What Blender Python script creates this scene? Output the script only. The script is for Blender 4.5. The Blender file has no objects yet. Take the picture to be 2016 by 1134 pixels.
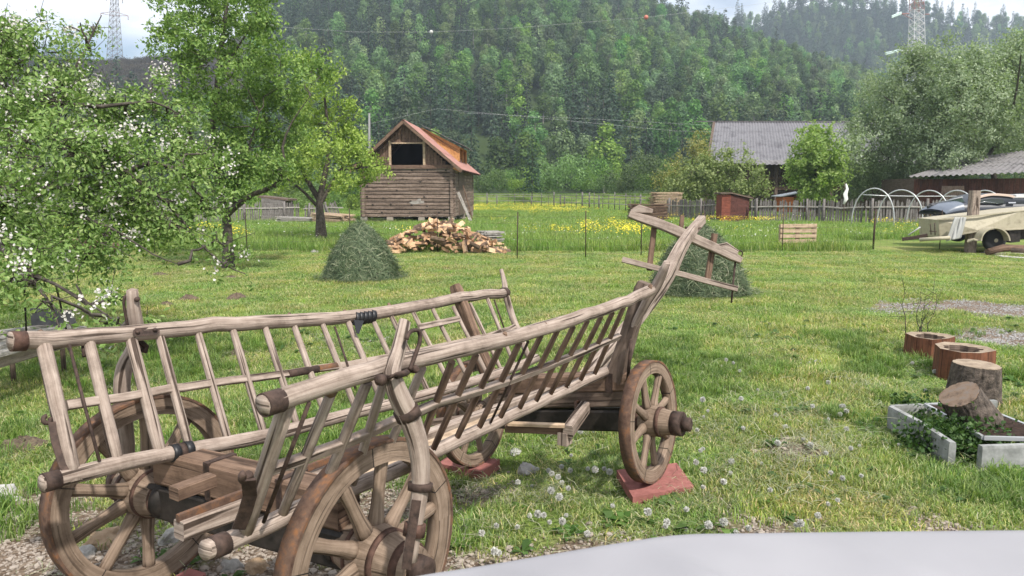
import bpy, bmesh, math, random
import numpy as np
from mathutils import Vector, Matrix, noise as mnoise
rng = np.random.default_rng(7)
random.seed(7)
SC = bpy.context.scene
COL = SC.collection
R = math.radians

# ------------------------------------------------------------------ camera
CAM_H, FPX, PITCH = 1.75, 1460.0, math.atan((567 - 375) / 1460.0)
cd = bpy.data.cameras.new("camera")
cd.sensor_width = 36.0
cd.lens = 36.0 * FPX / 2016.0
cd.clip_end = 4000
cd.clip_start = 0.05
cam = bpy.data.objects.new("camera", cd)
cam.location = (0, 0, CAM_H)
cam.rotation_euler = (math.pi / 2 - PITCH, 0, 0)
COL.objects.link(cam)
SC.camera = cam

# ------------------------------------------------------------------ light
SUN_DIR = Vector((0.42, -0.62, 0.95)).normalized()      # towards the sun
SUN_EL = math.asin(SUN_DIR.z)
SUN_ROT = math.atan2(SUN_DIR.x, SUN_DIR.y)
w = bpy.data.worlds.new("World")
SC.world = w
w.use_nodes = True
nt = w.node_tree
nt.nodes.clear()
N = nt.nodes.new
out = N("ShaderNodeOutputWorld"); bg = N("ShaderNodeBackground")
sky = N("ShaderNodeTexSky"); sky.sky_type = 'NISHITA'; sky.sun_disc = False
sky.sun_elevation = SUN_EL; sky.sun_rotation = SUN_ROT
sky.dust_density = 2.0; sky.air_density = 1.0
tc = N("ShaderNodeTexCoord"); mp = N("ShaderNodeMapping"); mp.inputs['Scale'].default_value = (1.6, 1.6, 5.0)
nz = N("ShaderNodeTexNoise"); nz.inputs['Scale'].default_value = 2.2; nz.inputs['Detail'].default_value = 6
cr = N("ShaderNodeValToRGB"); cr.color_ramp.elements[0].position = 0.30; cr.color_ramp.elements[1].position = 0.52
mx = N("ShaderNodeMix"); mx.data_type = 'RGBA'
nt.links.new(tc.outputs['Generated'], mp.inputs['Vector']); nt.links.new(mp.outputs[0], nz.inputs['Vector'])
nt.links.new(nz.outputs['Fac'], cr.inputs['Fac']); nt.links.new(cr.outputs['Color'], mx.inputs['Factor'])
nt.links.new(sky.outputs[0], mx.inputs['A']); mx.inputs['B'].default_value = (8.6, 8.9, 9.4, 1)   # bright thin cloud
nt.links.new(mx.outputs['Result'], bg.inputs['Color']); bg.inputs['Strength'].default_value = 0.12
nt.links.new(bg.outputs[0], out.inputs[0])
sl = bpy.data.lights.new("sun", 'SUN'); sl.energy = 4.7; sl.angle = R(2.5); sl.color = (1.0, 0.95, 0.87)
so = bpy.data.objects.new("sun", sl); so.rotation_euler = SUN_DIR.to_track_quat('Z', 'Y').to_euler(); COL.objects.link(so)
SC.view_settings.view_transform = 'Standard'
SC.view_settings.look = 'None'
SC.view_settings.exposure = 0.32
SC.view_settings.gamma = 1
SC.cycles.max_bounces = 8
SC.cycles.diffuse_bounces = 3
SC.cycles.transmission_bounces = 4
SC.cycles.transparent_max_bounces = 8
SC.cycles.volume_bounces = 0
SC.cycles.use_denoising = True

# ------------------------------------------------------------------ helpers
CV = np.array([0, 0, CAM_H]); VR = np.array([1., 0, 0])
VU = np.array([0, math.sin(PITCH), math.cos(PITCH)]); VF = np.array([0, math.cos(PITCH), -math.sin(PITCH)])
def ray(px, py): return VF + VR * (px - 1008) / FPX + VU * (567 - py) / FPX
def atz(px, py, z=0.0):
    r = ray(px, py); return CV + r * ((z - CAM_H) / r[2])
def aty(px, py, y):
    r = ray(px, py); return CV + r * (y / r[1])
def onp(px, py, P0, n):
    r = ray(px, py); return CV + r * (np.dot(P0 - CV, n) / np.dot(r, n))
def m_per_px(y): return y / FPX

def tag(o, label=None, cat=None, group=None, kind=None):
    if label: o["label"] = label
    if cat: o["category"] = cat
    if group: o["group"] = group
    if kind: o["kind"] = kind
    return o
def empty(name, loc, label=None, cat=None, group=None):
    o = bpy.data.objects.new(name, None); o.location = tuple(loc); o.empty_display_size = 0.1
    COL.objects.link(o)
    return tag(o, label, cat, group)
def link(o, parent=None):
    COL.objects.link(o)
    if parent is not None:
        o.parent = parent
        o.matrix_parent_inverse = Matrix.Translation(-Vector(world_loc(parent)))
    return o
def world_loc(o):
    v = Vector(o.location)
    p = o.parent
    return v if p is None else v       # children keep their own world-space location
def tree_copy(o, loc, rotz=0.0, scale=1.0, label=None):
    c = o.copy(); COL.objects.link(c); c.location = loc; c.rotation_euler = (0, 0, rotz); c.scale = (scale,) * 3
    if label: c["label"] = label
    for ch in list(o.children):
        k = ch.copy(); COL.objects.link(k); k.parent = c
        for g in list(ch.children):
            q = g.copy(); COL.objects.link(q); q.parent = k
    return c

def mesh_np(name, V, F, mats=None, uv=None, fmat=None, smooth=False):
    """V (n,3), F (m,k) all faces the same size"""
    V = np.asarray(V, np.float32); F = np.asarray(F, np.int32)
    me = bpy.data.meshes.new(name)
    m, k = F.shape
    me.vertices.add(len(V)); me.vertices.foreach_set("co", V.ravel())
    me.loops.add(m * k); me.loops.foreach_set("vertex_index", F.ravel())
    me.polygons.add(m); me.polygons.foreach_set("loop_start", np.arange(0, m * k, k, dtype=np.int32))
    me.polygons.foreach_set("loop_total", np.full(m, k, np.int32))
    if mats:
        for mm in (mats if isinstance(mats, (list, tuple)) else [mats]): me.materials.append(mm)
    if fmat is not None: me.polygons.foreach_set("material_index", np.asarray(fmat, np.int32))
    if uv is not None:
        l = me.uv_layers.new(name="UVMap"); l.data.foreach_set("uv", np.asarray(uv, np.float32).ravel())
    me.polygons.foreach_set("use_smooth", np.full(m, bool(smooth)))
    me.update(); me.validate()
    return me
def obj_np(name, V, F, mats=None, parent=None, **kw):
    o = bpy.data.objects.new(name, mesh_np(name, V, F, mats, **kw))
    return link(o, parent)

class MB:
    """collects sweeps and boxes, links them as one mesh object with a length/girth UV map"""
    def __init__(s): s.V, s.F, s.U, s.S, s.M, s.mi = [], [], [], [], [], 0
    def face(s, idx, uvs, smooth=False):
        s.F.append(tuple(idx)); s.U.append(uvs); s.S.append(smooth); s.M.append(s.mi)
    def sweep(s, pts, rad, sides=10, prof='round', up=None, jit=0.0, cap=True, smooth=None, ratio=None, dome=0.0):
        """pts: list of 3D points; rad: number, list, or (w,h) half sizes"""
        P = [Vector(tuple(p)) for p in pts]; n = len(P)
        if isinstance(rad, tuple): ws, hs = [rad[0]] * n, [rad[1]] * n
        elif isinstance(rad, list) and isinstance(rad[0], tuple): ws, hs = [r[0] for r in rad], [r[1] for r in rad]
        elif isinstance(rad, list): ws, hs = rad, rad
        else: ws, hs = [rad] * n, [rad] * n
        if prof == 'round':
            prf = [(math.cos(2 * math.pi * k / sides), math.sin(2 * math.pi * k / sides)) for k in range(sides)]
            smooth = True if smooth is None else smooth
        elif prof == 'rect':
            c = 0.82
            prf = [(1, -c), (1, c), (c, 1), (-c, 1), (-1, c), (-1, -c), (-c, -1), (c, -1)]
            smooth = False if smooth is None else smooth
        else:
            prf = [(1, -1), (1, 1), (-1, 1), (-1, -1)]; smooth = False
        K = len(prf)
        T = []
        for i in range(n):
            a, b = P[max(0, i - 1)], P[min(n - 1, i + 1)]
            T.append((b - a).normalized())
        u0 = Vector(tuple(up)) if up is not None else (Vector((0, 0, 1)) if abs(T[0].z) < 0.9 else Vector((0, 1, 0)))
        base = len(s.V); L = [0.0]; seed = random.random() * 50
        X = (u0.cross(T[0])).normalized(); Y = T[0].cross(X).normalized()
        for i in range(n):
            if i:
                L.append(L[-1] + (P[i] - P[i - 1]).length)
                if up is not None: X = (u0.cross(T[i])).normalized()
                else: X = (X - T[i] * X.dot(T[i])).normalized()
                Y = T[i].cross(X).normalized()
            for k, (x, y) in enumerate(prf):
                j = 1.0
                if jit: j += jit * (mnoise.noise(Vector((L[i] * 6 + seed, x * 1.3 + seed, y * 1.3))))
                s.V.append(tuple(P[i] + X * (x * ws[i] * j) + Y * (y * hs[i] * j)))
        gir = 2 * math.pi * max(ws[0], hs[0]); off = random.random() * 7; off2 = random.random() * 3
        for i in range(n - 1):
            for k in range(K):
                k2 = (k + 1) % K
                a, b = base + i * K + k, base + i * K + k2
                v0, v1 = off2 + gir * k / K, off2 + gir * (k + 1) / K
                s.face((a, b, b + K, a + K), [(L[i] + off, v0), (L[i] + off, v1), (L[i + 1] + off, v1), (L[i + 1] + off, v0)], smooth)
        if cap:
            for i, sgn in ((0, -1), (n - 1, 1)):
                ids = [base + i * K + k for k in range(K)]
                uvs = [(off + x * ws[i] * 0.15, off2 + y * hs[i]) for x, y in prf]
                if sgn < 0: ids, uvs = ids[::-1], uvs[::-1]
                if dome:
                    c = len(s.V); s.V.append(tuple(P[i] + T[i] * (sgn * dome * max(ws[i], hs[i]))))
                    for k in range(K):
                        s.face((ids[k], ids[(k + 1) % K], c), [uvs[k], uvs[(k + 1) % K], (off, off2)], smooth)
                else:
                    s.face(ids, uvs, False)
        return s
    def box(s, c, size, rz=0.0, M=None):
        """box centred at c, size full, rotated rz about z (or by matrix M)"""
        c = Vector(tuple(c)); hx, hy, hz = [v / 2 for v in size]
        mt = M if M is not None else Matrix.Rotation(rz, 3, 'Z')
        base = len(s.V); off = random.random() * 9; o2 = random.random() * 9
        for x in (-hx, hx):
            for y in (-hy, hy):
                for z in (-hz, hz):
                    s.V.append(tuple(c + mt @ Vector((x, y, z))))
        lng = max(range(3), key=lambda i: size[i])
        for f in ((0, 1, 3, 2), (4, 6, 7, 5), (0, 4, 5, 1), (2, 3, 7, 6), (0, 2, 6, 4), (1, 5, 7, 3)):
            uv = []
            for i in f:
                q = (-hx if i < 4 else hx, -hy if (i % 4) < 2 else hy, -hz if i % 2 == 0 else hz)
                oth = [q[a] for a in range(3) if a != lng]
                uv.append((q[lng] + off, oth[0] + 0.7 * oth[1] + o2))
            s.face(tuple(base + i for i in f), uv)
        return s
    def quad(s, a, b, c, d, uvs=None):
        base = len(s.V)
        for p in (a, b, c, d): s.V.append(tuple(p))
        la = (Vector(tuple(b)) - Vector(tuple(a))).length; lb = (Vector(tuple(d)) - Vector(tuple(a))).length
        s.face((base, base + 1, base + 2, base + 3), uvs or [(0, 0), (la, 0), (la, lb), (0, lb)])
        return s
    def prism(s, poly, d):
        """poly: list of 3D points (planar), extruded by vector d"""
        d = Vector(tuple(d)); base = len(s.V); n = len(poly)
        for p in poly: s.V.append(tuple(p))
        for p in poly: s.V.append(tuple(Vector(tuple(p)) + d))
        P = [Vector(tuple(p)) for p in poly]
        ex = (P[1] - P[0]).normalized(); nn = d.normalized(); ey = nn.cross(ex)
        uv = [((p - P[0]).dot(ex), (p - P[0]).dot(ey)) for p in P]
        s.face(tuple(base + i for i in range(n))[::-1], uv[::-1])
        s.face(tuple(base + n + i for i in range(n)), uv)
        for i in range(n):
            j = (i + 1) % n; l = (P[j] - P[i]).length
            s.face((base + i, base + j, base + n + j, base + n + i), [(0, 0), (l, 0), (l, d.length), (0, d.length)])
        return s
    def lathe(s, c, axis, prof, sides=28, smooth=True, cap=True):
        """prof: list of (distance along axis, radius)"""
        c = Vector(tuple(c)); a = Vector(tuple(axis)).normalized()
        x = a.orthogonal().normalized(); y = a.cross(x); base = len(s.V); n = len(prof)
        for t, r in prof:
            for k in range(sides):
                an = 2 * math.pi * k / sides
                s.V.append(tuple(c + a * t + (x * math.cos(an) + y * math.sin(an)) * r))
        l = 0
        for i in range(n - 1):
            dl = math.hypot(prof[i + 1][0] - prof[i][0], prof[i + 1][1] - prof[i][1])
            for k in range(sides):
                k2 = (k + 1) % sides; p, q = base + i * sides + k, base + i * sides + k2
                v0, v1 = prof[i][1] * 6.28 * k / sides, prof[i][1] * 6.28 * (k + 1) / sides
                s.face((p, q, q + sides, p + sides), [(l, v0), (l, v1), (l + dl, v1), (l + dl, v0)], smooth)
            l += dl
        if cap:
            for i, sg in ((0, -1), (n - 1, 1)):
                if prof[i][1] < 1e-5: continue
                ids = [base + i * sides + k for k in range(sides)]
                s.face(ids[::-1] if sg < 0 else ids, [(0.3 * math.cos(k), 0.3 * math.sin(k)) for k in range(sides)])
        return s
    def build(s, name, mats, parent=None, loc=None, link_it=True):
        me = bpy.data.meshes.new(name)
        V = s.V
        if loc is not None: V = [(v[0] - loc[0], v[1] - loc[1], v[2] - loc[2]) for v in V]
        me.from_pydata(V, [], s.F)
        for m in (mats if isinstance(mats, (list, tuple)) else [mats]): me.materials.append(m)
        l = me.uv_layers.new(name="UVMap")
        l.data.foreach_set("uv", np.array([c for f in s.U for c in f], np.float32).ravel())
        me.polygons.foreach_set("use_smooth", np.array(s.S, bool))
        me.polygons.foreach_set("material_index", np.array(s.M, np.int32))
        me.update()
        o = bpy.data.objects.new(name, me)
        if loc is not None: o.location = tuple(loc)
        if link_it: link(o, parent)
        return o

# ------------------------------------------------------------------ materials
def nodes(name):
    m = bpy.data.materials.new(name); m.use_nodes = True
    t = m.node_tree; b = t.nodes["Principled BSDF"]
    return m, t, b, t.nodes.new, t.links.new
def rgb(c): return (c[0], c[1], c[2], 1.0)
def ramp(t, stops):
    r = t.nodes.new("ShaderNodeValToRGB"); e = r.color_ramp.elements
    while len(e) < len(stops): e.new(0.5)
    for i, (p, c) in enumerate(stops): e[i].position = p; e[i].color = rgb(c)
    return r
def wood(name, light, dark, crack=0.6, fine=75.0, lng=3.5, rough=0.85, bump=0.35, mott=0.5, isl=0.22):
    """weathered timber: grain runs along the U of the length/girth map"""
    m, t, b, n, l = nodes(name)
    uv = n("ShaderNodeUVMap"); uv.uv_map = "UVMap"
    mp = n("ShaderNodeMapping"); mp.inputs['Scale'].default_value = (lng, fine, 1); l(uv.outputs[0], mp.inputs[0])
    oi = n("ShaderNodeObjectInfo")
    ad = n("ShaderNodeVectorMath"); ad.operation = 'ADD'; l(mp.outputs[0], ad.inputs[0]); 
    cm = n("ShaderNodeCombineXYZ"); mu = n("ShaderNodeMath"); mu.operation = 'MULTIPLY'; mu.inputs[1].default_value = 40
    l(oi.outputs['Random'], mu.inputs[0]); l(mu.outputs[0], cm.inputs[2]); l(cm.outputs[0], ad.inputs[1])
    g = n("ShaderNodeTexNoise"); g.inputs['Scale'].default_value = 1.0; g.inputs['Detail'].default_value = 5; g.inputs['Roughness'].default_value = 0.65
    l(ad.outputs[0], g.inputs['Vector'])
    mid = tuple((a + d) / 2 for a, d in zip(light, dark))
    r = ramp(t, [(0.25, dark), (0.48, mid), (0.68, light)]); l(g.outputs['Fac'], r.inputs['Fac'])
    # blotches
    tcn = n("ShaderNodeTexCoord"); bl = n("ShaderNodeTexNoise"); bl.inputs['Scale'].default_value = 9.0; bl.inputs['Detail'].default_value = 8; bl.inputs['Roughness'].default_value = 0.7
    l(tcn.outputs['Object'], bl.inputs['Vector'])
    br = ramp(t, [(0.3, (1 - mott, (1 - mott) * .96, (1 - mott) * .92)), (0.5, (.9, .89, .88)), (0.62, (1.0, 1.0, 1.0))]); l(bl.outputs['Fac'], br.inputs['Fac'])
    mixm = n("ShaderNodeMix"); mixm.data_type = 'RGBA'; mixm.blend_type = 'MULTIPLY'; mixm.inputs['Factor'].default_value = 1
    l(r.outputs['Color'], mixm.inputs['A']); l(br.outputs['Color'], mixm.inputs['B'])
    gi = n("ShaderNodeNewGeometry"); ir = n("ShaderNodeMapRange"); ir.inputs['To Min'].default_value = 1 - isl; ir.inputs['To Max'].default_value = 1 + isl * .7
    l(gi.outputs['Random Per Island'], ir.inputs['Value']); mi_ = n("ShaderNodeMix"); mi_.data_type = 'RGBA'; mi_.blend_type = 'MULTIPLY'; mi_.inputs['Factor'].default_value = 1
    l(br.outputs['Color'], mi_.inputs['A']); l(ir.outputs[0], mi_.inputs['B']); l(mi_.outputs['Result'], mixm.inputs['B'])
    # drying cracks
    mp2 = n("ShaderNodeMapping"); mp2.inputs['Scale'].default_value = (1.6, 48, 1); l(uv.outputs[0], mp2.inputs[0])
    ck = n("ShaderNodeTexNoise"); ck.inputs['Scale'].default_value = 1.0; ck.inputs['Detail'].default_value = 2; l(mp2.outputs[0], ck.inputs['Vector'])
    cr_ = ramp(t, [(0.36, (0.10, 0.075, 0.06)), (0.42, (1, 1, 1))]); l(ck.outputs['Fac'], cr_.inputs['Fac'])
    mix2 = n("ShaderNodeMix"); mix2.data_type = 'RGBA'; mix2.blend_type = 'MULTIPLY'; mix2.inputs['Factor'].default_value = crack
    l(mixm.outputs['Result'], mix2.inputs['A']); l(cr_.outputs['Color'], mix2.inputs['B'])
    l(mix2.outputs['Result'], b.inputs['Base Color']); b.inputs['Roughness'].default_value = rough
    b.inputs['Specular IOR Level'].default_value = 0.25
    bp = n("ShaderNodeBump"); bp.inputs['Strength'].default_value = bump; bp.inputs['Distance'].default_value = 0.01
    hm = n("ShaderNodeMath"); hm.operation = 'ADD'; l(g.outputs['Fac'], hm.inputs[0]); l(cr_.outputs['Color'], hm.inputs[1])
    l(hm.outputs[0], bp.inputs['Height']); l(bp.outputs[0], b.inputs['Normal'])
    return m
def mottled(name, c1, c2, scale=8.0, rough=0.9, bump=0.2, detail=6, c3=None, metal=0.0, dist=0.01, spec=0.3, gen='Object'):
    m, t, b, n, l = nodes(name)
    tcn = n("ShaderNodeTexCoord"); g = n("ShaderNodeTexNoise"); g.inputs['Scale'].default_value = scale; g.inputs['Detail'].default_value = detail
    g.inputs['Roughness'].default_value = 0.65
    l(tcn.outputs[gen], g.inputs['Vector'])
    st = [(0.32, c1), (0.66, c2)] if c3 is None else [(0.3, c1), (0.5, c2), (0.68, c3)]
    r = ramp(t, st); l(g.outputs['Fac'], r.inputs['Fac']); l(r.outputs['Color'], b.inputs['Base Color'])
    b.inputs['Roughness'].default_value = rough; b.inputs['Metallic'].default_value = metal; b.inputs['Specular IOR Level'].default_value = spec
    if bump:
        bp = n("ShaderNodeBump"); bp.inputs['Strength'].default_value = bump; bp.inputs['Distance'].default_value = dist
        l(g.outputs['Fac'], bp.inputs['Height']); l(bp.outputs[0], b.inputs['Normal'])
    return m
def plain(name, c, rough=0.6, metal=0.0, spec=0.4):
    m, t, b, n, l = nodes(name)
    b.inputs['Base Color'].default_value = rgb(c); b.inputs['Roughness'].default_value = rough; b.inputs['Metallic'].default_value = metal
    b.inputs['Specular IOR Level'].default_value = spec
    return m
def leafy(name, stops, objvar=0.35, trans=0.35, rough=0.6, tint=(0.85, 1.0, 0.35), patch=None):
    """leaves: each leaf its own shade along the stops, each tree shifted a little, light comes through"""
    m, t, b, n, l = nodes(name)
    gi = n("ShaderNodeNewGeometry"); oi = n("ShaderNodeObjectInfo")
    r = ramp(t, stops); l(gi.outputs['Random Per Island'], r.inputs['Fac'])
    hs = n("ShaderNodeHueSaturation"); l(r.outputs['Color'], hs.inputs['Color'])
    mr = n("ShaderNodeMapRange"); mr.inputs['To Min'].default_value = 1 - objvar; mr.inputs['To Max'].default_value = 1 + objvar
    l(oi.outputs['Random'], mr.inputs['Value']); l(mr.outputs[0], hs.inputs['Value'])
    wn = n("ShaderNodeTexWhiteNoise"); wn.noise_dimensions = '1D'; l(oi.outputs['Random'], wn.inputs['W'])
    mh = n("ShaderNodeMapRange"); mh.inputs['To Min'].default_value = 0.5 - 0.06 * objvar; mh.inputs['To Max'].default_value = 0.5 + 0.05 * objvar
    l(wn.outputs['Value'], mh.inputs['Value']); l(mh.outputs[0], hs.inputs['Hue'])
    ms = n("ShaderNodeMapRange"); ms.inputs['To Min'].default_value = 1 - 0.7 * objvar; ms.inputs['To Max'].default_value = 1 + 0.2 * objvar
    sep = n("ShaderNodeSeparateColor"); l(wn.outputs['Color'], sep.inputs[0]); l(sep.outputs[1], ms.inputs['Value']); l(ms.outputs[0], hs.inputs['Saturation'])
    if patch is not None:                                    # sward that is yellower and drier in patches
        pn = n("ShaderNodeTexNoise"); pn.inputs['Scale'].default_value = patch[0]; pn.inputs['Detail'].default_value = 4; l(gi.outputs['Position'], pn.inputs['Vector'])
        pr = ramp(t, [(0.38, (0, 0, 0)), (0.66, (1, 1, 1))]); l(pn.outputs['Fac'], pr.inputs['Fac'])
        mxp = n("ShaderNodeMix"); mxp.data_type = 'RGBA'; mxp.blend_type = 'MULTIPLY'; l(pr.outputs['Color'], mxp.inputs['Factor']); l(hs.outputs['Color'], mxp.inputs['A']); mxp.inputs['B'].default_value = rgb(patch[1])
        hs = mxp; hs_out = mxp.outputs['Result']
    else: hs_out = hs.outputs['Color']
    l(hs_out, b.inputs['Base Color']); b.inputs['Roughness'].default_value = rough; b.inputs['Specular IOR Level'].default_value = 0.3
    tr = n("ShaderNodeBsdfTranslucent"); mu = n("ShaderNodeMix"); mu.data_type = 'RGBA'; mu.blend_type = 'MULTIPLY'; mu.inputs['Factor'].default_value = 1
    l(hs_out, mu.inputs['A']); mu.inputs['B'].default_value = (tint[0] * 1.6, tint[1] * 1.6, tint[2] * 1.6, 1); l(mu.outputs['Result'], tr.inputs['Color'])
    mxs = n("ShaderNodeMixShader"); mxs.inputs[0].default_value = trans
    l(b.outputs[0], mxs.inputs[1]); l(tr.outputs[0], mxs.inputs[2])
    l(mxs.outputs[0], t.nodes["Material Output"].inputs['Surface'])
    return m

WOOD_GREY = wood("weathered_wood", (0.43, 0.355, 0.305), (0.165, 0.12, 0.095), mott=0.45, crack=0.9, fine=95, lng=4.0)
WOOD_BROWN = wood("brown_wood", (0.235, 0.155, 0.11), (0.075, 0.046, 0.032))
WOOD_DARK = wood("dark_wood", (0.2, 0.15, 0.12), (0.07, 0.048, 0.036))
WOOD_PALE = wood("pale_wood", (0.55, 0.42, 0.3), (0.34, 0.24, 0.16), crack=0.3)
WOOD_SILVER = wood("silver_wood", (0.45, 0.43, 0.4), (0.2, 0.185, 0.165))
WOOD_LOG = wood("log_wall_wood", (0.33, 0.25, 0.205), (0.095, 0.066, 0.052), lng=0.8, fine=14, crack=0.7)
WOOD_GABLE = wood("gable_board_wood", (0.23, 0.15, 0.11), (0.09, 0.055, 0.04), lng=1.2, fine=12)
WOOD_ORANGE = wood("new_board_wood", (0.62, 0.33, 0.13), (0.42, 0.19, 0.07), lng=1.2, fine=14, crack=0.2)
WOOD_FENCE = wood("fence_wood", (0.27, 0.25, 0.24), (0.1, 0.09, 0.085), lng=1.5, fine=20)
RBROWN = mottled("red_brown_rust", (0.045, 0.026, 0.02), (0.125, 0.07, 0.053), 30, 0.8, 0.3, metal=0.2)
IRON = mottled("rusty_iron", (0.028, 0.02, 0.017), (0.095, 0.062, 0.05), 30, 0.75, 0.3, metal=0.35)
RUST = mottled("orange_rust", (0.055, 0.03, 0.022), (0.115, 0.07, 0.05), 22, 0.9, 0.35, c3=(0.21, 0.095, 0.042), metal=0.1, detail=9)
BLACK = plain("black_rubber", (0.012, 0.012, 0.014), 0.45)
TAR = mottled("grease_dark", (0.008, 0.007, 0.006), (0.035, 0.028, 0.024), 18, 0.6, 0.2)
BARK = mottled("bark", (0.025, 0.02, 0.017), (0.10, 0.085, 0.07), 14, 0.95, 0.8, dist=0.03)
# ------------------------------------------------------------------ terrain
def fbm(x, y, s, o=0.0, octv=4):
    return np.array([mnoise.fractal(Vector((a * s + o, b * s - o, o)), 1.0, 2.0, octv) for a, b in zip(np.atleast_1d(x), np.atleast_1d(y))])
DIP = atz(933, 925, -0.19)[:2]                       # the ground falls away under the far front wheel
def gz(x, y):
    x = np.asarray(x, float); y = np.asarray(y, float)
    return -0.20 * np.exp(-((x - DIP[0]) ** 2 + (y - DIP[1]) ** 2) / (2 * 0.62 ** 2))
def sm(t): t = np.clip(t, 0, 1); return t * t * (3 - 2 * t)
_px = np.array([-1200, -400, 0, 330, 440, 490, 530, 600, 900, 1200, 1300, 1400, 1500, 1600, 1700, 1800, 2016, 3000])
_py = np.array([120, 112, 108, 110, 75, 10, -40, -80, -110, -50, 2, 25, 62, 100, 142, 185, 250, 330])
_top = np.array([0, 0, 0, 0, 6, 12, 14, 14, 14, 14, 14, 14, 14, 14, 14, 14, 14, 14])
_d1 = np.array([330, 330, 330, 330, 350, 400, 430, 430, 430, 430, 430, 420, 410, 400, 390, 380, 360, 350])
_az = (_px - 1008) / 1460.0
def elev(py): return np.tan(np.arctan((567 - py) / 1460.0) - PITCH)
_z1 = _d1 * elev(_py) + CAM_H - _top
D0 = 150.0
_bpx = np.array([-1200, 1100, 1200, 1300, 1480, 1560, 1700, 1800, 1900, 2016, 3000])
_bpy = np.array([330, 200, 80, 25, 8, -35, -25, 0, 14, 22, 40])
_bz = 760 * elev(_bpy) - 16
_baz = (_bpx - 1008) / 1460.0
def hz(x, y):
    x = np.asarray(x, float); y = np.asarray(y, float)
    az = x / np.maximum(y, 1)
    z1 = np.interp(az, _az, _z1); d1 = np.interp(az, _az, _d1)
    t = (y - D0) / (d1 - D0)
    a = np.where(t < 1, np.clip(t, 0, None) ** 1.05, 1 - 0.35 * np.clip(t - 1, 0, 1.5)) * z1
    zb = np.interp(az, _baz, _bz); tb = np.clip((y - 470) / (760 - 470), 0, 1.3)
    b = np.where(tb < 1, tb, 1 - (tb - 1)) * zb
    bank = 1.15 * sm((y - 90) / 8) * sm((az + 0.3) / 0.1)
    und = np.where(y > 170, 2.5 * np.sin(x * 0.05 + 1) * np.sin(y * 0.043), 0)
    return np.maximum(np.maximum(a + und * np.clip(t, 0, 1), b), bank)

def path_mask(x, y):
    """bare gravel: under the cart's rear, along the near edge, and the path on the right"""
    n1 = fbm(x, y, 1.1, 3.3); n2 = fbm(x, y, 3.0, 8.1)
    m = np.zeros(len(x))
    d = 3.95 + 0.3 * np.sin(x * 1.3) - y                        # strip by the cart
    left = sm((d + 0.5 * n1 + 0.3) / 0.8) * np.where(x < 0.6, 1, 0.0) * sm((0.55 - x) / 0.4 + 0.5)
    near = sm((3.95 - y + 0.6 * n1) / 0.5) * sm((x + 0.5) / 0.3) * 0.85
    mid = np.exp(-(((x + 0.15) / 0.55) ** 2 + ((y - 4.3) / 0.55) ** 2)) * 0.9
    mid = np.maximum(mid, np.exp(-(((x + 0.75) / 0.55) ** 2 + ((y - 4.1) / 0.7) ** 2)) * 0.9)
    px = 1008 + 1460 * x / y; py = 375 + CAM_H * 1460 / y
    r1 = np.exp(-(((py - 607 - (px - 1850) * 0.03) / 17) ** 2)) * sm((px - 1690) / 60)
    r2 = np.exp(-(((py - 668 - (px - 1960) * 0.12) / 20) ** 2)) * sm((px - 1840) / 90)
    m = np.maximum.reduce([left, near, mid, 1.05 * r1 * (y > 5), 1.05 * r2 * (y > 5)])
    m = np.maximum(m, 0.75 * np.exp(-(((px - 1600) / 120) ** 2 + ((py - 905) / 30) ** 2))); m = m + 0.45 * n1 + 0.35 * n2 - 0.1
    return np.clip((m - 0.25) / 0.35, 0, 1)

def grid(ys, azs, zf, name, mat, kind_attr=None):
    Y, A = np.meshgrid(ys, azs, indexing='ij')
    X = A * (Y + 7.0)
    Z = zf(X, Y)
    V = np.stack([X, Y, Z], -1).reshape(-1, 3)
    ny, na = len(ys), len(azs)
    i, j = np.meshgrid(np.arange(ny - 1), np.arange(na - 1), indexing='ij')
    a = (i * na + j).ravel()
    F = np.stack([a, a + 1, a + na + 1, a + na], 1)
    o = obj_np(name, V, F, mat, smooth=True)
    tag(o, kind="structure")
    return o, V

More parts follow.
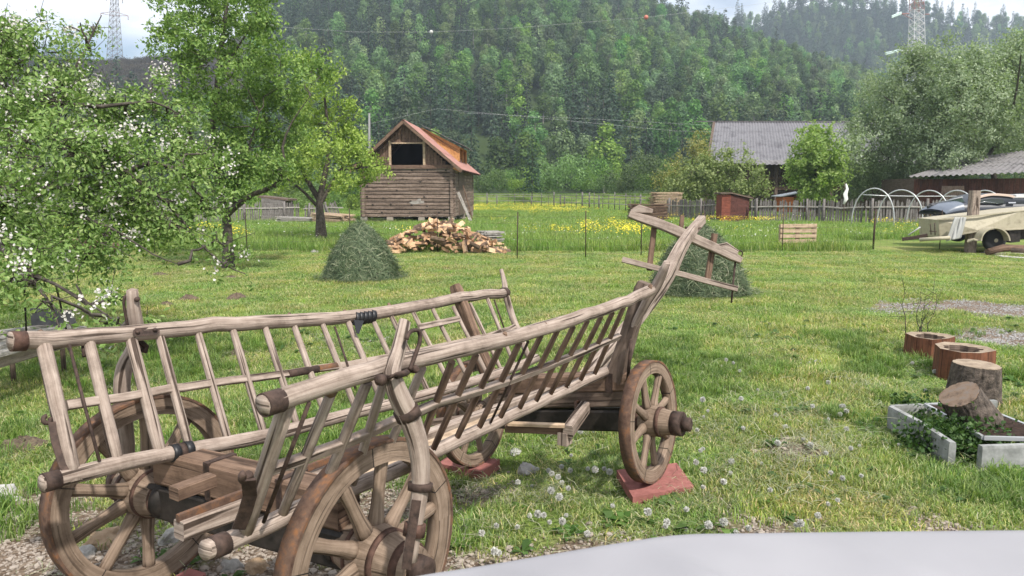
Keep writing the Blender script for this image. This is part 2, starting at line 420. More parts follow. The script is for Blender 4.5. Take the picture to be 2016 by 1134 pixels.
def ground_material():
    m, t, b, n, l = nodes("lawn_ground")
    at = n("ShaderNodeAttribute"); at.attribute_name = "gravel"
    tcn = n("ShaderNodeTexCoord")
    def noise(s, d=5):
        q = n("ShaderNodeTexNoise"); q.inputs['Scale'].default_value = s; q.inputs['Detail'].default_value = d; q.inputs['Roughness'].default_value = 0.6
        l(tcn.outputs['Object'], q.inputs['Vector']); return q
    a = noise(0.55); g1 = ramp(t, [(0.34, (0.09, 0.15, 0.03)), (0.5, (0.165, 0.23, 0.055)), (0.66, (0.28, 0.285, 0.10))]); l(a.outputs['Fac'], g1.inputs['Fac'])
    f = noise(38, 3); g2 = ramp(t, [(0.3, (0.45, 0.45, 0.42)), (0.7, (1.25, 1.25, 1.2))]); l(f.outputs['Fac'], g2.inputs['Fac'])
    mg = n("ShaderNodeMix"); mg.data_type = 'RGBA'; mg.blend_type = 'MULTIPLY'; mg.inputs['Factor'].default_value = 1
    l(g1.outputs['Color'], mg.inputs['A']); l(g2.outputs['Color'], mg.inputs['B'])
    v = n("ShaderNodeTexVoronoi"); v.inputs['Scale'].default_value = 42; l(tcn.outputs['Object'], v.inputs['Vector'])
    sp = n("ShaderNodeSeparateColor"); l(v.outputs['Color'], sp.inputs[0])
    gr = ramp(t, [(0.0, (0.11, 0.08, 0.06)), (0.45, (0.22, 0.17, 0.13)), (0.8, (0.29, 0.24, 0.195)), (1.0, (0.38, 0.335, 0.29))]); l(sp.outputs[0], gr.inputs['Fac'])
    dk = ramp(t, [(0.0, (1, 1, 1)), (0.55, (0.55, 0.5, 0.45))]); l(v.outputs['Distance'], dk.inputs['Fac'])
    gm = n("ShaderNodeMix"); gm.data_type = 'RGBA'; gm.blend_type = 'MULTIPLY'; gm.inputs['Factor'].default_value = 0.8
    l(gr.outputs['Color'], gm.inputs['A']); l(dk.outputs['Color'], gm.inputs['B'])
    mx = n("ShaderNodeMix"); mx.data_type = 'RGBA'; l(at.outputs['Fac'], mx.inputs['Factor'])
    l(mg.outputs['Result'], mx.inputs['A']); l(gm.outputs['Result'], mx.inputs['B'])
    l(mx.outputs['Result'], b.inputs['Base Color']); b.inputs['Roughness'].default_value = 0.95; b.inputs['Specular IOR Level'].default_value = 0.15
    bp = n("ShaderNodeBump"); bp.inputs['Strength'].default_value = 0.7; bp.inputs['Distance'].default_value = 0.02
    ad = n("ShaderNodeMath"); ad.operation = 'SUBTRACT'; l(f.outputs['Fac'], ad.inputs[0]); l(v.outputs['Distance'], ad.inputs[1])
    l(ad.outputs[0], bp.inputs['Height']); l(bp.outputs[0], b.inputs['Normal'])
    return m
ys = np.concatenate([np.arange(-6, 1.5, 0.5), np.arange(1.5, 8, 0.07), np.arange(8, 24, 0.3), np.arange(24, 118.1, 2.0)])
azs = np.linspace(-1.15, 1.15, 220)
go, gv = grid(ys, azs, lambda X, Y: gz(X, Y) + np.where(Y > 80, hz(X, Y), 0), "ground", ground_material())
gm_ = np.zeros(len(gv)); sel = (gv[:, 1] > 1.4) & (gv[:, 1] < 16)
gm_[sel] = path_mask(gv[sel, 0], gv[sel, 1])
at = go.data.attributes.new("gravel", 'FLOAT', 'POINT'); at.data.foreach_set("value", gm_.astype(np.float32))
HILLM = mottled("forest_floor", (0.02, 0.03, 0.012), (0.05, 0.075, 0.025), 0.08, 0.95, 0.0, c3=(0.075, 0.105, 0.035), spec=0.1)
# bare brown slope on the left ridge, dark floor under the wood
def hill_material():
    m, t, b, n, l = nodes("hillside")
    tcn = n("ShaderNodeTexCoord"); q = n("ShaderNodeTexNoise"); q.inputs['Scale'].default_value = 0.06; q.inputs['Detail'].default_value = 7
    l(tcn.outputs['Object'], q.inputs['Vector'])
    w1 = ramp(t, [(0.3, (0.018, 0.028, 0.012)), (0.7, (0.05, 0.075, 0.025))]); l(q.outputs['Fac'], w1.inputs['Fac'])
    w2 = ramp(t, [(0.3, (0.02, 0.016, 0.013)), (0.5, (0.05, 0.038, 0.03)), (0.7, (0.05, 0.05, 0.025))]); l(q.outputs['Fac'], w2.inputs['Fac'])
    at = n("ShaderNodeAttribute"); at.attribute_name = "bare"
    mx = n("ShaderNodeMix"); mx.data_type = 'RGBA'; l(at.outputs['Fac'], mx.inputs['Factor']); l(w1.outputs['Color'], mx.inputs['A']); l(w2.outputs['Color'], mx.inputs['B'])
    l(mx.outputs['Result'], b.inputs['Base Color']); b.inputs['Roughness'].default_value = 1; b.inputs['Specular IOR Level'].default_value = 0.1
    return m
ho, hv = grid(np.concatenate([np.arange(118, 470, 8.0), np.arange(470, 1001, 20)]), azs, lambda X, Y: hz(X, Y), "hill", hill_material())
bare = sm((-0.34 - hv[:, 0] / hv[:, 1]) / 0.03) * sm((hv[:, 1] - 215) / 40)
at = ho.data.attributes.new("bare", 'FLOAT', 'POINT'); at.data.foreach_set("value", bare.astype(np.float32))

# ------------------------------------------------------------------ grass and flowers (nobody could count them)
def blades(nb, rad, h0, h1, wid, lean, rs):
    r = np.random.default_rng(rs)
    a = r.uniform(0, 6.283, nb); q = rad * np.sqrt(r.uniform(0, 1, nb)); bx, by = q * np.cos(a), q * np.sin(a)
    h = r.uniform(h0, h1, nb); d = r.uniform(0, 6.283, nb); le = h * lean * r.uniform(0.2, 1.3, nb)
    dx, dy = np.cos(d), np.sin(d); sx, sy = -dy * wid / 2, dx * wid / 2
    V = np.zeros((nb, 5, 3))
    V[:, 0] = np.stack([bx - sx, by - sy, np.full(nb, -0.01)], 1); V[:, 1] = np.stack([bx + sx, by + sy, np.full(nb, -0.01)], 1)
    mx_, my_ = bx + dx * le * 0.35, by + dy * le * 0.35
    V[:, 2] = np.stack([mx_ - sx * .8, my_ - sy * .8, h * 0.6], 1); V[:, 3] = np.stack([mx_ + sx * .8, my_ + sy * .8, h * 0.6], 1)
    V[:, 4] = np.stack([bx + dx * le, by + dy * le, h * np.clip(1 - 0.15 * lean, .3, 1)], 1)
    b0 = np.arange(nb)[:, None] * 5
    F = np.concatenate([b0 + np.array([0, 1, 3]), b0 + np.array([0, 3, 2]), b0 + np.array([2, 3, 4])])
    return V.reshape(-1, 3), F
def scatter(name, variants, P, rz, sc, label, cat, tilt=0.0):
    """one stuff object: a point mesh whose points carry clumps picked from the variants"""
    cl = bpy.data.collections.new(name + "_clumps")
    for v in variants: cl.objects.link(v)
    me = bpy.data.meshes.new(name); P = np.asarray(P, np.float32)
    me.vertices.add(len(P)); me.vertices.foreach_set("co", P.ravel())
    rot = np.stack([rng.normal(0, tilt, len(P)), rng.normal(0, tilt, len(P)), rz], 1).astype(np.float32)
    a = me.attributes.new("rot", 'FLOAT_VECTOR', 'POINT'); a.data.foreach_set("vector", rot.ravel())
    a = me.attributes.new("scl", 'FLOAT_VECTOR', 'POINT'); sc = np.asarray(sc, np.float32)
    a.data.foreach_set("vector", (np.repeat(sc[:, None], 3, 1) if sc.ndim == 1 else sc).ravel())
    a = me.attributes.new("pick", 'INT', 'POINT'); a.data.foreach_set("value", rng.integers(0, len(variants), len(P)).astype(np.int32))
    o = bpy.data.objects.new(name, me); COL.objects.link(o)
    g = bpy.data.node_groups.new(name, 'GeometryNodeTree')
    g.interface.new_socket("Geometry", in_out='INPUT', socket_type='NodeSocketGeometry')
    g.interface.new_socket("Geometry", in_out='OUTPUT', socket_type='NodeSocketGeometry')
    n, l = g.nodes.new, g.links.new
    gi, go_ = n("NodeGroupInput"), n("NodeGroupOutput")
    ip = n("GeometryNodeInstanceOnPoints"); ci = n("GeometryNodeCollectionInfo"); ci.inputs['Collection'].default_value = cl
    ci.inputs['Separate Children'].default_value = True; ci.inputs['Reset Children'].default_value = True
    def attr(nm, ty):
        q = n("GeometryNodeInputNamedAttribute"); q.data_type = ty; q.inputs['Name'].default_value = nm; return q.outputs['Attribute']
    l(gi.outputs[0], ip.inputs['Points']); l(ci.outputs[0], ip.inputs['Instance']); ip.inputs['Pick Instance'].default_value = True
    l(attr("pick", 'INT'), ip.inputs['Instance Index']); l(attr("rot", 'FLOAT_VECTOR'), ip.inputs['Rotation']); l(attr("scl", 'FLOAT_VECTOR'), ip.inputs['Scale'])
    l(ip.outputs[0], go_.inputs[0])
    md = o.modifiers.new("scatter", 'NODES'); md.node_group = g
    return tag(o, label, cat, kind="stuff")
def loose(name, V, F, mat, **kw): return bpy.data.objects.new(name, mesh_np(name, V, F, mat, **kw))

G_LAWN = leafy("lawn_blades", [(0.0, (0.095, 0.165, 0.038)), (0.45, (0.17, 0.285, 0.064)), (0.8, (0.28, 0.37, 0.108)), (1.0, (0.52, 0.47, 0.26))], 0.35, 0.38, patch=(0.8, (1.55, 1.13, 1.4)))
G_DEEP = leafy("deep_blades", [(0.0, (0.06, 0.125, 0.02)), (0.6, (0.13, 0.215, 0.04)), (1.0, (0.22, 0.29, 0.075))], 0.25, 0.3)
G_MEAD = leafy("meadow_blades", [(0.0, (0.075, 0.15, 0.025)), (0.5, (0.15, 0.265, 0.05)), (0.85, (0.23, 0.33, 0.085)), (1.0, (0.38, 0.38, 0.18))], 0.2, 0.35, patch=(0.25, (1.25, 1.05, 1.1)))
G_HAY = leafy("cut_blades", [(0.0, (0.10, 0.125, 0.06)), (0.5, (0.19, 0.21, 0.115)), (1.0, (0.38, 0.37, 0.25))], 0.2, 0.2)
G_BROAD = leafy("rosette_leaves", [(0.0, (0.03, 0.075, 0.012)), (1.0, (0.09, 0.17, 0.03))], 0.2, 0.3)
YEL = plain("buttercup_yellow", (0.9, 0.70, 0.02), 0.5)
WHITEF = plain("small_white_flower", (0.75, 0.75, 0.7), 0.6)

lawn_v = [loose("blade_clump", *blades(46, 0.13, 0.022, 0.075, 0.006, 0.9, 10 + k), G_LAWN) for k in range(4)]
deep_v = [loose("blade_clump", *blades(44, 0.09, 0.06, 0.16, 0.007, 0.8, 30 + k), G_DEEP) for k in range(3)]
mead_v = [loose("blade_clump", *blades(64, 0.28, 0.16, 0.5, 0.010, 0.45, 50 + k), G_MEAD) for k in range(3)]
hay_v = []
for k in range(3):
    r_ = np.random.default_rng(70 + k); nb_ = 34; L_ = r_.uniform(.04, .17, nb_); a_ = r_.uniform(0, 6.283, nb_); c_ = r_.normal(0, .11, (nb_, 2)); V = np.zeros((nb_, 5, 3)); w_ = .0019; zz_ = .04 + r_.normal(0, .012, nb_); ti_ = r_.normal(0, .01, nb_)
    for q_, (f_, s_) in enumerate(((-1, 1), (-1, -1), (0, -1), (0, 1), (1, 0))):
        V[:, q_, 0] = c_[:, 0] + np.cos(a_) * L_ * f_ * .5 - np.sin(a_) * (w_ * s_ + (.012 if f_ == 0 else 0)); V[:, q_, 1] = c_[:, 1] + np.sin(a_) * L_ * f_ * .5 + np.cos(a_) * (w_ * s_ + (.012 if f_ == 0 else 0))
        V[:, q_, 2] = zz_ + (.012 if f_ == 0 else 0) + f_ * ti_
    b_ = np.arange(nb_)[:, None] * 5
    hay_v.append(loose("blade_clump", V.reshape(-1, 3), np.concatenate([b_ + [0, 1, 2], b_ + [0, 2, 3], b_ + [3, 2, 4]]), G_HAY))
def rosette(rs):
    r = np.random.default_rng(rs); V, F = [], []
    for k in range(11):
        a = r.uniform(0, 6.28); L = r.uniform(.07, .16); wd = L * .22; e = r.uniform(.2, .8); c, s_ = math.cos(a), math.sin(a)
        pts = [(0, 0, 0), (.5 * L, -wd, e * L * .55), (.55 * L, wd, e * L * .55), (L, 0, e * L * .45)]
        b0 = len(V); V += [(p[0] * c - p[1] * s_, p[0] * s_ + p[1] * c, p[2] + .008) for p in pts]; F += [(b0, b0 + 1, b0 + 2), (b0 + 1, b0 + 3, b0 + 2)]
    return V, F
ros_v = [loose("leaf_rosette", *rosette(90 + k), G_BROAD) for k in range(3)]
def heads(nb, rad, z0, z1, s, rs):
    r = np.random.default_rng(rs); V, F = [], []
    for k in range(nb):
        a = r.uniform(0, 6.28); q = rad * math.sqrt(r.uniform()); c = np.array([q * math.cos(a), q * math.sin(a), r.uniform(z0, z1)])
        t1 = np.array([1, 0, r.uniform(-.5, .5)]) * s; t2 = np.array([0, 1, r.uniform(-.9, .2)]) * s
        b0 = len(V); V += [c - t1 - t2, c + t1 - t2, c + t1 + t2, c - t1 + t2]; F.append((b0, b0 + 1, b0 + 2, b0 + 3))
    return np.array(V), F
but_v = [loose("flower_heads", *heads(22, 0.42, 0.38, 0.60, 0.0135, 110 + k), YEL) for k in range(3)]
wht_v = [loose("flower_heads", *heads(4, 0.4, 0.35, 0.6, 0.011, 120 + k), WHITEF) for k in range(2)]

def fan(n, y0, y1, p, azm=0.8):
    """points in the camera's fan of view, denser near the camera (pdf ~ y^-p per metre^2)"""
    u = rng.uniform(0, 1, n); e = 2 - p
    y = (y0 ** e + u * (y1 ** e - y0 ** e)) ** (1 / e)
    x = (y + 1.4) * rng.uniform(-azm, azm, n)
    return x, y
def put(x, y, z=None): return np.stack([x, y, gz(x, y) if z is None else z], 1)
def pxy(x, y): d = y * math.cos(PITCH) + CAM_H * math.sin(PITCH); return 1008 + 1460 * x / d, 375 + CAM_H * 1460 / np.maximum(y, .1)
# lawn
FENCE_Y = lambda x: 20.6 + 0.02 * x + np.where(x > 4, 0.0, 0)
x, y = fan(42000, 2.0, 21.5, 1.25)
m = path_mask(x, y); keep = rng.uniform(0, 1, len(x)) > m * 1.15
x, y, m = x[keep], y[keep], m[keep]
thin = fbm(x, y, 1.3, 6.6, 3); keep = rng.uniform(0, 1, len(x)) > np.clip((thin - .12) * 1.7, 0, .75); x, y, m = x[keep], y[keep], m[keep]
q = 0.8 + 0.8 * fbm(x, y, 0.9, 1.7, 3)
s_ = np.clip(0.75 + 0.045 * y, .8, 1.7)
scatter("lawn_grass", lawn_v, put(x, y), rng.uniform(0, 6.28, len(x)), np.stack([s_, s_, np.clip(q * (1 - .4 * m), .35, 1.5) * np.clip(1.15 - .012 * y, .8, 2)], 1), "short mown yellow-green lawn grass", "grass")
# lusher tufts: near ground, along the gravel edges, at the foot of the fence
x, y = fan(10500, 2.0, 9.0, 1.3)
t_ = fbm(x, y, 0.9, 5.5, 3); keep = (t_ > 0.2) & (rng.uniform(0, 1, len(x)) > path_mask(x, y) * 0.62)
x, y = x[keep], y[keep]; s_ = rng.uniform(.4, .95, len(x))
scatter("tufted_grass", deep_v, put(x, y), rng.uniform(0, 6.28, len(x)), s_, "darker longer tufts growing in the lawn and gravel", "grass")
x, y = fan(800, 2.0, 10.0, 1.2); keep = rng.uniform(0, 1, len(x)) > path_mask(x, y) * .7; x, y = x[keep], y[keep]
scatter("leafy_weeds", ros_v, put(x, y), rng.uniform(0, 6.28, len(x)), rng.uniform(.35, .8, len(x)), "flat broad-leaved weeds among the grass", "weeds")
x, y = fan(2600, 2.2, 9.0, 1.0); px, py = pxy(x, y)
dens = np.exp(-(((px - 1080) / 190) ** 2 + ((py - 990) / 60) ** 2)) + 0.8 * np.exp(-(((px - 1560) / 170) ** 2 + ((py - 900) / 90) ** 2)) + 0.10
keep = rng.uniform(0, 1, len(x)) < dens; x, y = x[keep], y[keep]
scatter("grass_clippings", hay_v, put(x, y), rng.uniform(0, 6.28, len(x)), rng.uniform(.6, 1.2, len(x)), "dry cut grass lying in loose wisps", "clippings", tilt=.1)
# meadow behind the wire fence
HUT = (-6.9, 40.5, -1.8, 54)
x, y = fan(28000, 21.3, 112, 1.35)
keep = ~((x > -8.6) & (x < -2.2) & (y > 40.8) & (y < 53.5)) & (hz(x, y) < 2)
keep &= ~((x > 10.5) & (y < 26.5) & (x > 0.42 * y))
x, y = x[keep], y[keep]; s_ = 0.8 + 0.02 * y
scatter("meadow_grass", mead_v, put(x, y, np.where(y > 80, hz(x, y), 0)), rng.uniform(0, 6.28, len(x)), np.stack([s_, s_, rng.uniform(.6, 1.1, len(x)) * np.clip(1.25 - .018 * y, .5, 1)], 1), "tall green meadow grass beyond the wire fence", "meadow grass")
x, y = fan(15000, 21.5, 95, 0.9); px, py = pxy(x, y); n_ = fbm(x, y, 0.35, 9.1, 3)
dens = 1.5 * np.exp(-((py - 413 - (px - 950) * .012) / 7) ** 2) * sm((px - 905) / 30) * sm((1190 - px) / 90)
dens += 1.1 * np.exp(-(((px - 1215) / 75) ** 2 + ((py - 466) / 17) ** 2)) + .8 * np.exp(-(((px - 1440) / 110) ** 2 + ((py - 440) / 9) ** 2))
dens += .5 * np.exp(-(((px - 1790) / 60) ** 2 + ((py - 455) / 10) ** 2)) + .5 * np.exp(-(((px - 330) / 120) ** 2 + ((py - 470) / 12) ** 2)) + 0.012
keep = (rng.uniform(0, 1, len(x)) < dens * np.clip(.55 + 1.2 * n_, .1, 1.3)) & ~((x > -8.6) & (x < -2.2) & (y > 40.8) & (y < 53.5))
x, y = x[keep], y[keep]
scatter("buttercups", but_v, put(x, y, np.where(y > 80, hz(x, y), 0)), rng.uniform(0, 6.28, len(x)), np.stack([.75 + .012 * y, .75 + .012 * y, np.clip(1.2 - .012 * y, .65, 1)], 1), "yellow flowers in drifts across the meadow", "flowers")
x, y = fan(500, 21.5, 40, 1); scatter("white_blooms", wht_v, put(x, y, 0 * x), rng.uniform(0, 6.28, len(x)), rng.uniform(.7, 1.1, len(x)), "tiny white flowers dotted in the meadow grass", "flowers")
# loose gravel
STONE = mottled("gravel_stone", (0.11, 0.083, 0.065), (0.32, 0.275, 0.235), 9, 0.9, 0.3, c3=(0.2, 0.16, 0.13))
def pebbles(nb, rad, rs):
    V, F = [], []; r = np.random.default_rng(rs)
    bm = bmesh.new(); bmesh.ops.create_icosphere(bm, subdivisions=1, radius=1); bm.verts.ensure_lookup_table()
    bv = np.array([v.co[:] for v in bm.verts]); bf = np.array([[v.index for v in f.verts] for f in bm.faces]); bm.free()
    for k in range(nb):
        a = r.uniform(0, 6.28); q = rad * math.sqrt(r.uniform()); s = r.uniform(.004, .012) * (2 if r.uniform() < .08 else 1)
        p = bv * (1 + r.normal(0, .13, bv.shape)) * s * np.array([1, r.uniform(.6, 1), r.uniform(.4, .7)])
        an = r.uniform(0, 6.28); c, s2 = math.cos(an), math.sin(an); p = p @ np.array([[c, s2, 0], [-s2, c, 0], [0, 0, 1]])
        F += (bf + len(V)).tolist(); V += (p + [q * math.cos(a), q * math.sin(a), s * .3]).tolist()
    return V, F
peb_v = [loose("pebbles", *pebbles(26, .15, 140 + k), STONE) for k in range(4)]
GSTONE = mottled('grey_gravel_stone', (0.12, 0.115, 0.11), (0.34, 0.33, 0.32), 9, 0.9, 0.3, c3=(0.22, 0.21, 0.205))
gpeb_v = [loose('pebbles', *pebbles(26, .15, 150 + k), GSTONE) for k in range(3)]
x, y = fan(9000, 1.9, 13, 1.3); keep = rng.uniform(0, 1, len(x)) < path_mask(x, y) * (np.where(y > 6, .95, .8)); x, y = x[keep], y[keep]
far_ = y > 6; xf, yf = x[far_], y[far_]; x, y = x[~far_], y[~far_]
scatter('path_gravel', gpeb_v, put(xf, yf), rng.uniform(0, 6.28, len(xf)), rng.uniform(.8, 1.4, len(xf)), 'pale grey gravel of the path at the right', 'gravel')
scatter("gravel", peb_v, put(x, y), rng.uniform(0, 6.28, len(x)), rng.uniform(.7, 1.2, len(x)), "loose grey-brown gravel on bare ground", "gravel")
# ------------------------------------------------------------------ the ladder wagon
HD = R(33.0); O_ = np.array([-1.013, 2.75, 0]); FW = np.array([math.sin(HD), math.cos(HD), 0]); RT = np.array([math.cos(HD), -math.sin(HD), 0]); UP = np.array([0, 0, 1.])
def fc(u, v, z): return O_ + FW * u + RT * v + UP * z
def cvp(px, py, v): return onp(px, py, fc(0, v, 0), RT)
def cup(px, py, u): return onp(px, py, fc(u, 0, 0), FW)
def lad(px, py, s, off=0.0):
    t = RT * s * 0.28 + UP * 0.48; nn = np.cross(FW, t); nn /= np.linalg.norm(nn)
    if nn[2] < 0: nn = -nn
    return onp(px, py, fc(0, s * .46, .70) + nn * off, nn)
def lad_n(s):
    t = RT * s * 0.28 + UP * 0.48; nn = np.cross(FW, t); return nn / np.linalg.norm(nn)
def along(path, x):
    xs = [p[0] for p in path]; return (x, float(np.interp(x, xs, [p[1] for p in path])))
def dens(path, k=3):
    """finer polyline through pixel points (Catmull-Rom)"""
    P = [np.array(p, float) for p in path]; P = [2 * P[0] - P[1]] + P + [2 * P[-1] - P[-2]]; o = []
    for i in range(1, len(P) - 2):
        for j in range(k):
            t = j / k; a, b, c, d = P[i - 1:i + 3]
            o.append(0.5 * (2 * b + (c - a) * t + (2 * a - 5 * b + 4 * c - d) * t * t + (3 * b - 3 * c + d - a) * t ** 3))
    return o + [P[-2]]
wagon = empty("ladder_wagon", fc(1.1, 0, 0), "old weathered wooden hay wagon with slatted ladder sides and iron-tyred wheels", "wagon")
def sw(name, pts, rad, mat, parent, prof='round', sides=12, up=None, jit=0.08, ratio=None, dome=0.15):
    return MB().sweep(pts, rad, sides, prof, up, jit, dome=dome if prof == 'round' else 0).build(name, mat, parent)

# --- ladder sides
NT = [(517, 799), (600, 770), (690, 741), (800, 712), (940, 680), (1060, 650), (1150, 621), (1220, 598), (1262, 580), (1281, 570)]
NM = [(533, 925), (620, 893), (695, 865), (780, 827), (860, 796), (994, 752), (1105, 710), (1217, 664)]
NB = [(405, 1084), (511, 1040), (590, 1003), (700, 957), (789, 922), (850, 892), (969, 835), (1060, 792), (1118, 766), (1195, 731)]
FT = [(19, 672), (140, 666), (280, 655), (420, 641), (560, 632), (700, 622), (800, 608), (880, 592), (950, 580), (994, 577)]
FM = [(131, 799), (291, 774), (400, 757), (565, 736), (754, 705), (960, 661), (1013, 644)]
FB = [(82, 952), (247, 911), (400, 880), (530, 855), (780, 793), (960, 742), (1056, 706)]
def ladder(s, T, Mi, B, tr, mr, br):
    P = lambda path: [lad(p[0] + random.gauss(0, .6), p[1] + random.gauss(0, .9), s) for p in dens(path)]
    top = sw("side_ladder", P(T), tr, WOOD_GREY, wagon, sides=16)
    sw("lower_rail", P(B), br, WOOD_GREY, top, sides=14)
    nrm = lad_n(s)
    sw("middle_rail", P(Mi), (mr, mr * .8), WOOD_GREY, top, 'rect', up=nrm)
    return top
near = ladder(1, NT, NM, NB, .031, .018, .031)
far = ladder(-1, FT, FM, FB, .036, .017, .032)
def rung(s, a, b, w, parent, mat=None, bow=0.0, off=0.0, flat=.5, ext=0.0):
    A, B_ = lad(*a, s, off), lad(*b, s, off); d = B_ - A
    A = A - d * .05; B_ = B_ + d * .05; d = B_ - A; w = w * (.66 if s > 0 and b[0] > 790 else .84)
    pts = [A, A + d * .25, A + d * .5, A + d * .75, B_]
    nrm = lad_n(s)
    return MB().sweep(pts, [(w * .5 * k, w * flat * k) for k in (.92, 1.02, 1, 1.03, .95)], 10, 'round', nrm, 0.08).build("rung", mat or WOOD_GREY, parent)
for a, b, w in (((565, 795), (481, 1050), .062), ((648, 783), (555, 1014), .042), ((718, 765), (628, 985), .044), ((754, 757), (694, 953), .04),
                ((827, 735), (742, 937), .04), ((886, 722), (812, 912), .045), ((933, 708), (853, 884), .043), ((980, 694), (899, 863), .042), ((1019, 683), (942, 844), .042),
                ((1061, 669), (982, 827), .04), ((1094, 658), (1022, 805), .04), ((1125, 650), (1055, 790), .042), ((1153, 639), (1085, 773), .04),
                ((1180, 630), (1115, 761), .04), ((1203, 622), (1143, 748), .04), ((1225, 611), (1171, 735), .04)):
    rung(1, a, b, w, near, WOOD_BROWN if b[0] > 800 else WOOD_GREY)
for tx, ty, dx, w in ((86, 679, 58, .07), (176, 676, 57, .055), (259, 671, 58, .06), (315, 665, 59, .047), (391, 660, 59, .042), (460, 655, 60, .042), (524, 651, 62, .04),
                      (581, 647, 63, .04), (637, 644, 66, .038), (687, 638, 69, .042), (736, 634, 70, .036), (773, 628, 72, .036), (817, 622, 72, .034), (855, 615, 70, .034),
                      (895, 609, 66, .034), (928, 603, 60, .034), (962, 594, 52, .034)):
    rung(-1, (tx, ty), along(FB, tx + dx), w, far, ext=0.0)
# end staves with horns
sw("end_stave", [lad(*p, -1) for p in dens([(987, 531), (993, 556), (996, 580), (1008, 622), (1022, 655), (1040, 702)])], [.014, .016, .018, .021, .022, .023, .024, .024, .024, .024, .024, .024, .024, .024, .022, .02], WOOD_GREY, far)
sw("end_stave", [lad(*p, 1) for p in dens([(1313, 517), (1296, 555), (1274, 592), (1240, 655), (1208, 712), (1194, 735)])], [.02, .024, .028, .03, .031, .03, .028, .026, .024, .022, .02, .02, .02, .02, .02, .02], WOOD_GREY, near)
# pegs standing proud of the rails
for s, par, pk in ((-1, far, [(78, 650, 88, 668), (569, 616, 572, 630), (678, 610, 682, 624), (765, 597, 769, 612)]), (1, near, [(640, 757, 652, 772), (995, 655, 990, 668), (1074, 636, 1068, 650), (1141, 616, 1136, 628), (1282, 560, 1276, 572)])):
    for a, b, c, d in pk:
        MB().sweep([lad(a, b, s), lad(c, d, s)], [.008, .02], 8, jit=.1).build("peg", WOOD_BROWN, par)
# iron bands and caps
def band(s, a, b, r, par, mat=RUST, name="iron_band"): return MB().sweep([lad(*a, s), lad(*b, s)], r, 18, cap=True, jit=.03).build(name, mat, par)
band(-1, (21, 672), (50, 671), .039, far, RBROWN); band(-1, (84, 951), (116, 943), .036, far, IRON)
band(1, (518, 798), (553, 787), .0335, near, IRON); band(1, (413, 1081), (445, 1068), .035, near, IRON)
band(-1, (566, 736), (625, 726), .0205, far, IRON); band(-1, (626, 726), (662, 720), .019, far, RUST)
band(-1, (990, 577), (996, 576), .04, far, IRON); band(-1, (998, 575.5), (999.5, 575), .026, far, BLACK, "rail_end_hole")
band(-1, (336, 893), (350, 890), .037, far, BLACK, "rubber_wrap"); band(-1, (362, 887), (376, 884), .037, far, BLACK, "rubber_wrap"); band(-1, (350, 890), (362, 887), .0355, far, IRON)
for k in range(5): band(-1, (694 + 8 * k, 626 - k * 1.1), (702 + 8 * k, 627.5 - k * 1.1), .041 - .001 * (k % 2), far, BLACK, "rubber_wrap")
mb = MB(); mb.prism([lad(*p, -1, .045) for p in ((696, 630), (716, 632), (706, 658), (701, 655))], lad_n(-1) * .004); mb.build("rubber_tail", BLACK, far)
# bolted plate on the far rail, cross slat, iron rods
mb = MB(); nf = -lad_n(-1) if lad_n(-1)[1] > 0 else lad_n(-1)
tw = CV - lad(287, 652, -1); tw /= np.linalg.norm(tw)
pl = [lad(*p, -1) + tw * .037 for p in ((262, 651), (267, 646), (308, 643), (314, 647), (314, 655), (309, 659), (268, 662), (262, 658))]
mb.prism(pl, tw * .006); 
for q in ((271, 654), (305, 650)): mb.lathe(lad(*q, -1) + tw * .042, tw, [(0, .011), (.009, .009), (.012, .002)], 10)
mb.build("bolted_plate", IRON, far)
sw("cross_slat", [lad(824, 644, -1, .02), lad(864, 636, -1, .02), lad(905, 627, -1, .02)], (.019, .006), WOOD_GREY, far, 'rect', up=lad_n(-1))
def rod(name, pts, r=.006, mat=IRON, par=None): return MB().sweep(pts, r, 8).build(name, mat, par or wagon)
rod("iron_rod", [lad(609, 792, 1, -.03), lad(519, 1028, 1, -.03)], .0065, IRON, near)
rod("iron_rod", [lad(1040, 672, 1, -.01), lad(966, 832, 1, -.01)], .006, IRON, near)
rod("iron_rod", [lad(136, 678, -1, .03), lad(167, 800, -1, .03), lad(196, 908, -1, .03)], .0065, IRON, far)
rod("iron_rod", [lad(659, 643, -1, .02), lad(700, 765, -1, .02)], .006, IRON, far)
rod("iron_rod", [lad(973, 590, -1), lad(992, 645, -1)], .006, IRON, far)
rod("iron_rod", [lad(163, 676, -1, -.02), lad(166, 702, -1, -.02)], .008, IRON, far)
# strap hinges at the rear staves
mb = MB(); mb.sweep([lad(*p, -1, .0) + tw * .02 for p in ((103, 830), (109, 868), (124, 915), (132, 928))], (.012, .004), prof='rect'); mb.sweep([lad(92 + 7 * math.cos(a), 826 + 7 * math.sin(a), -1) for a in np.linspace(-.5, 4.6, 12)], .009, 8); mb.build("strap_hinge", IRON, far)
mb = MB(); t2 = CV - lad(485, 980, 1); t2 /= np.linalg.norm(t2)
mb.sweep([lad(*p, 1) + t2 * .03 for p in ((489, 945), (492, 975), (482, 1010), (470, 1040))], (.02, .004), prof='rect'); mb.sweep([lad(484 + 8 * math.cos(a), 940 + 8 * math.sin(a), 1) for a in np.linspace(-1, 4.4, 12)], .012, 8); mb.build("strap_hinge", IRON, near)

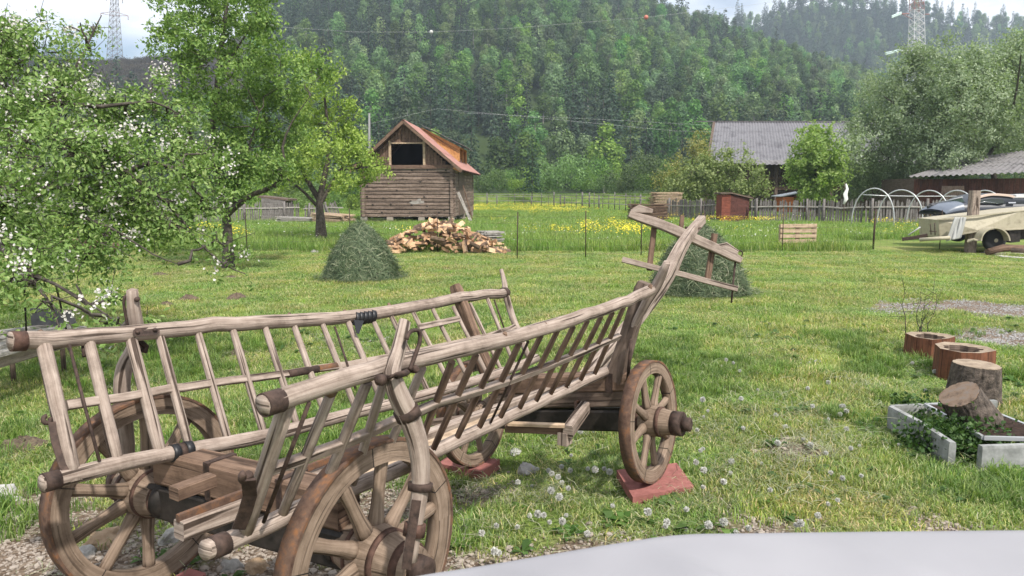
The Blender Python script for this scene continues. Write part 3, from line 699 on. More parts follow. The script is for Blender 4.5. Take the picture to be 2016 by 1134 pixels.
# --- curved staves from the hub ends to the top rails
def brace(pts, name, ws, ts):
    return MB().sweep(pts, list(zip(ws, ts)), 12, 'round', RT, 0.05, dome=.4).build(name, WOOD_GREY, wagon)
pp = dens([(797, 633), (784, 690), (772, 735), (783, 775), (806, 822), (824, 880), (828, 950), (818, 1030), (806, 1105)])
vv = np.interp(np.arange(len(pp)), np.linspace(0, len(pp) - 1, 9), [.73, .755, .79, .80, .815, .83, .835, .84, .84])
nb_pts = [cvp(p[0], p[1], v) for p, v in zip(pp, vv)]
wN = np.interp(np.arange(len(pp)), np.linspace(0, len(pp) - 1, 9), [.023, .028, .033, .036, .038, .038, .034, .029, .028])
nbr = brace(nb_pts, "curved_brace", list(wN), list(wN * .8))
def sub(P, a, b): return [P[i] for i in range(a, b)]
k = len(nb_pts)
MB().sweep([nb_pts[11], nb_pts[12] * .6 + nb_pts[11] * .4, nb_pts[12]], (.043, .036), 16).build("iron_band", IRON, nbr)
MB().sweep([nb_pts[18], nb_pts[18] * .4 + nb_pts[19] * .6], (.041, .034), 16).build("iron_band", IRON, nbr)
MB().sweep([nb_pts[21], nb_pts[22]], (.036, .032), 16).build("iron_band", RBROWN, nbr)
MB().sweep([cvp(p[0], p[1], .85) for p in ((820, 985), (812, 1040), (803, 1095), (800, 1120))], (.015, .006), prof='rect').build("iron_strap", IRON, nbr)
# iron collar holding the stave to the rail and the long hook
mb = MB(); c0 = cvp(772, 737, .79)
mb.sweep([cvp(x, y, v) for x, y, v in ((752, 747, .73), (760, 744, .80), (780, 740, .84), (797, 735, .82), (806, 728, .74))], .011, 8)
mb.lathe(cvp(750, 748, .80), (-.5, -.8, .2), [(-.01, .002), (-.008, .018), (.01, .018), (.02, .006)], 12); mb.lathe(cvp(812, 726, .78), (.6, -.7, .1), [(-.04, .014), (.02, .014), (.03, .006)], 12)
mb.build("iron_collar", IRON, nbr)
rod("iron_hook", [cvp(p[0], p[1], .80) for p in dens([(800, 668), (806, 655), (816, 650), (825, 653), (827, 670), (820, 692), (812, 715), (806, 728)])], .007, IRON, nbr)
pf = dens([(260, 571), (264, 615), (270, 655), (262, 690), (246, 722), (240, 765), (246, 830), (252, 890), (243, 935), (232, 968)])
vf = np.interp(np.arange(len(pf)), np.linspace(0, len(pf) - 1, 10), [-.77, -.78, -.80, -.82, -.83, -.84, -.84, -.84, -.84, -.84])
fb_pts = [cvp(p[0], p[1], v) for p, v in zip(pf, vf)]
wF = np.interp(np.arange(len(pf)), np.linspace(0, len(pf) - 1, 10), [.024, .03, .032, .034, .036, .037, .035, .03, .026, .026])
fbr = brace(fb_pts, "curved_brace", list(wF), list(wF * .8))
rod("iron_hook", [cvp(p[0], p[1], -.80) for p in dens([(253, 582), (246, 584), (244, 600), (248, 622), (252, 648)])], .007, IRON, fbr)
MB().lathe(cvp(270, 589, -.75), (.3, -.9, 0), [(-.01, .011), (.012, .011), (.016, .003)], 10).build("bolt", IRON, fbr)
MB().sweep([cvp(p[0], p[1], -.80) for p in ((268, 668), (284, 682), (280, 694))], (.022, .012), prof='rect').build("iron_strap", IRON, fbr)

# --- wheels
def wheel(c, ax, Rr, nsp, phase, fel=.085, thick=.062, hub_r=.105, hub_in=.15, hub_out=.20, spw=.046, hubmat=None):
    """c: wheel centre, ax: unit vector out of the outer face"""
    ax = Vector(tuple(ax)).normalized(); c = Vector(tuple(c)); x = Vector((0, 0, 1)).cross(ax).normalized(); z = ax.cross(x)
    def ring(r0, r1, h, name, mat, par, n=64, seams=0):
        mb = MB(); prof = [(-h, r0), (-h, r1), (h, r1), (h, r0)]; K = 4
        for i in range(n):
            a = 2 * math.pi * i / n
            wob = 1 + .004 * math.sin(a * 3 + phase) + .003 * math.sin(a * 7)
            for t, r in prof: mb.V.append(tuple(c + ax * t + (x * math.cos(a) + z * math.sin(a)) * (r * wob)))
        for i in range(n):
            j = (i + 1) % n; u0, u1 = r1 * 6.283 * i / n, r1 * 6.283 * (i + 1) / n
            for k in range(K):
                k2 = (k + 1) % K
                mb.face((i * K + k, i * K + k2, j * K + k2, j * K + k), [(u0, k * .08), (u0, k * .08 + .08), (u1, k * .08 + .08), (u1, k * .08)], k % 2 == 1)
        return mb.build(name, mat, par)
    rim = ring(Rr - fel, Rr - .011, thick / 2, "wheel", WOOD_BROWN if hubmat is None else hubmat, wagon)
    ring(Rr - .0112, Rr, thick / 2 + .004, "iron_tyre", RUST, rim)
    for k in range(5):                                                     # joints between the felloes
        a = 2 * math.pi * (k + .3) / 5; d = x * math.cos(a) + z * math.sin(a); s = ax.cross(d)
        MB().box(c + d * (Rr - fel / 2 - .006), (.004, fel * .9, thick + .0016), M=Matrix((s, d, ax)).transposed()).build("felloe_joint", TAR, rim)
    mb = MB(); h = hub_r
    mb.lathe(c, ax, [(-hub_in, h * .74), (-hub_in * .8, h * .82), (-.05, h * 1.0), (-.02, h * 1.08), (.03, h * 1.08), (.07, h * .98), (hub_out * .7, h * .82), (hub_out, h * .70)], 36)
    hub = mb.build("hub", WOOD_BROWN if hubmat is None else hubmat, rim)
    for t, r, w_ in ((-.062, 1.03, .02), (.06, 1.05, .022), (hub_out - .055, .84, .06 if Rr < .4 else .03), (-hub_in + .012, .80, .02)):
        MB().lathe(c + ax * t, ax, [(0, h * (r - .08)), (0, h * r), (w_, h * r), (w_, h * (r - .08))], 36).build("hub_ring", IRON if t > .1 and Rr < .4 else RBROWN, rim)
    MB().lathe(c + ax * hub_out, ax, [(0, h * .5), (.05, h * .48), (.055, h * .3)], 20).build("axle_end", IRON, rim)
    for k in range(nsp):
        a = phase + 2 * math.pi * k / nsp; d = x * math.cos(a) + z * math.sin(a); s = ax.cross(d)
        r0, r1 = h * .95, Rr - fel + .01; of = ax * .006 * (1 if k % 2 else -1)
        pts = [c + of + d * (r0 + (r1 - r0) * t) for t in (0, .12, .3, .6, .85, 1)]
        MB().sweep(pts, [(spw * .62, spw * .75), (spw * .6, spw * .75), (spw * .48, spw * .62), (spw * .45, spw * .55), (spw * .5, spw * .6), (spw * .52, spw * .6)], 12, 'round', s, 0.05).build("spoke", WOOD_GREY if hubmat is None else hubmat, rim)
    return rim
RW = .43
WHEEL_W = wood("wheel_wood", (0.30, 0.225, 0.17), (0.14, 0.098, 0.07))
cn_ = atz(736, 1090, RW); cf_ = atz(290, 966, RW)
wheel(cn_, RT, RW, 10, R(8), hubmat=WHEEL_W)
wheel(cf_, -RT, RW, 10, R(20), hubmat=WHEEL_W)
c_fn = np.array([.8185, 4.269, .392]); RFN = .362
wheel(c_fn, RT + UP * .08, RFN, 8, R(12), hubmat=WHEEL_W, fel=.075, thick=.06, hub_r=.085, hub_in=.1, hub_out=.2, spw=.042)
c_ff = cvp(933, 912, -.56) + UP * RFN
wheel(c_ff, -RT - UP * .08, RFN, 8, R(33), hubmat=WHEEL_W, fel=.075, thick=.06, hub_r=.085, hub_in=.1, hub_out=.2, spw=.042)

# --- axles, bolsters, perch
def beam(name, a, b, w, h, mat, par=wagon, up=UP): return MB().sweep([a, np.array(a) * .5 + np.array(b) * .5, b], (w / 2, h / 2), 8, 'rect', up).build(name, mat, par)
ra0, ra1 = cf_ + RT * .10, cn_ - RT * .10
beam("axle_beam", ra0 + UP * .0, ra1, .13, .15, TAR)
bol = beam("bolster", cf_ + RT * .16 + UP * .16, cn_ - RT * .12 + UP * .15, .13, .15, WOOD_BROWN)
for t in (.33, .72):
    p = (cf_ + RT * .16 + UP * .16) * (1 - t) + (cn_ - RT * .12 + UP * .15) * t
    MB().box(p, (.138, .03, .158), M=Matrix((FW, RT, UP)).transposed()).build("iron_band", IRON, bol)
MB().lathe((cf_ * .8 + cn_ * .2) + UP * .235, UP, [(-.01, .02), (.006, .018), (.012, .004)], 12).build("bolt", IRON, bol)
for rr, cc, sg in ((.085, cf_, 1), (.085, cn_, -1)):
    MB().lathe(cc + RT * sg * .12, RT * sg, [(0.02, .07), (.03, .088), (.06, .08), (.07, .05)], 24).build("hub_grease", TAR, wagon)
f0, f1 = c_ff + RT * .12, c_fn - RT * .12
beam("axle_beam", f0 + UP * -.01, f1 - UP * .01, .12, .13, TAR)
beam("axle_bed", f0 + UP * .115 + RT * .05, f1 + UP * .125 - RT * .03, .12, .10, WOOD_DARK)
fb_ = beam("bolster", f0 + UP * .225 + RT * .08, f1 + UP * .235 + RT * .02, .13, .11, WOOD_BROWN)
for t in (.86, .13):
    p = (f0 + UP * .225 + RT * .08) * (1 - t) + (f1 + UP * .235 + RT * .02) * t
    MB().box(p, (.138, .045, .118), M=Matrix((FW, RT, UP)).transposed()).build("iron_band", IRON, fb_)
beam("perch_beam", cvp(352, 1044, 0), cvp(1090, 768, .05), .06, .07, WOOD_GREY)
beam("perch_tail", cvp(342, 972, -.12), cvp(342, 972, -.12) + FW * .16, .06, .05, WOOD_BROWN)
beam("iron_bar", cvp(349, 1021, 0), cvp(697, 886, .02), .016, .03, RUST)
beam("floor_board", cvp(560, 1010, .14), cvp(1010, 812, .18), .14, .026, WOOD_PALE)
# stakes on the front bolster
for top_, bot_, w_ in (((1269, 556), (1211, 748), .078), ((895, 561), (962, 738), .068)):
    A, B_ = cup(*top_, 2.24), cup(*bot_, 2.24); d = B_ - A
    MB().sweep([A, A + d * .06, A + d * .5, B_], [(w_ * .42, w_ * .38), (w_ * .52, w_ * .5), (w_ * .55, w_ * .5), (w_ * .72, w_ * .5)], 8, 'rect', FW).build("stake", WOOD_DARK if top_[0] > 1000 else WOOD_BROWN, wagon)
rod("iron_rod", [cup(1243, 668, 2.17), cup(1240, 700, 2.17), cup(1236, 747, 2.17)], .01)
# splinter bar and hounds
fr = beam("hound", atz(1153, 800, .43), atz(1118, 850, .38), .06, .075, WOOD_GREY)
beam("splinter_bar", atz(995, 843, .37), atz(1122, 848, .37), .05, .04, WOOD_BROWN)
beam("splinter_bar", atz(1000, 834, .41), atz(1112, 838, .41), .04, .02, WOOD_PALE)
MB().box(atz(1112, 862, .33), (.06, .07, .075), -HD).build("block", WOOD_GREY, wagon)
rod("iron_lever", [atz(1134, 806, .43), atz(1133, 792, .46), atz(1168, 777, .47)], .011, RUST)
beam("cross_board", cvp(846, 832, -.12), cvp(1004, 812, -.1), .05, .03, WOOD_DARK)
# raised pole
pole = [(1150, 748), (1215, 672), (1280, 592), (1313, 542), (1338, 492), (1360, 458), (1382, 432)]
pz = [cvp(p[0], p[1], .02) for p in dens(pole)]
dl = np.interp(np.arange(len(pz)), np.linspace(0, len(pz) - 1, 7), [.05, .052, .052, .058, .05, .042, .04])
pol = MB().sweep(pz, list(zip(dl, dl * .9)), 8, 'rect', RT, 0.05).build("draft_pole", WOOD_GREY, wagon)
MB().lathe(pz[-3] + RT * .03 , RT, [(-.12, .012), (.03, .012)], 10).build("peg", WOOD_DARK, pol)

# --- yoke hung on the pole
yd = Vector(tuple(pz[-2])); YP = np.array(yd) - VF * .05
def yk(px, py, off=0.0, tilt=.18):
    nn = VF * 1.0 + VR * tilt; nn = nn / np.linalg.norm(nn); return onp(px, py, YP - nn * off, nn)
yoke = empty("ox_yoke", yk(1345, 470), "grey wooden ox yoke with two bars and upright pins hung on the wagon pole", "yoke")
def ysw(name, pts, rad, mat, prof='rect', par=yoke, up=None): return MB().sweep(pts, rad, 12, prof, up if up is not None else -VF, .05, dome=.2 if prof == 'round' else 0).build(name, mat, par)
yb = [(1239, 422), (1262, 430), (1300, 442), (1345, 461), (1390, 481), (1430, 499), (1459, 514)]
ysw("yoke_beam", [yk(*p, .06) for p in dens(yb)], [(a, b) for a, b in zip(np.interp(range(19), [0, 2, 5, 9, 13, 16, 18], [.03, .036, .044, .046, .042, .04, .026]), [.045] * 19)], WOOD_GREY)
for cpx in ((1243, 417, 1258, 408, 1285, 417), (1408, 487, 1428, 482, 1452, 498)):
    ysw("shoulder", [yk(cpx[0], cpx[1], .06), yk(cpx[2], cpx[3] + 4, .06), yk(cpx[4], cpx[5], .06)], [(.02, .04), (.04, .042), (.02, .04)], WOOD_GREY)
ysw("lower_bar", [yk(*p, .06) for p in ((1225, 511), (1280, 525), (1345, 541), (1400, 556), (1452, 569))], (.026, .03), WOOD_GREY)
for a, b, w_, r_ in (((1290, 430), (1278, 533), .024, 'rect'), ((1343, 424), (1340, 462), .019, 'rect'), ((1407, 460), (1392, 556), .026, 'rect'), ((1338, 500), (1336, 540), .009, 'round')):
    ysw("pin", [yk(*a, .02 if r_ == 'rect' else .06), yk(*b, .02 if r_ == 'rect' else .06)], (w_, w_ * .8), WOOD_BROWN, r_)
ysw("iron_pin", [yk(1448, 512, .06), yk(1443, 560, .06), yk(1440, 596, .06)], .009, IRON, 'round')
ysw("iron_ring", [yk(1456 + 6 * math.cos(a), 499 + 6 * math.sin(a), .06) for a in np.linspace(-2.6, 3.2, 14)], .006, IRON, 'round')
# --- red paving slabs under the front wheels, brick by the rear one
SLAB = mottled("red_concrete", (0.20, 0.075, 0.065), (0.31, 0.125, 0.11), 14, 0.95, 0.25)
def slab(corners, z, h, label, name="paving_slab"):
    P = [atz(a, b, z) for a, b in corners]
    o = MB().prism(P, (0, 0, -h)).build(name, SLAB)
    return tag(o, label, "paving slab", "red slabs under the wagon wheels")
slab([(1246, 979), (1366, 957), (1332, 911), (1214, 925)], .034, .05, "red concrete slab under the near front wagon wheel, lying almost flush in the grass")
slab([(862, 912), (948, 930), (984, 904), (886, 895)], float(c_ff[2]) - RFN + .002, .07, "red concrete slab with a thick grey edge under the far front wagon wheel")
slab([(345, 1134), (380, 1150), (405, 1128), (372, 1118)], .05, .06, "red brick half buried in gravel between the rear wagon wheels", "brick")
# ------------------------------------------------------------------ trees
def leaf_cloud(C, D, size, r, aspect=.5, cup=.25, normals=None, align=.7):
    """one folded leaf per row: C base points, D outward directions (n,3), size (n,)"""
    n = len(C); D = D / np.maximum(np.linalg.norm(D, axis=1, keepdims=True), 1e-6)
    rv = r.normal(0, 1, (n, 3)); S = np.cross(D, rv)
    if normals is not None:                              # leaf faces look outwards from the crown, with some scatter
        NN = normals / np.maximum(np.linalg.norm(normals, axis=1, keepdims=True), 1e-6) * align + rv * (1 - align) * .7
        D = D - NN * np.sum(D * NN, 1, keepdims=True) / np.maximum(np.sum(NN * NN, 1, keepdims=True), 1e-6); D /= np.maximum(np.linalg.norm(D, axis=1, keepdims=True), 1e-6)
        S = np.cross(D, NN)
    S /= np.maximum(np.linalg.norm(S, axis=1, keepdims=True), 1e-6)
    Nn = np.cross(S, D); s = size[:, None]
    V = np.zeros((n, 4, 3))
    V[:, 0] = C; V[:, 1] = C + D * s * .5 - S * s * aspect * .5 + Nn * s * cup * .4
    V[:, 2] = C + D * s * .5 + S * s * aspect * .5 + Nn * s * cup * .4; V[:, 3] = C + D * s
    b = np.arange(n)[:, None] * 4
    F = np.stack([b + np.array([0, 1, 3]), b + np.array([0, 3, 2])], 1).reshape(-1, 3)
    return V.reshape(-1, 3), F
def twig_tubes(segs, name, mat, parent, sides=5):
    """segs: list of (points, r0, r1)"""
    mb = MB()
    for pts, r0, r1 in segs:
        n = len(pts)
        mb.sweep(pts, [float(r0 + (r1 - r0) * i / (n - 1)) for i in range(n)], sides if r0 < .05 else 9, jit=.12 if r0 > .05 else 0, cap=False)
    return mb.build(name, mat, parent)
def crooked(a, b, n, wob, r, sag=0.0):
    a, b = np.array(a), np.array(b); L = np.linalg.norm(b - a); P = []
    off = r.normal(0, wob * L, (n + 1, 3)); off[0] = 0; off[-1] = 0
    for i in range(n + 1):
        t = i / n; P.append(a + (b - a) * t + off[i] * math.sin(math.pi * t) + np.array([0, 0, -sag * L * math.sin(math.pi * t)]))
    return P
def grow(name, label, cat, base, trunk, tr, limbs, lobes, leafmat, seed, clumps=14, leaves=26, lsize=.07, cl_rad=.28, droop=0.0, bark=None, group=None, blossom=None, bl_n=0, bl_lobes=None, gap=-.26, spread=.3, leafname="crown", twigs=True, flat=1.0, dirv=(0, 0, .35), bl_size=.021):
    """trunk: 3D points; limbs: list of (pts, r0, r1); lobes: list of (centre, radius)"""
    r = np.random.default_rng(seed); bark = bark or BARK
    root = empty(name, base, label, cat, group)
    segs = [(trunk, tr, tr * .45)] if len(trunk) > 1 else []
    segs += limbs
    nodes_ = [np.array(p) for s in segs for p in s[0][1:]]
    nodes_ = np.array(nodes_)
    CC, DD, SS, BC, NV = [], [], [], [], []
    tw = []
    for li, (c, rad) in enumerate(lobes):
        c = np.array(c, float)
        d = np.linalg.norm(nodes_ - c, axis=1) + np.where(nodes_[:, 2] > c[2] + rad, 1.0, 0)
        a = nodes_[np.argmin(d)]
        if twigs:
            P = crooked(a, c, 5, .07, r); tw.append((P, max(.01, tr * .1), .006))
        nc = max(3, int(clumps * (rad / .6) ** 2 if rad < .6 else clumps * (rad / .6) ** 2))
        for k in range(nc):
            v = r.normal(0, 1, 3); v /= np.linalg.norm(v); q = rad * r.uniform(.25, 1.0) ** .6
            cc = c + v * q * np.array([1, 1, flat])
            if mnoise.noise(Vector(cc * (1.1 / max(cl_rad, .2)) * .35)) < gap: continue
            dirc = v + np.array(dirv) * 1.0 + r.normal(0, .35, 3); dirc /= np.linalg.norm(dirc)
            L = cl_rad * r.uniform(.7, 1.5)
            if twigs and k % 2 == 0:
                st = c + (cc - c) * .35; tw.append(([st, (st + cc) / 2 + r.normal(0, .04, 3), cc, cc + dirc * L], .007 if tr < .3 else .009, .002))
            m = max(4, int(leaves * r.uniform(.6, 1.4)))
            t = r.uniform(-.6, 1, m)[:, None]
            pos = cc + dirc * L * t + r.normal(0, cl_rad * spread, (m, 3)); pos[:, 2] -= droop * (t[:, 0] + .6) ** 2 * L
            dd = dirc + r.normal(0, .8, (m, 3)) + np.array([0, 0, .1])
            CC.append(pos); DD.append(dd); NV.append(np.tile(v * .8 + dirc * .2 + np.array([0, 0, .35]), (m, 1)) + (pos - cc) / cl_rad * .5); SS.append(lsize * r.uniform(.6, 1.3, m))
            if blossom is not None and (bl_lobes is None or li in bl_lobes) and r.uniform() < bl_n:
                nb = int(r.uniform(12, 36)); bp = cc + dirc * L * r.uniform(-.2, .9) + v * cl_rad * .4
                BC.append((bp, nb))
    V, F = leaf_cloud(np.concatenate(CC), np.concatenate(DD), np.concatenate(SS), r, normals=np.concatenate(NV), align=.55)
    cr = obj_np(leafname, V, F, leafmat, root)
    if segs or tw: twig_tubes(segs + tw, "trunk", bark, root, 4)
    if BC:
        pv, pf = [], []
        for bp, nb in BC:
            for _ in range(nb):
                c = bp + r.normal(0, .048, 3); ax = r.normal(0, 1, 3) + np.array([0, -.6, .5]); ax /= np.linalg.norm(ax)
                x = np.cross(ax, r.normal(0, 1, 3)); x /= np.linalg.norm(x); y = np.cross(ax, x)
                for k in range(5):
                    an = k * 1.2566; e = x * math.cos(an) + y * math.sin(an); f = np.cross(ax, e); s = bl_size * .62 * r.uniform(.8, 1.2)
                    b0 = len(pv); pv += [c, c + e * s * .6 - f * s * .42 + ax * s * .2, c + e * s + ax * s * .3, c + e * s * .6 + f * s * .42 + ax * s * .2]; pf.append((b0, b0 + 1, b0 + 2, b0 + 3))
        o = obj_np("blossom", np.array(pv), pf, blossom, root); o["kind"] = "stuff"
    return root
def plobe(px, py, rpx, y): return (aty(px, py, y), rpx * y / FPX)
L_APPLE = leafy("apple_leaves", [(0.0, (0.08, 0.15, 0.035)), (0.5, (0.145, 0.24, 0.058)), (0.85, (0.20, 0.295, 0.085)), (1.0, (0.28, 0.35, 0.14))], 0.1, 0.24)
L_PEAR = leafy("pear_leaves", [(0.0, (0.07, 0.15, 0.03)), (0.5, (0.155, 0.275, 0.052)), (1.0, (0.27, 0.39, 0.10))], 0.1, 0.27)
L_PEAR2 = leafy("plum_leaves", [(0.0, (0.115, 0.19, 0.03)), (0.5, (0.24, 0.345, 0.055)), (1.0, (0.36, 0.455, 0.10))], 0.1, 0.27)
L_SILVER = leafy("silver_leaves", [(0.0, (0.18, 0.235, 0.14)), (0.5, (0.25, 0.31, 0.19)), (0.85, (0.33, 0.39, 0.25)), (1.0, (0.44, 0.49, 0.37))], 0.1, 0.3)
L_BRIGHT = leafy("young_leaves", [(0.0, (0.13, 0.205, 0.045)), (0.5, (0.24, 0.335, 0.08)), (1.0, (0.35, 0.435, 0.14))], 0.1, 0.4)
L_OLIVE = leafy("olive_leaves", [(0.0, (0.11, 0.155, 0.045)), (0.5, (0.22, 0.275, 0.09)), (1.0, (0.34, 0.39, 0.16))], 0.1, 0.3)
L_BRONZE = leafy("bronze_leaves", [(0.0, (0.12, 0.125, 0.04)), (0.5, (0.24, 0.245, 0.08)), (1.0, (0.36, 0.33, 0.13))], 0.1, 0.3)
PETAL = leafy("petals", [(0.0, (0.50, 0.48, 0.44)), (0.7, (0.66, 0.645, 0.62)), (1.0, (0.62, 0.5, 0.47))], 0.05, 0.25, tint=(.8, .8, .8))
def pts(path, ys):
    P = dens(path, 2); Y = np.interp(np.linspace(0, 1, len(P)), np.linspace(0, 1, len(ys)), ys); return [aty(p[0], p[1], y) for p, y in zip(P, Y)]

# blossoming apple, close on the left
AL = [(60, 110, 95, 8), (40, 200, 105, 7.5), (150, 215, 80, 8), (240, 245, 80, 8), (325, 225, 62, 8.5), (100, 300, 105, 7), (220, 320, 85, 7), (335, 305, 72, 7.5),
      (395, 345, 45, 7.5), (60, 410, 95, 6.5), (170, 425, 75, 6.5), (300, 385, 72, 7), (385, 415, 42, 7), (430, 470, 26, 7), (55, 495, 60, 6.3), (165, 500, 48, 6), (150, 560, 40, 5.8),
      (228, 590, 32, 5.6), (20, 545, 50, 6.2), (335, 440, 40, 7), (175, 95, 24, 8.5), (158, 45, 15, 8.5), (185, 50, 12, 8.5), (-10, 60, 60, 8), (-60, 200, 110, 8), (-60, 400, 110, 7), (20, 60, 40, 8.2), (130, 62, 10, 8.5), (200, 470, 36, 6.2), (262, 452, 38, 6.6),
      (75, 590, 26, 5.9), (300, 165, 30, 8.6), (410, 300, 30, 7.6), (455, 505, 14, 7), (290, 640, 12, 5.5), (210, 640, 18, 5.6)]
ag = rng.normal(0, .45, len(AL))
alobes = [plobe(a, b, c, d + g) for (a, b, c, d), g in zip(AL, ag)]
a_tr = pts([(-130, 640), (-90, 520), (-40, 430), (0, 390)], [7.6, 7.4, 7.2, 7.0])
a_limbs = [(pts([(0, 390), (60, 372), (130, 368), (200, 366), (250, 340), (290, 322), (335, 330), (400, 390)], [7, 7, 7, 7, 7.1, 7.2, 7.3, 7.2]), .045, .012),
           (pts([(-40, 430), (-10, 470), (30, 520), (60, 540), (110, 560), (170, 600)], [7.2, 6.8, 6.3, 6.1, 5.9, 5.7]), .045, .008),
           (pts([(0, 390), (40, 300), (90, 200), (150, 130), (185, 60), (200, 30)], [7, 7.4, 7.8, 8.2, 8.5, 8.5]), .035, .005),
           (pts([(0, 390), (20, 280), (10, 160), (30, 60)], [7, 7.4, 7.8, 8]), .032, .006),
           (pts([(250, 340), (330, 400), (385, 470), (440, 520), (485, 540)], [7.1, 7.1, 7, 7, 7]), .022, .004),
           (pts([(170, 430), (230, 455), (300, 500), (350, 520)], [6.6, 6.4, 6.3, 6.2]), .016, .003),
           (pts([(110, 560), (180, 600), (240, 640), (280, 655)], [5.9, 5.7, 5.5, 5.5]), .014, .003),
           (pts([(60, 540), (100, 600), (118, 650), (135, 690)], [6.1, 5.8, 5.7, 5.6]), .014, .003),
           (pts([(60, 540), (80, 575), (140, 640), (145, 668)], [6.1, 5.8, 5.7, 5.7]), .012, .003),
           (pts([(90, 200), (200, 210), (300, 200), (360, 230)], [7.8, 8, 8.3, 8.4]), .03, .005)]
grow("apple_tree", "blossoming apple tree with drooping white-flowered branches hanging over the lawn beside the wagon", "tree", a_tr[0] * [1, 1, 0], a_tr, .17, a_limbs, alobes,
     L_APPLE, 21, clumps=140, leaves=34, lsize=.052, cl_rad=.15, droop=.5, blossom=PETAL, bl_n=.17, dirv=(.1, -.1, .25))
knot = MB().lathe(aty(48, 541, 6.1), (.8, -.3, -.35), [(-.16, .03), (-.13, .06), (-.05, .085), (.05, .09), (.11, .06), (.14, .01)], 12).build("sawn_knot", BARK, bpy.data.objects["apple_tree"])

# tall fruit tree in the middle left
PL = [(365, 75, 58), (350, 20, 50), (410, 30, 62), (470, 20, 60), (360, 160, 48), (425, 125, 66), (490, 105, 58), (335, 110, 34), (520, 60, 38), (560, 160, 60), (540, 225, 64), (470, 205, 66), (405, 225, 56),
      (600, 150, 40), (430, 300, 56), (500, 295, 58), (560, 285, 52), (395, 300, 42), (620, 130, 36), (480, 345, 44), (545, 335, 36), (425, 355, 40), (305, 75, 20), (450, -60, 80), (380, -50, 60), (500, -30, 40), (380, 400, 34), (470, 395, 30)]
p_tr = pts([(450, 527), (449, 480), (446, 430), (440, 395)], [16.6, 16.6, 16.6, 16.6])
p_limbs = [(pts([(441, 400), (425, 330), (420, 240), (430, 150), (440, 60), (455, -60)], [16.6, 16.8, 17, 17, 17, 17]), .10, .03),
           (pts([(444, 425), (470, 402), (500, 382), (540, 366), (562, 335), (556, 290), (575, 240), (610, 190)], [16.6, 16.3, 16.1, 16, 16, 16, 16, 16]), .08, .006),
           (pts([(440, 400), (400, 340), (375, 270), (360, 180), (350, 90)], [16.6, 16.9, 17.2, 17.4, 17.4]), .07, .02),
           (pts([(430, 150), (470, 90), (500, 40), (520, -20)], [17, 16.8, 16.6, 16.4]), .035, .01),
           (pts([(460, 405), (468, 350), (490, 290), (510, 220)], [16.4, 16.3, 16.2, 16]), .05, .012)]
grow("pear_tree", "tall pear tree with forked dark trunk, taller of the two left of the barn", "tree", p_tr[0] * [1, 1, 0], p_tr, .15, p_limbs,
     [plobe(a, b, c, 16.6 + g) for (a, b, c), g in zip(PL, rng.normal(0, .9, len(PL)))], L_PEAR, 22, clumps=56, leaves=36, lsize=.088, cl_rad=.2, spread=.26, gap=-.14)
QL = [(600, 300, 46), (650, 262, 50), (620, 205, 44), (662, 315, 54), (565, 330, 38), (692, 282, 36), (702, 330, 34), (640, 150, 34), (610, 125, 26), (735, 318, 22), (752, 332, 14), (590, 250, 40), (675, 225, 30), (640, 350, 34), (715, 355, 20), (570, 370, 22), (765, 318, 9), (690, 370, 20)]
q_tr = pts([(633, 476), (631, 430), (628, 390)], [25, 25, 25])
q_limbs = [(pts([(628, 392), (605, 355), (590, 320), (570, 290)], [25, 25, 24.6, 24.4]), .10, .02), (pts([(629, 392), (640, 340), (648, 290), (640, 200), (630, 140)], [25, 25, 25, 25, 25]), .11, .02),
           (pts([(630, 400), (655, 360), (680, 320), (700, 290)], [25, 25.2, 25.4, 25.4]), .09, .02), (pts([(628, 410), (600, 380), (570, 355), (545, 340)], [25, 24.8, 24.6, 24.6]), .06, .015),
           (pts([(670, 335), (710, 330), (750, 325), (768, 320)], [25.2, 24.8, 24.4, 24.2]), .03, .006)]
grow("plum_tree", "lower yellow-green fruit tree with a pale straight trunk reaching towards the log barn gable", "tree", q_tr[0] * [1, 1, 0], q_tr, .21, q_limbs,
     [plobe(a, b, c, 25 + g) for (a, b, c), g in zip(QL, rng.normal(0, .8, len(QL)))], L_PEAR2, 23, clumps=38, leaves=34, lsize=.115, cl_rad=.26, spread=.26, gap=-.08)
# big silvery tree on the right
SL_ = [(1715, 290, 55), (1695, 335, 42), (1745, 215, 52), (1790, 165, 55), (1850, 130, 55), (1925, 128, 46), (2000, 118, 46), (1820, 235, 75), (1905, 215, 85), (1990, 210, 85), (1765, 320, 50), (1855, 300, 68), (1950, 280, 75),
       (2045, 260, 90), (1690, 250, 26), (1720, 180, 24), (1800, 118, 26), (1870, 100, 22), (1670, 300, 24), (1740, 350, 34), (1810, 345, 40), (1680, 370, 22), (1990, 150, 60), (1880, 170, 60)]
s_tr = [np.array([31.2, 48, 0]), np.array([31, 48, 2]), np.array([30.6, 48, 3.6])]
s_limbs = [(pts([(1930, 330), (1905, 260), (1880, 215), (1920, 175), (1970, 148), (2016, 145)], [48, 48, 48, 48, 48, 48]), .12, .03), (pts([(1900, 180), (1950, 168), (2000, 160), (2030, 150)], [48, 48, 48, 48]), .09, .05),
           (pts([(1930, 330), (1840, 280), (1780, 220), (1740, 190)], [48, 48, 48, 48]), .13, .03), (pts([(1930, 330), (1990, 230), (2010, 110)], [48, 48, 34]), .13, .03), (pts([(1940, 340), (1850, 340), (1750, 310)], [48, 48, 48]), .09, .02)]
grow("willow_tree", "large spreading grey-green tree with silvery leaves behind the long low shed on the right", "tree", s_tr[0], s_tr, .28, s_limbs,
     [plobe(a, b, c, 48 + g) for (a, b, c), g in zip(SL_, rng.normal(0, 1.7, len(SL_)))], L_SILVER, 24, clumps=12, leaves=48, lsize=.18, cl_rad=.6, gap=-.3, dirv=(0, 0, .2))
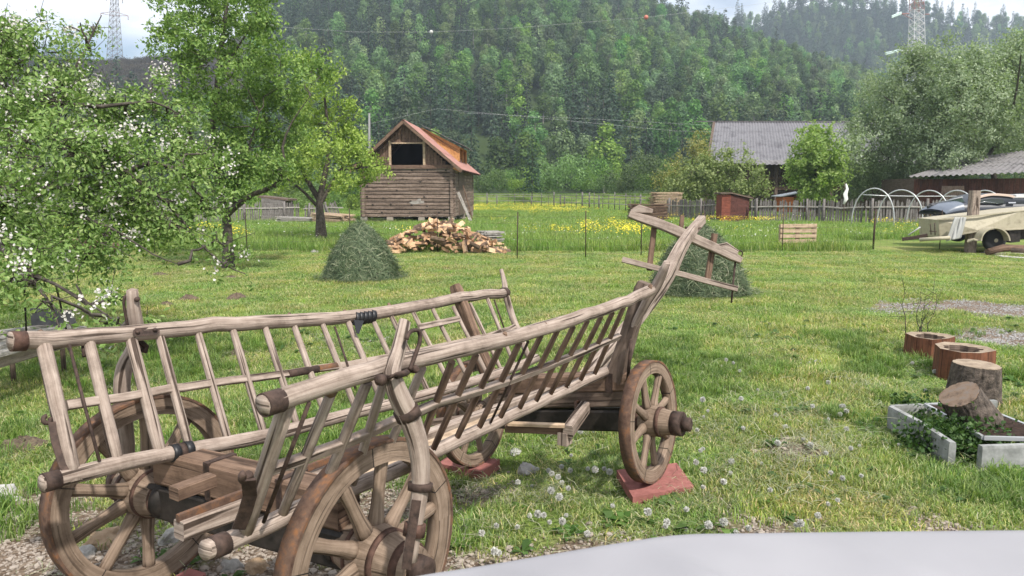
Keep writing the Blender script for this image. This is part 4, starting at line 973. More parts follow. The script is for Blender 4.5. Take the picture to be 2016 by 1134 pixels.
YL = [(1605, 285, 34), (1590, 322, 36), (1628, 322, 36), (1600, 352, 38), (1608, 258, 14), (1575, 345, 22), (1640, 350, 24), (1610, 375, 28), (1620, 300, 28)]
y_tr = [np.array(aty(1608, 425, 46.5)), np.array(aty(1608, 395, 46.5)), np.array(aty(1606, 350, 46.5)), np.array(aty(1606, 290, 46.5))]
grow("maple_tree", "small rounded bright green tree standing in front of the grey-roofed barn", "tree", y_tr[0] * [1, 1, 0], y_tr, .12, [], [plobe(a, b, c, 46.5 + g) for (a, b, c), g in zip(YL, rng.normal(0, .6, len(YL)))], L_BRIGHT, 25, clumps=20, leaves=28, lsize=.24, cl_rad=.45)
OL = [(1420, 335, 36), (1470, 348, 34), (1372, 350, 34), (1440, 315, 20), (1338, 362, 26), (1500, 368, 20), (1400, 370, 36), (1450, 375, 34), (1400, 318, 18), (1320, 380, 18), (1350, 385, 22), (1480, 318, 8), (1470, 300, 6)]
o_tr = [np.array(aty(1420, 418, 51)), np.array(aty(1418, 390, 51)), np.array(aty(1420, 350, 51))]
grow("hazel_bush", "broad olive-green bush behind the picket fence next to the dark red outhouse", "bush", o_tr[0] * [1, 1, 0], o_tr, .1, [], [plobe(a, b, c, 51 + g) for (a, b, c), g in zip(OL, rng.normal(0, .7, len(OL)))], L_OLIVE, 26, clumps=18, leaves=26, lsize=.2, cl_rad=.42, dirv=(0, 0, .25))
BL = [(1365, 295, 22), (1378, 275, 14), (1345, 325, 22), (1385, 310, 18), (1318, 345, 18), (1300, 365, 14), (1330, 345, 18)]
b_tr = [np.array(aty(1355, 405, 54)), np.array(aty(1358, 370, 54)), np.array(aty(1365, 290, 54))]
grow("bronze_tree", "thin young tree with bronze new leaves left of the grey barn roof", "tree", b_tr[0] * [1, 1, 0], b_tr, .08, [], [plobe(a, b, c, 54 + g) for (a, b, c), g in zip(BL, rng.normal(0, .5, len(BL)))], L_BRONZE, 27, clumps=17, leaves=24, lsize=.17, cl_rad=.4)

# ------------------------------------------------------------------ the wooded slope: prototypes, then every tree its own object
L_WOOD = leafy("broadleaf_crown", [(0.0, (0.055, 0.12, 0.027)), (0.45, (0.088, 0.175, 0.04)), (0.8, (0.125, 0.22, 0.05)), (1.0, (0.175, 0.275, 0.078))], 0.55, 0.3)
L_SPRUCE = leafy("spruce_needles", [(0.0, (0.015, 0.035, 0.02)), (0.6, (0.032, 0.068, 0.034)), (1.0, (0.06, 0.105, 0.048))], 0.35, 0.12)
BIRCHB = mottled("pale_bark", (0.1, 0.09, 0.08), (0.4, 0.37, 0.34), 3, 0.9, 0.0)
def broadleaf(seed, hgt=15.0, wid=3.6, n=2400):
    r = np.random.default_rng(seed); C, D, NV = [], [], []; lb = []
    for k in range(13):
        t = r.uniform(.28, 1.0); ww = wid * math.sin(math.pi * min(.97, .18 + t * .78)) ** .8
        a = r.uniform(0, 6.28); q = ww * r.uniform(.2, .75)
        lb.append((np.array([q * math.cos(a), q * math.sin(a), hgt * (t * .93)]), wid * r.uniform(.32, .55)))
    lb.append((np.array([0, 0, hgt * .93]), wid * .36)); lb.append((np.array([0, 0, hgt * .7]), wid * .6))
    for c, rad in lb:
        m = n // len(lb); v = r.normal(0, 1, (m, 3)); v /= np.linalg.norm(v, axis=1, keepdims=True)
        C.append(c + v * rad * (r.uniform(.35, 1, (m, 1)) ** .5) * [1, 1, 1.1]); D.append(r.normal(0, 1, (m, 3))); NV.append(v + [0, 0, .3])
    V, F = leaf_cloud(np.concatenate(C), np.concatenate(D), r.uniform(.32, .75, len(C) * (n // len(lb))), r, .8, .2, np.concatenate(NV), .75)
    mb = MB(); mb.sweep([(0, 0, -1), (.1, 0, hgt * .4), (0, .1, hgt * .85)], [.2, .14, .05], 5, cap=False)
    tv, tf = np.array(mb.V), np.array(mb.F)
    F2 = np.concatenate([F, np.concatenate([tf[:, [0, 1, 2]], tf[:, [0, 2, 3]]]) + len(V)]); fm = np.concatenate([np.zeros(len(F)), np.ones(len(tf) * 2)])
    return np.concatenate([V, tv]), F2, fm
def spruce(seed, hgt=19.0, wid=2.9):
    r = np.random.default_rng(seed); C, D, S = [], [], []
    nl = 20
    for i in range(nl):
        t = i / (nl - 1); z = hgt * (.12 + .86 * t); w_ = wid * (1 - t) ** .85 + .15
        nb = int(10 - 5 * t)
        for k in range(nb):
            a = r.uniform(0, 6.28); L = w_ * r.uniform(.7, 1.15); m = max(2, int(L * 3.2))
            s = np.linspace(.2, 1, m)[:, None] * L
            p = np.array([math.cos(a), math.sin(a), 0]) * s + [0, 0, z] + np.stack([np.zeros(m), np.zeros(m), -.28 * s[:, 0]], 1) + r.normal(0, .14, (m, 3))
            C.append(p); D.append(np.array([math.cos(a), math.sin(a), -.5]) + r.normal(0, .5, (m, 3))); S.append(r.uniform(.6, 1.05, m))
    V, F = leaf_cloud(np.concatenate(C), np.concatenate(D), np.concatenate(S), r, .6, .2)
    mb = MB(); mb.sweep([(0, 0, -1), (0, 0, hgt * .95)], [.2, .03], 5, cap=False)
    tv, tf = np.array(mb.V), np.array(mb.F)
    return np.concatenate([V, tv]), np.concatenate([F, np.concatenate([tf[:, [0, 1, 2]], tf[:, [0, 2, 3]]]) + len(V)]), np.concatenate([np.zeros(len(F)), np.ones(len(tf) * 2)])
WB = [mesh_np("broadleaf_tree", *(lambda a: (a[0], a[1]))(q), [L_WOOD, BIRCHB], fmat=q[2]) for q in [broadleaf(200, 14, 4.1), broadleaf(201, 12.5, 4.5), broadleaf(202, 15, 3.8), broadleaf(203, 12, 4.0), broadleaf(204, 15, 4.3)]]
WS = [mesh_np("spruce_tree", q[0], q[1], [L_SPRUCE, BARK], fmat=q[2]) for q in [spruce(210), spruce(211, 21, 2.6), spruce(212, 16, 2.8)]]
fx, fy = [], []
gxs = np.arange(-400, 470, 7.2)
for yy in np.arange(152, 448, 7.2):
    for xx in gxs:
        x_, y_ = xx + rng.uniform(-3.4, 3.4), yy + rng.uniform(-3.4, 3.4); az_ = x_ / y_
        if -.95 < az_ < 1.1 and y_ < np.interp(az_, _az, _d1) + 6 and not (az_ < -.335 and y_ > 205): fx.append(x_); fy.append(y_)
fx, fy = np.array(fx), np.array(fy); fz = hz(fx, fy); faz = fx / fy
fpx = 1008 + 1460 * fx / (fy * .991 - (fz - CAM_H) * .13)
n1 = fbm(fx, fy, .012, 4.4, 3); n2 = fbm(fx, fy, .05, 2.2, 2)
pb = .60 + .9 * n1 + .45 * n2 + .55 * sm((fpx - 1200) / 180) * sm((fy - 200) / 80) - .35 * sm((900 - fpx) / 250) * sm((fy - 280) / 80)
isb = rng.uniform(0, 1, len(fx)) < np.clip(pb, .15, .95)
order = np.argsort(fy); nb_ = ns_ = 0; rest = []
# keep for individuals those that show largest: nearest first, inside the frame
for i in order:
    inframe = 430 < fpx[i] < 1990
    if inframe and isb[i] and nb_ < 300:
        o = bpy.data.objects.new("broadleaf_tree", WB[rng.integers(len(WB))]); nb_ += 1
        tag(o, "leafy broadleaf tree in the dense wood covering the hillside", "tree", "broadleaf trees of the hillside wood")
    elif inframe and not isb[i] and ns_ < 300:
        o = bpy.data.objects.new("spruce_tree", WS[rng.integers(len(WS))]); ns_ += 1
        tag(o, "dark pointed spruce in the dense wood covering the hillside", "tree", "spruces of the hillside wood")
    else:
        rest.append(i); continue
    s = rng.uniform(.62, 1.06) * (1.0 if isb[i] else .92); o.location = (fx[i], fy[i], fz[i] - .3); o.rotation_euler = (rng.normal(0, .03), rng.normal(0, .03), rng.uniform(0, 6.28)); o.scale = (s * rng.uniform(.9, 1.2), s * rng.uniform(.9, 1.2), s * rng.uniform(.9, 1.1)); COL.objects.link(o)
rest = np.array(rest)
def wood_stuff(name, label, X, Y, Z, pbv, smin, smax):
    b = rng.uniform(0, 1, len(X)) < pbv
    for msk, ms, nm, lab in ((b, WB, name, label), (~b, WS, name + "_conifers", label.replace("broadleaf", "spruce"))):
        if not msk.any(): continue
        vs = [bpy.data.objects.new("crown", q) for q in ms]
        scatter(nm, vs, np.stack([X[msk], Y[msk], Z[msk] - .3], 1), rng.uniform(0, 6.28, msk.sum()), rng.uniform(smin, smax, msk.sum()), lab, "wood")
wood_stuff("upper_wood", "far-off broadleaf woodland massed along the top of the hill", fx[rest], fy[rest], fz[rest], np.where(isb[rest], 1.0, 0.0), .72, 1.12)
X, Y = [], []
for yy in np.arange(480, 790, 10.5):
    for xx in np.arange(60, 800, 10.5):
        x_, y_ = xx + rng.uniform(-5, 5), yy + rng.uniform(-5, 5)
        if .1 < x_ / y_ < 1.05: X.append(x_); Y.append(y_)
X, Y = np.array(X), np.array(Y); n1 = fbm(X, Y, .01, 7.7, 3)
wood_stuff("far_wood", "hazy broadleaf woodland massed on the farthest hill at the right", X, Y, hz(X, Y), np.clip(.45 + .8 * n1 + .25 * sm((Y - 560) / -60), .15, .85), .85, 1.35)
# brown scrub over the bare left ridge
L_SCRUB = leafy("scrub_twigs", [(0.0, (0.03, 0.025, 0.018)), (0.6, (0.07, 0.055, 0.04)), (1.0, (0.10, 0.10, 0.05))], 0.4, 0.1)
VBX = []
def scrub_mesh(seed):
    r = np.random.default_rng(seed); n = 260; v = r.normal(0, 1, (n, 3)) * [.45, .45, .3]; v[:, 2] = np.abs(v[:, 2]); return leaf_cloud(v, r.normal(0, 1, (n, 3)) + [0, 0, .8], r.uniform(.12, .35, n), r, .3, .1)
X = rng.uniform(-.75, -.38, 2600); Y = rng.uniform(225, 345, 2600); X = X * Y
scatter("ridge_scrub", [loose("scrub", *scrub_mesh(240 + k), L_SCRUB) for k in range(3)], np.stack([X, Y, hz(X, Y) - .1], 1), rng.uniform(0, 6.28, 2600), rng.uniform(.9, 2.6, 2600), "low brown scrub covering the bare ridge at the left", "scrub")
# left ridge: a few spruces against the sky
for k, (px, py, yy, h_) in enumerate([(102, 108, 300, 13), (112, 108, 300, 11), (128, 108, 302, 15), (140, 110, 300, 12), (88, 106, 305, 12), (70, 106, 300, 14)]):
    o = bpy.data.objects.new("ridge_spruce", WS[k % 3]); x_ = float(aty(px, py, yy)[0]); o.location = (x_, yy, float(hz(x_, yy)) - .5); o.scale = (h_ / 19,) * 3; COL.objects.link(o)
    tag(o, "small dark spruce standing against the sky on the left ridge", "tree", "spruces on the left ridge")
# trees and bushes along the valley floor
L_VALE = leafy("valley_leaves", [(0.0, (0.045, 0.085, 0.016)), (0.5, (0.10, 0.175, 0.032)), (1.0, (0.17, 0.26, 0.06))], 0.4, 0.35)
def bushy(seed, n=2600):
    r = np.random.default_rng(seed); C, D, NV = [], [], []
    lb = [(np.array([r.normal(0, .3), r.normal(0, .3), r.uniform(.25, .85)]), r.uniform(.16, .3)) for _ in range(16)]
    for c, rad in lb:
        m = n // 16; v = r.normal(0, 1, (m, 3)); v /= np.linalg.norm(v, axis=1, keepdims=True)
        C.append(c + v * rad * (r.uniform(.3, 1, (m, 1)) ** .5)); D.append(r.normal(0, 1, (m, 3))); NV.append(v + [0, 0, .3])
    return leaf_cloud(np.concatenate(C), np.concatenate(D), r.uniform(.035, .075, (n // 16) * 16), r, .7, .2, np.concatenate(NV), .72)
VB = [mesh_np("valley_tree", *bushy(220 + k), [L_VALE]) for k in range(4)]
vt = [(970, 372, 330, 100), (1005, 340, 330, 112), (1030, 372, 345, 98), (1088, 382, 305, 105), (1118, 382, 300, 100), (1150, 382, 325, 108), (1190, 382, 335, 100), (1225, 382, 340, 104), (1262, 382, 300, 98), (1290, 382, 312, 110), (1320, 382, 330, 90),
      (1060, 382, 330, 120), (1178, 382, 310, 125), (1245, 382, 320, 122), (1210, 382, 318, 128), (945, 382, 335, 115), (1355, 382, 300, 120), (1680, 382, 330, 80), (1725, 385, 320, 70), (1650, 385, 335, 84)]
for k, (px, pb_, pt, yy) in enumerate(vt):
    bz = float(hz(*aty(px, 380, yy)[:2])); p = aty(px, pt, yy); h_ = p[2] - bz
    o = bpy.data.objects.new("valley_tree", VB[k % 4]); o.location = (p[0], yy, bz - .1); o.scale = (h_ * rng.uniform(.75, 1.0), h_ * rng.uniform(.75, 1.0), h_); o.rotation_euler = (0, 0, rng.uniform(0, 6.28)); COL.objects.link(o)
    tag(o, "bushy pale green tree along the foot of the wooded hill behind the meadow bank", "tree", "trees along the foot of the hill")
vl = [(475, 345, 78), (520, 352, 70), (560, 360, 66), (600, 372, 60), (655, 372, 64), (690, 335, 76), (700, 372, 62), (540, 330, 84), (590, 345, 80), (445, 360, 72), (640, 345, 86), (400, 350, 82), (350, 345, 86), (290, 340, 84), (220, 345, 80), (715, 300, 110), (680, 310, 110), (140, 340, 80), (60, 330, 80)]
for k, (px, pt, yy) in enumerate(vl):
    p = aty(px, pt, yy); h_ = p[2]
    o = bpy.data.objects.new("hedge_bush", VB[(k + 1) % 4]); o.location = (p[0], yy, -.1); o.scale = (h_ * rng.uniform(.8, 1.1), h_ * rng.uniform(.8, 1.1), h_); o.rotation_euler = (0, 0, rng.uniform(0, 6.28)); COL.objects.link(o)
    tag(o, "fresh green bush in the row behind the old leaning picket fence on the left", "bush", "bushes behind the left fence")
p = aty(1048, 262, 92); o = bpy.data.objects.new("lone_spruce", WS[0]); o.location = (p[0], 92, 1.1); o.scale = ((p[2] - 1.1) / 19,) * 3; COL.objects.link(o); tag(o, "single dark spruce standing among the pale trees at the far edge of the meadow", "tree")
# ------------------------------------------------------------------ log barn
TIN_RED = mottled("red_tin", (0.22, 0.085, 0.065), (0.33, 0.165, 0.135), 2.5, 0.7, 0.1, c3=(0.36, 0.22, 0.19))
TIN_GREY = mottled("grey_sheet", (0.085, 0.083, 0.093), (0.175, 0.172, 0.185), 1.2, 0.9, 0.15, c3=(0.125, 0.122, 0.134))
TIN_OLD = mottled("old_grey_sheet", (0.06, 0.057, 0.057), (0.175, 0.165, 0.168), 2.0, 0.85, 0.2, c3=(0.16, 0.155, 0.155))
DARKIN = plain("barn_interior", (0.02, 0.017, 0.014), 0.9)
PLASTER = mottled("whitewash", (0.15, 0.125, 0.105), (0.36, 0.335, 0.315), 9, 0.9, 0.1)
def corrugated(name, a, b, c, d, pitch, amp, mat, parent, nrows=2, lap=0.0):
    """sheet between eave a-b and ridge d-c; waves run from eave to ridge"""
    a, b, c, d = [np.array(p, float) for p in (a, b, c, d)]
    L = np.linalg.norm(b - a); n = max(8, int(L / pitch * 6)); nn = np.cross(b - a, d - a); nn /= np.linalg.norm(nn)
    V, F = [], []
    for r_ in range(nrows):
        t0, t1 = r_ / nrows, min(1, (r_ + 1) / nrows + lap)
        b0 = len(V)
        for i in range(n + 1):
            s = i / n; e = a + (b - a) * s; f = d + (c - d) * s; o = amp * math.sin(2 * math.pi * s * L / pitch)
            off = nn * (o + .012 * (nrows - r_))
            V.append(e + (f - e) * t0 + nn * (o + .02)); V.append(e + (f - e) * t1 + nn * (o + (.02 if r_ == nrows - 1 else 0)))
        for i in range(n): F.append((b0 + 2 * i, b0 + 2 * i + 2, b0 + 2 * i + 3, b0 + 2 * i + 1))
    return obj_np(name, np.array(V), F, mat, parent, smooth=True)
hb = math.radians(2.0)                     # the barn is turned a little
HX0, HX1, HY0, HL = -8.2, -3.23, 41.0, 12.0
def H(x, y, z):                             # x across (from left corner), y back, z up
    return np.array([HX0 + x * math.cos(hb) + y * math.sin(hb), HY0 - x * math.sin(hb) + y * math.cos(hb), z])
W_ = HX1 - HX0
barn = empty("log_barn", H(W_ / 2, HL / 2, 0), "old log barn with a plank gable, dark square opening and red sheet roof", "barn")
ZB, ZT = .30, 2.92
nlog = 13; lh = (ZT - ZB) / nlog
mb = MB()
for i in range(nlog):                        # front wall of squared logs, a dark gap between courses
    z = ZB + (i + .5) * lh; dz = random.uniform(-.006, .006)
    mb.sweep([H(-.14, .09, z + dz), H(W_ * .3, .075 + random.uniform(-.01, .01), z + random.uniform(-.008, .008)), H(W_ * .7, .08, z + random.uniform(-.008, .008)), H(W_ + .14, .09, z - dz)],
             [(.09, lh * k) for k in (.42, .41, .42, .41)], prof='rect', up=UP)
mb.build("log_wall", WOOD_LOG, barn)
mb = MB()
for i in range(nlog):
    z = ZB + (i + .5) * lh
    for x_ in (.05, W_ - .05):
        for y0, y1 in (((-.12, HL * .22), (HL * .52, HL + .12)) if x_ > 1 else ((-.12, HL + .12),)):
            mb.sweep([H(x_, y0, z), H(x_, (y0 + y1) / 2, z), H(x_, y1, z)], (.085, lh * .455), prof='rect', up=UP)
mb.build("side_wall", WOOD_LOG, barn)
mb = MB()
for i in range(nlog): mb.sweep([H(-.1, HL - .1, ZB + (i + .5) * lh), H(W_ + .1, HL - .1, ZB + (i + .5) * lh)], (.085, lh * .455), prof='rect', up=UP)
mb.build("rear_wall", WOOD_LOG, barn)
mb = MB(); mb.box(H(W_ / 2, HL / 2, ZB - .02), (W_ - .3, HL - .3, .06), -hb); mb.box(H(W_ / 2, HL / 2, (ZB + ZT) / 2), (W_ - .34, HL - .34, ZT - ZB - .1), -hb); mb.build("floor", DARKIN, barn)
for (x_, z_) in ((.28, 2), (1.9, 1.75), (1.15, 1.33), (2.65, 1.18), (.25, 1.42), (.55, .98), (1.55, 1.0), (2.7, .96), (3.55, .9), (3.4, 1.4), (1.05, .56), (2.6, .52), (3.25, .53), (4.2, .55), (3.6, 2.85), (4.6, 2.84), (2.75, 2.84), (4.5, .7), (3.5, .7), (3.2, 2.22)):
    MB().box(H(x_, -.012, z_), (.1, .03, .07), -hb).build("notch", TAR, barn)
for x_ in (.05, W_ * .3, W_ * .65, W_ - .1):
    for y_ in (.1, HL * .5, HL - .3): MB().box(H(x_, y_, .13), (.34, .34, .34), -hb).build("footing_stone", PLASTER if x_ < .2 else STONE, barn)
# whitewash patch
pp = [H(x_, -.014, z_) for x_, z_ in ((2.58, 1.12), (2.7, 1.2), (2.95, 1.19), (3.06, 1.3), (3.2, 1.31), (3.22, 1.2), (3.4, 1.17), (3.37, 1.05), (3.1, 1.03), (2.8, 1.0), (2.6, 1.04))]
MB().prism(pp, H(0, .02, 0) - H(0, 0, 0)).build("whitewash_patch", PLASTER, barn)
# gable: planks with the opening
RX, RZ = (802 - 716) / 1460 * 41 - 0.02, 5.50
ox0, ox1, oz0, oz1 = 1.63, 3.36, 3.12, 4.28
mb = MB()
mb.box(H(W_ / 2, .02, ZT + .1), (W_ + .2, .2, .2), -hb)
slope_l, slope_r = (RZ - 2.95) / (RX + .05), (RZ - 2.95) / (W_ - RX + .05)
x_ = -.0
while x_ < W_:
    wd = random.uniform(.14, .2); xm = x_ + wd / 2
    zt = RZ - (slope_l * (RX - xm) if xm < RX else slope_r * (xm - RX)) - .12
    if zt > 3.05:
        segs = [(3.0, zt)] if not (ox0 - .08 < xm < ox1 + .08) else [(oz1 + .05, zt)]
        for a, b in segs:
            if b - a > .05: mb.box(H(xm, random.uniform(.04, .055), (a + b) / 2), (wd - .012, .025, b - a), -hb)
    x_ += wd
mb.build("gable", WOOD_GABLE, barn)
fr = MB()
fr.box(H(ox0 - .07, .0, (oz0 + oz1) / 2), (.13, .07, oz1 - oz0 + .3), -hb); fr.box(H(ox1 + .07, .0, (oz0 + oz1) / 2), (.13, .07, oz1 - oz0 + .3), -hb)
fr.box(H((ox0 + ox1) / 2, -.005, oz1 + .02), (ox1 - ox0, .06, .07), -hb); fr.build("opening_frame", WOOD_PALE, barn)
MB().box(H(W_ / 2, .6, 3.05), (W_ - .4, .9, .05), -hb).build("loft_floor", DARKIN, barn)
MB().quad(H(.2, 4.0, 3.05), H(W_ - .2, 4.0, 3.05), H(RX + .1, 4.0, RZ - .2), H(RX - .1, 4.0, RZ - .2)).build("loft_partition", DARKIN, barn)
# roof
ov = .55; rov = .95
er = (RZ - 2.78) / (W_ + ov - RX); 
Rf, Rb = H(RX, -rov * .45, RZ), H(RX, HL + .5, RZ)
Erf, Erb = H(W_ + ov, -.5, 2.86), H(W_ + ov, HL + .5, 2.86)
Elf, Elb = H(-ov, -.5, 2.86), H(-ov, HL + .5, 2.86)
corrugated("roof", Erf, Erb, Rb, Rf, .22, .018, TIN_RED, barn, 3)
corrugated("roof", Elb, Elf, Rf, Rb, .22, .018, TIN_RED, barn, 3)
for a, b in ((Rf, Erf), (Rf, Elf)):
    MB().sweep([a - UP * .1, b - UP * .1], (.03, .08), prof='rect', up=UP).build("verge_board", WOOD_BROWN, barn)
mb = MB()
for k in range(14):
    y_ = .3 + k * .9
    for e in (W_ + ov - .05, -ov + .05): mb.sweep([H(RX, y_, RZ - .1), H(e, y_, 2.8)], (.04, .05), prof='rect', up=UP)
mb.build("rafters", WOOD_BROWN, barn)
MB().sweep([H(W_ + .1, -.3, 3.0), H(W_ + ov - .1, -.35, 2.82)], (.05, .1), prof='rect', up=UP).build("eave_bracket", WOOD_ORANGE, barn)
# dormer on the right slope
dy0, dy1 = 5.0, 9.5
def rz(x_): return RZ - (RZ - 2.86) * (x_ - RX) / (W_ + ov - RX)
di, do = RX + .15, W_ + ov - .72
zi, zo = RZ + .1, rz(do) + .98
d_ = MB()
d_.prism([H(di, dy0, rz(di)), H(do, dy0, rz(do)), H(do, dy0, zo - .05), H(di, dy0, zi - .05)], H(0, .05, 0) - H(0, 0, 0)); dorm = d_.build("dormer", WOOD_ORANGE, barn)
d_ = MB(); d_.prism([H(di, dy1, rz(di)), H(do, dy1, rz(do)), H(do, dy1, zo - .05), H(di, dy1, zi - .05)], H(0, .05, 0) - H(0, 0, 0)); d_.build("dormer_cheek", WOOD_ORANGE, dorm)
corrugated("dormer_roof", H(do + .45, dy0 - .3, zo - .1), H(do + .45, dy1 + .3, zo - .1), H(di, dy1 + .3, zi + .06), H(di, dy0 - .3, zi + .06), .22, .015, TIN_OLD, dorm, 2)
fr = MB()
for y_ in (dy0 + .06, (dy0 + dy1) / 2, dy1 - .06): fr.box(H(do, y_, (rz(do) + zo) / 2 - .02), (.1, .1, zo - rz(do) - .12), -hb)
fr.box(H(do + .01, (dy0 + dy1) / 2, zo - .11), (.12, dy1 - dy0, .09), -hb); fr.build("dormer_frame", WOOD_ORANGE, dorm)
for t in (.35, .62):
    zz = rz(di + (do - di) * t); MB().sweep([H(di + .1, dy0 - .012, zi - (zi - zo) * .05 - (1 - t) * .16 - .05), H(do, dy0 - .012, zo - .12 - t * .5)], (.012, .012), prof='rect', up=UP).build("batten", WOOD_BROWN, dorm)
# dark doorway on the right side with a door leaf
MB().box(H(W_ + .02, HL * .37, (ZB + ZT) / 2), (.06, HL * .26, ZT - ZB), -hb).build("doorway", WOOD_DARK, barn)
def lean(name, a, b, w_, h_, mat, label, cat, group=None):
    o = MB().sweep([a, b], (w_ / 2, h_ / 2), prof='rect', up=-VF).build(name, mat); return tag(o, label, cat, group)
lean("leaning_board", H(W_ + .9, .8, .05), H(W_ + .12, 1.6, 1.65), .16, .04, WOOD_SILVER, "pale grey board leaning against the side of the log barn by its dark doorway", "board")
lean("leaning_pole", H(W_ + .75, 3.6, .05), H(W_ + .14, 4.1, 2.1), .07, .05, WOOD_BROWN, "thin brown pole leaning on the side wall of the log barn behind the grey board", "pole")

# ------------------------------------------------------------------ big barn with grey sheet roof
BY = 58.0
def B(px, py, dy=0): return aty(px, py, BY + dy)
bb = empty("grey_roof_barn", [16 + 7, 62, 0], "large dark timber barn with a long steep grey corrugated roof", "barn")
x0, x1 = float(B(1392, 322)[0]), 33.0; ze, zr = float(B(1450, 322)[2]), 7.6
yr = BY + 6; xr0 = float(aty(1406, 240, yr)[0]); zr = float(aty(1406, 240, yr)[2])
corrugated("roof", (x0, BY, ze), (x1, BY, ze), (x1, yr, zr), (xr0, yr, zr), .26, .035, TIN_GREY, bb, 4, .01)
corrugated("roof", (x1, yr + 6, ze), (x0 + 3.6, yr + 6, ze), (xr0, yr, zr), (x1, yr, zr), .36, .04, TIN_GREY, bb, 4, .01)
MB().prism([(x0 + .15, BY + .3, ze - .1), (x0 + 3.5, yr + 5.7, ze - .1), (xr0 + .15, yr, zr - .1)], (.12, 0, 0)).build("gable", WOOD_DARK, bb)
MB().sweep([(x0, BY - .02, ze + .02), (xr0, yr, zr + .02)], (.1, .05), prof='rect', up=UP).build("verge_board", WOOD_DARK, bb)
MB().box(((x0 + x1) / 2, yr, zr + .03), (x1 - x0 - 1, .35, .06)).build("ridge_cap", TIN_OLD, bb)
corrugated("canopy", (x0 + 3, BY - .9, ze - .12), (x1, BY - .9, ze - .12), (x1, BY + .1, ze + .25), (x0 + 3, BY + .1, ze + .25), .36, .03, TIN_OLD, bb, 1)
mb = MB()
for k in range(46):
    xx = x0 + .4 + k * .4
    if xx < x1: mb.box((xx, BY + 1.6 + random.uniform(-.02, .02), ze / 2), (.38, .05, ze))
mb.build("front_wall", WOOD_DARK, bb)
for z_, h_ in ((1.95, .28), (2.7, .14)):
    mb = MB(); mb.box(((x0 + x1) / 2 + 1, BY + .4, z_), (x1 - x0 - 3, .15, h_)); mb.build("gallery_rail", WOOD_BROWN, bb)
for px in (1475, 1530, 1580, 1640): MB().box((float(B(px, 380)[0]), BY + .35, ze / 2), (.22, .22, ze)).build("post", WOOD_DARK, bb)
MB().box((x0 + 2.0, yr + 1, ze / 2), (.15, 9.4, ze), -.29).build("side_wall", WOOD_DARK, bb)
MB().box(((x0 + x1) / 2 + 1.8, yr + 5.6, ze / 2), (x1 - x0 - 3.6, .15, ze)).build("rear_wall", WOOD_DARK, bb)

# ------------------------------------------------------------------ long low shed on the right
SHY = 30.0
e0, e1 = aty(1786, 349, 43), aty(2080, 338, 38.5)
r0, r1 = aty(1898, 314, 48.5), aty(2120, 282, 44.5)
sh = empty("low_shed", [25, 43, 0], "long low wooden shed with a rippled old grey roof and dark red-brown plank walls", "shed")
corrugated("roof", e0, e1, r1, r0, .30, .045, TIN_OLD, sh, 3, .01)
mb = MB(); n = 26
a_, b_ = np.array([e0[0] + .9, e0[1] + .9, 0]), np.array([e1[0] + .3, e1[1] + .9, 0])
for k in range(n):
    p = a_ + (b_ - a_) * (k + .5) / n; an = math.atan2(*(b_ - a_)[1::-1])
    mb.box((p[0], p[1], 1.2), (np.linalg.norm(b_ - a_) / n - .012, .05, 2.4), an)
RED_WALL = wood("red_brown_boards", (0.17, 0.07, 0.05), (0.055, 0.027, 0.022), lng=1, fine=10)
mb.build("front_wall", RED_WALL, sh)
MB().box((a_ + np.array([.3, 2.2, 1.25])), (.12, 4.4, 2.4)).build("side_wall", WOOD_DARK, sh)
MB().box((a_ + b_) / 2 + np.array([-1.4, -.06, 1.25]), (1.1, .06, 1.5), math.atan2(*(b_ - a_)[1::-1])).build("door", WOOD_DARK, sh)

# ------------------------------------------------------------------ small outbuildings
RED_B = wood("red_stained_boards", (0.27, 0.085, 0.055), (0.13, 0.04, 0.03), lng=1, fine=12)
DRED = wood("dark_red_boards", (0.13, 0.05, 0.04), (0.06, 0.025, 0.02), lng=1, fine=12)
oy = 41.0
pA, pB, pC = aty(1420, 434, oy), aty(1437, 434, oy), aty(1474, 433, oy + .9)
out_ = empty("outhouse", (pA + pC) / 2 * [1, 1, 0], "narrow dark red outhouse with a sloping roof against the picket fence", "outhouse")
zt0, zt1 = float(aty(1420, 383, oy)[2]), float(aty(1474, 391, oy + .9)[2])
MB().prism([pA * [1, 1, 0], pB * [1, 1, 0], pB * [1, 1, 0] + UP * zt0, pA * [1, 1, 0] + UP * zt0], (0.05, 1.3, 0)).build("door", RED_B, out_)
MB().prism([pB * [1, 1, 0], pC * [1, 1, 0], pC * [1, 1, 0] + UP * zt1, pB * [1, 1, 0] + UP * (zt0 - .02)], (.05, 1.3, 0)).build("wall", DRED, out_)
MB().prism([pA + UP * (zt0 + .03) * 1 - UP * pA[2] - VR * .1 - np.array([0, .12, 0]), pB * [1, 1, 0] + UP * (zt0 + .05) - np.array([0, .12, 0]), pC * [1, 1, 0] + UP * (zt1 - .02) + VR * .22, pC * [1, 1, 0] + UP * (zt1 + .06) + VR * .22, pB * [1, 1, 0] + UP * (zt0 + .12) - np.array([0, .12, 0]), pA * [1, 1, 0] + UP * (zt0 + .1) - VR * .1 - np.array([0, .12, 0])], (.05, 1.6, 0)).build("roof", WOOD_DARK, out_)
cy_ = 47.0
c0, c1, c2 = aty(1542, 404, cy_), aty(1562, 404, cy_), aty(1600, 404, cy_ + .8)
coop = empty("hen_house", (c0 + c2) / 2 * [1, 1, 0], "small orange-brown wooden hen house with a tilted pale metal roof", "hen house")
z0_, z1_ = float(aty(1542, 388, cy_)[2]), float(aty(1600, 377, cy_ + .8)[2])
ORB = wood("orange_boards", (0.50, 0.17, 0.06), (0.33, 0.10, 0.035), lng=1, fine=10, crack=.3)
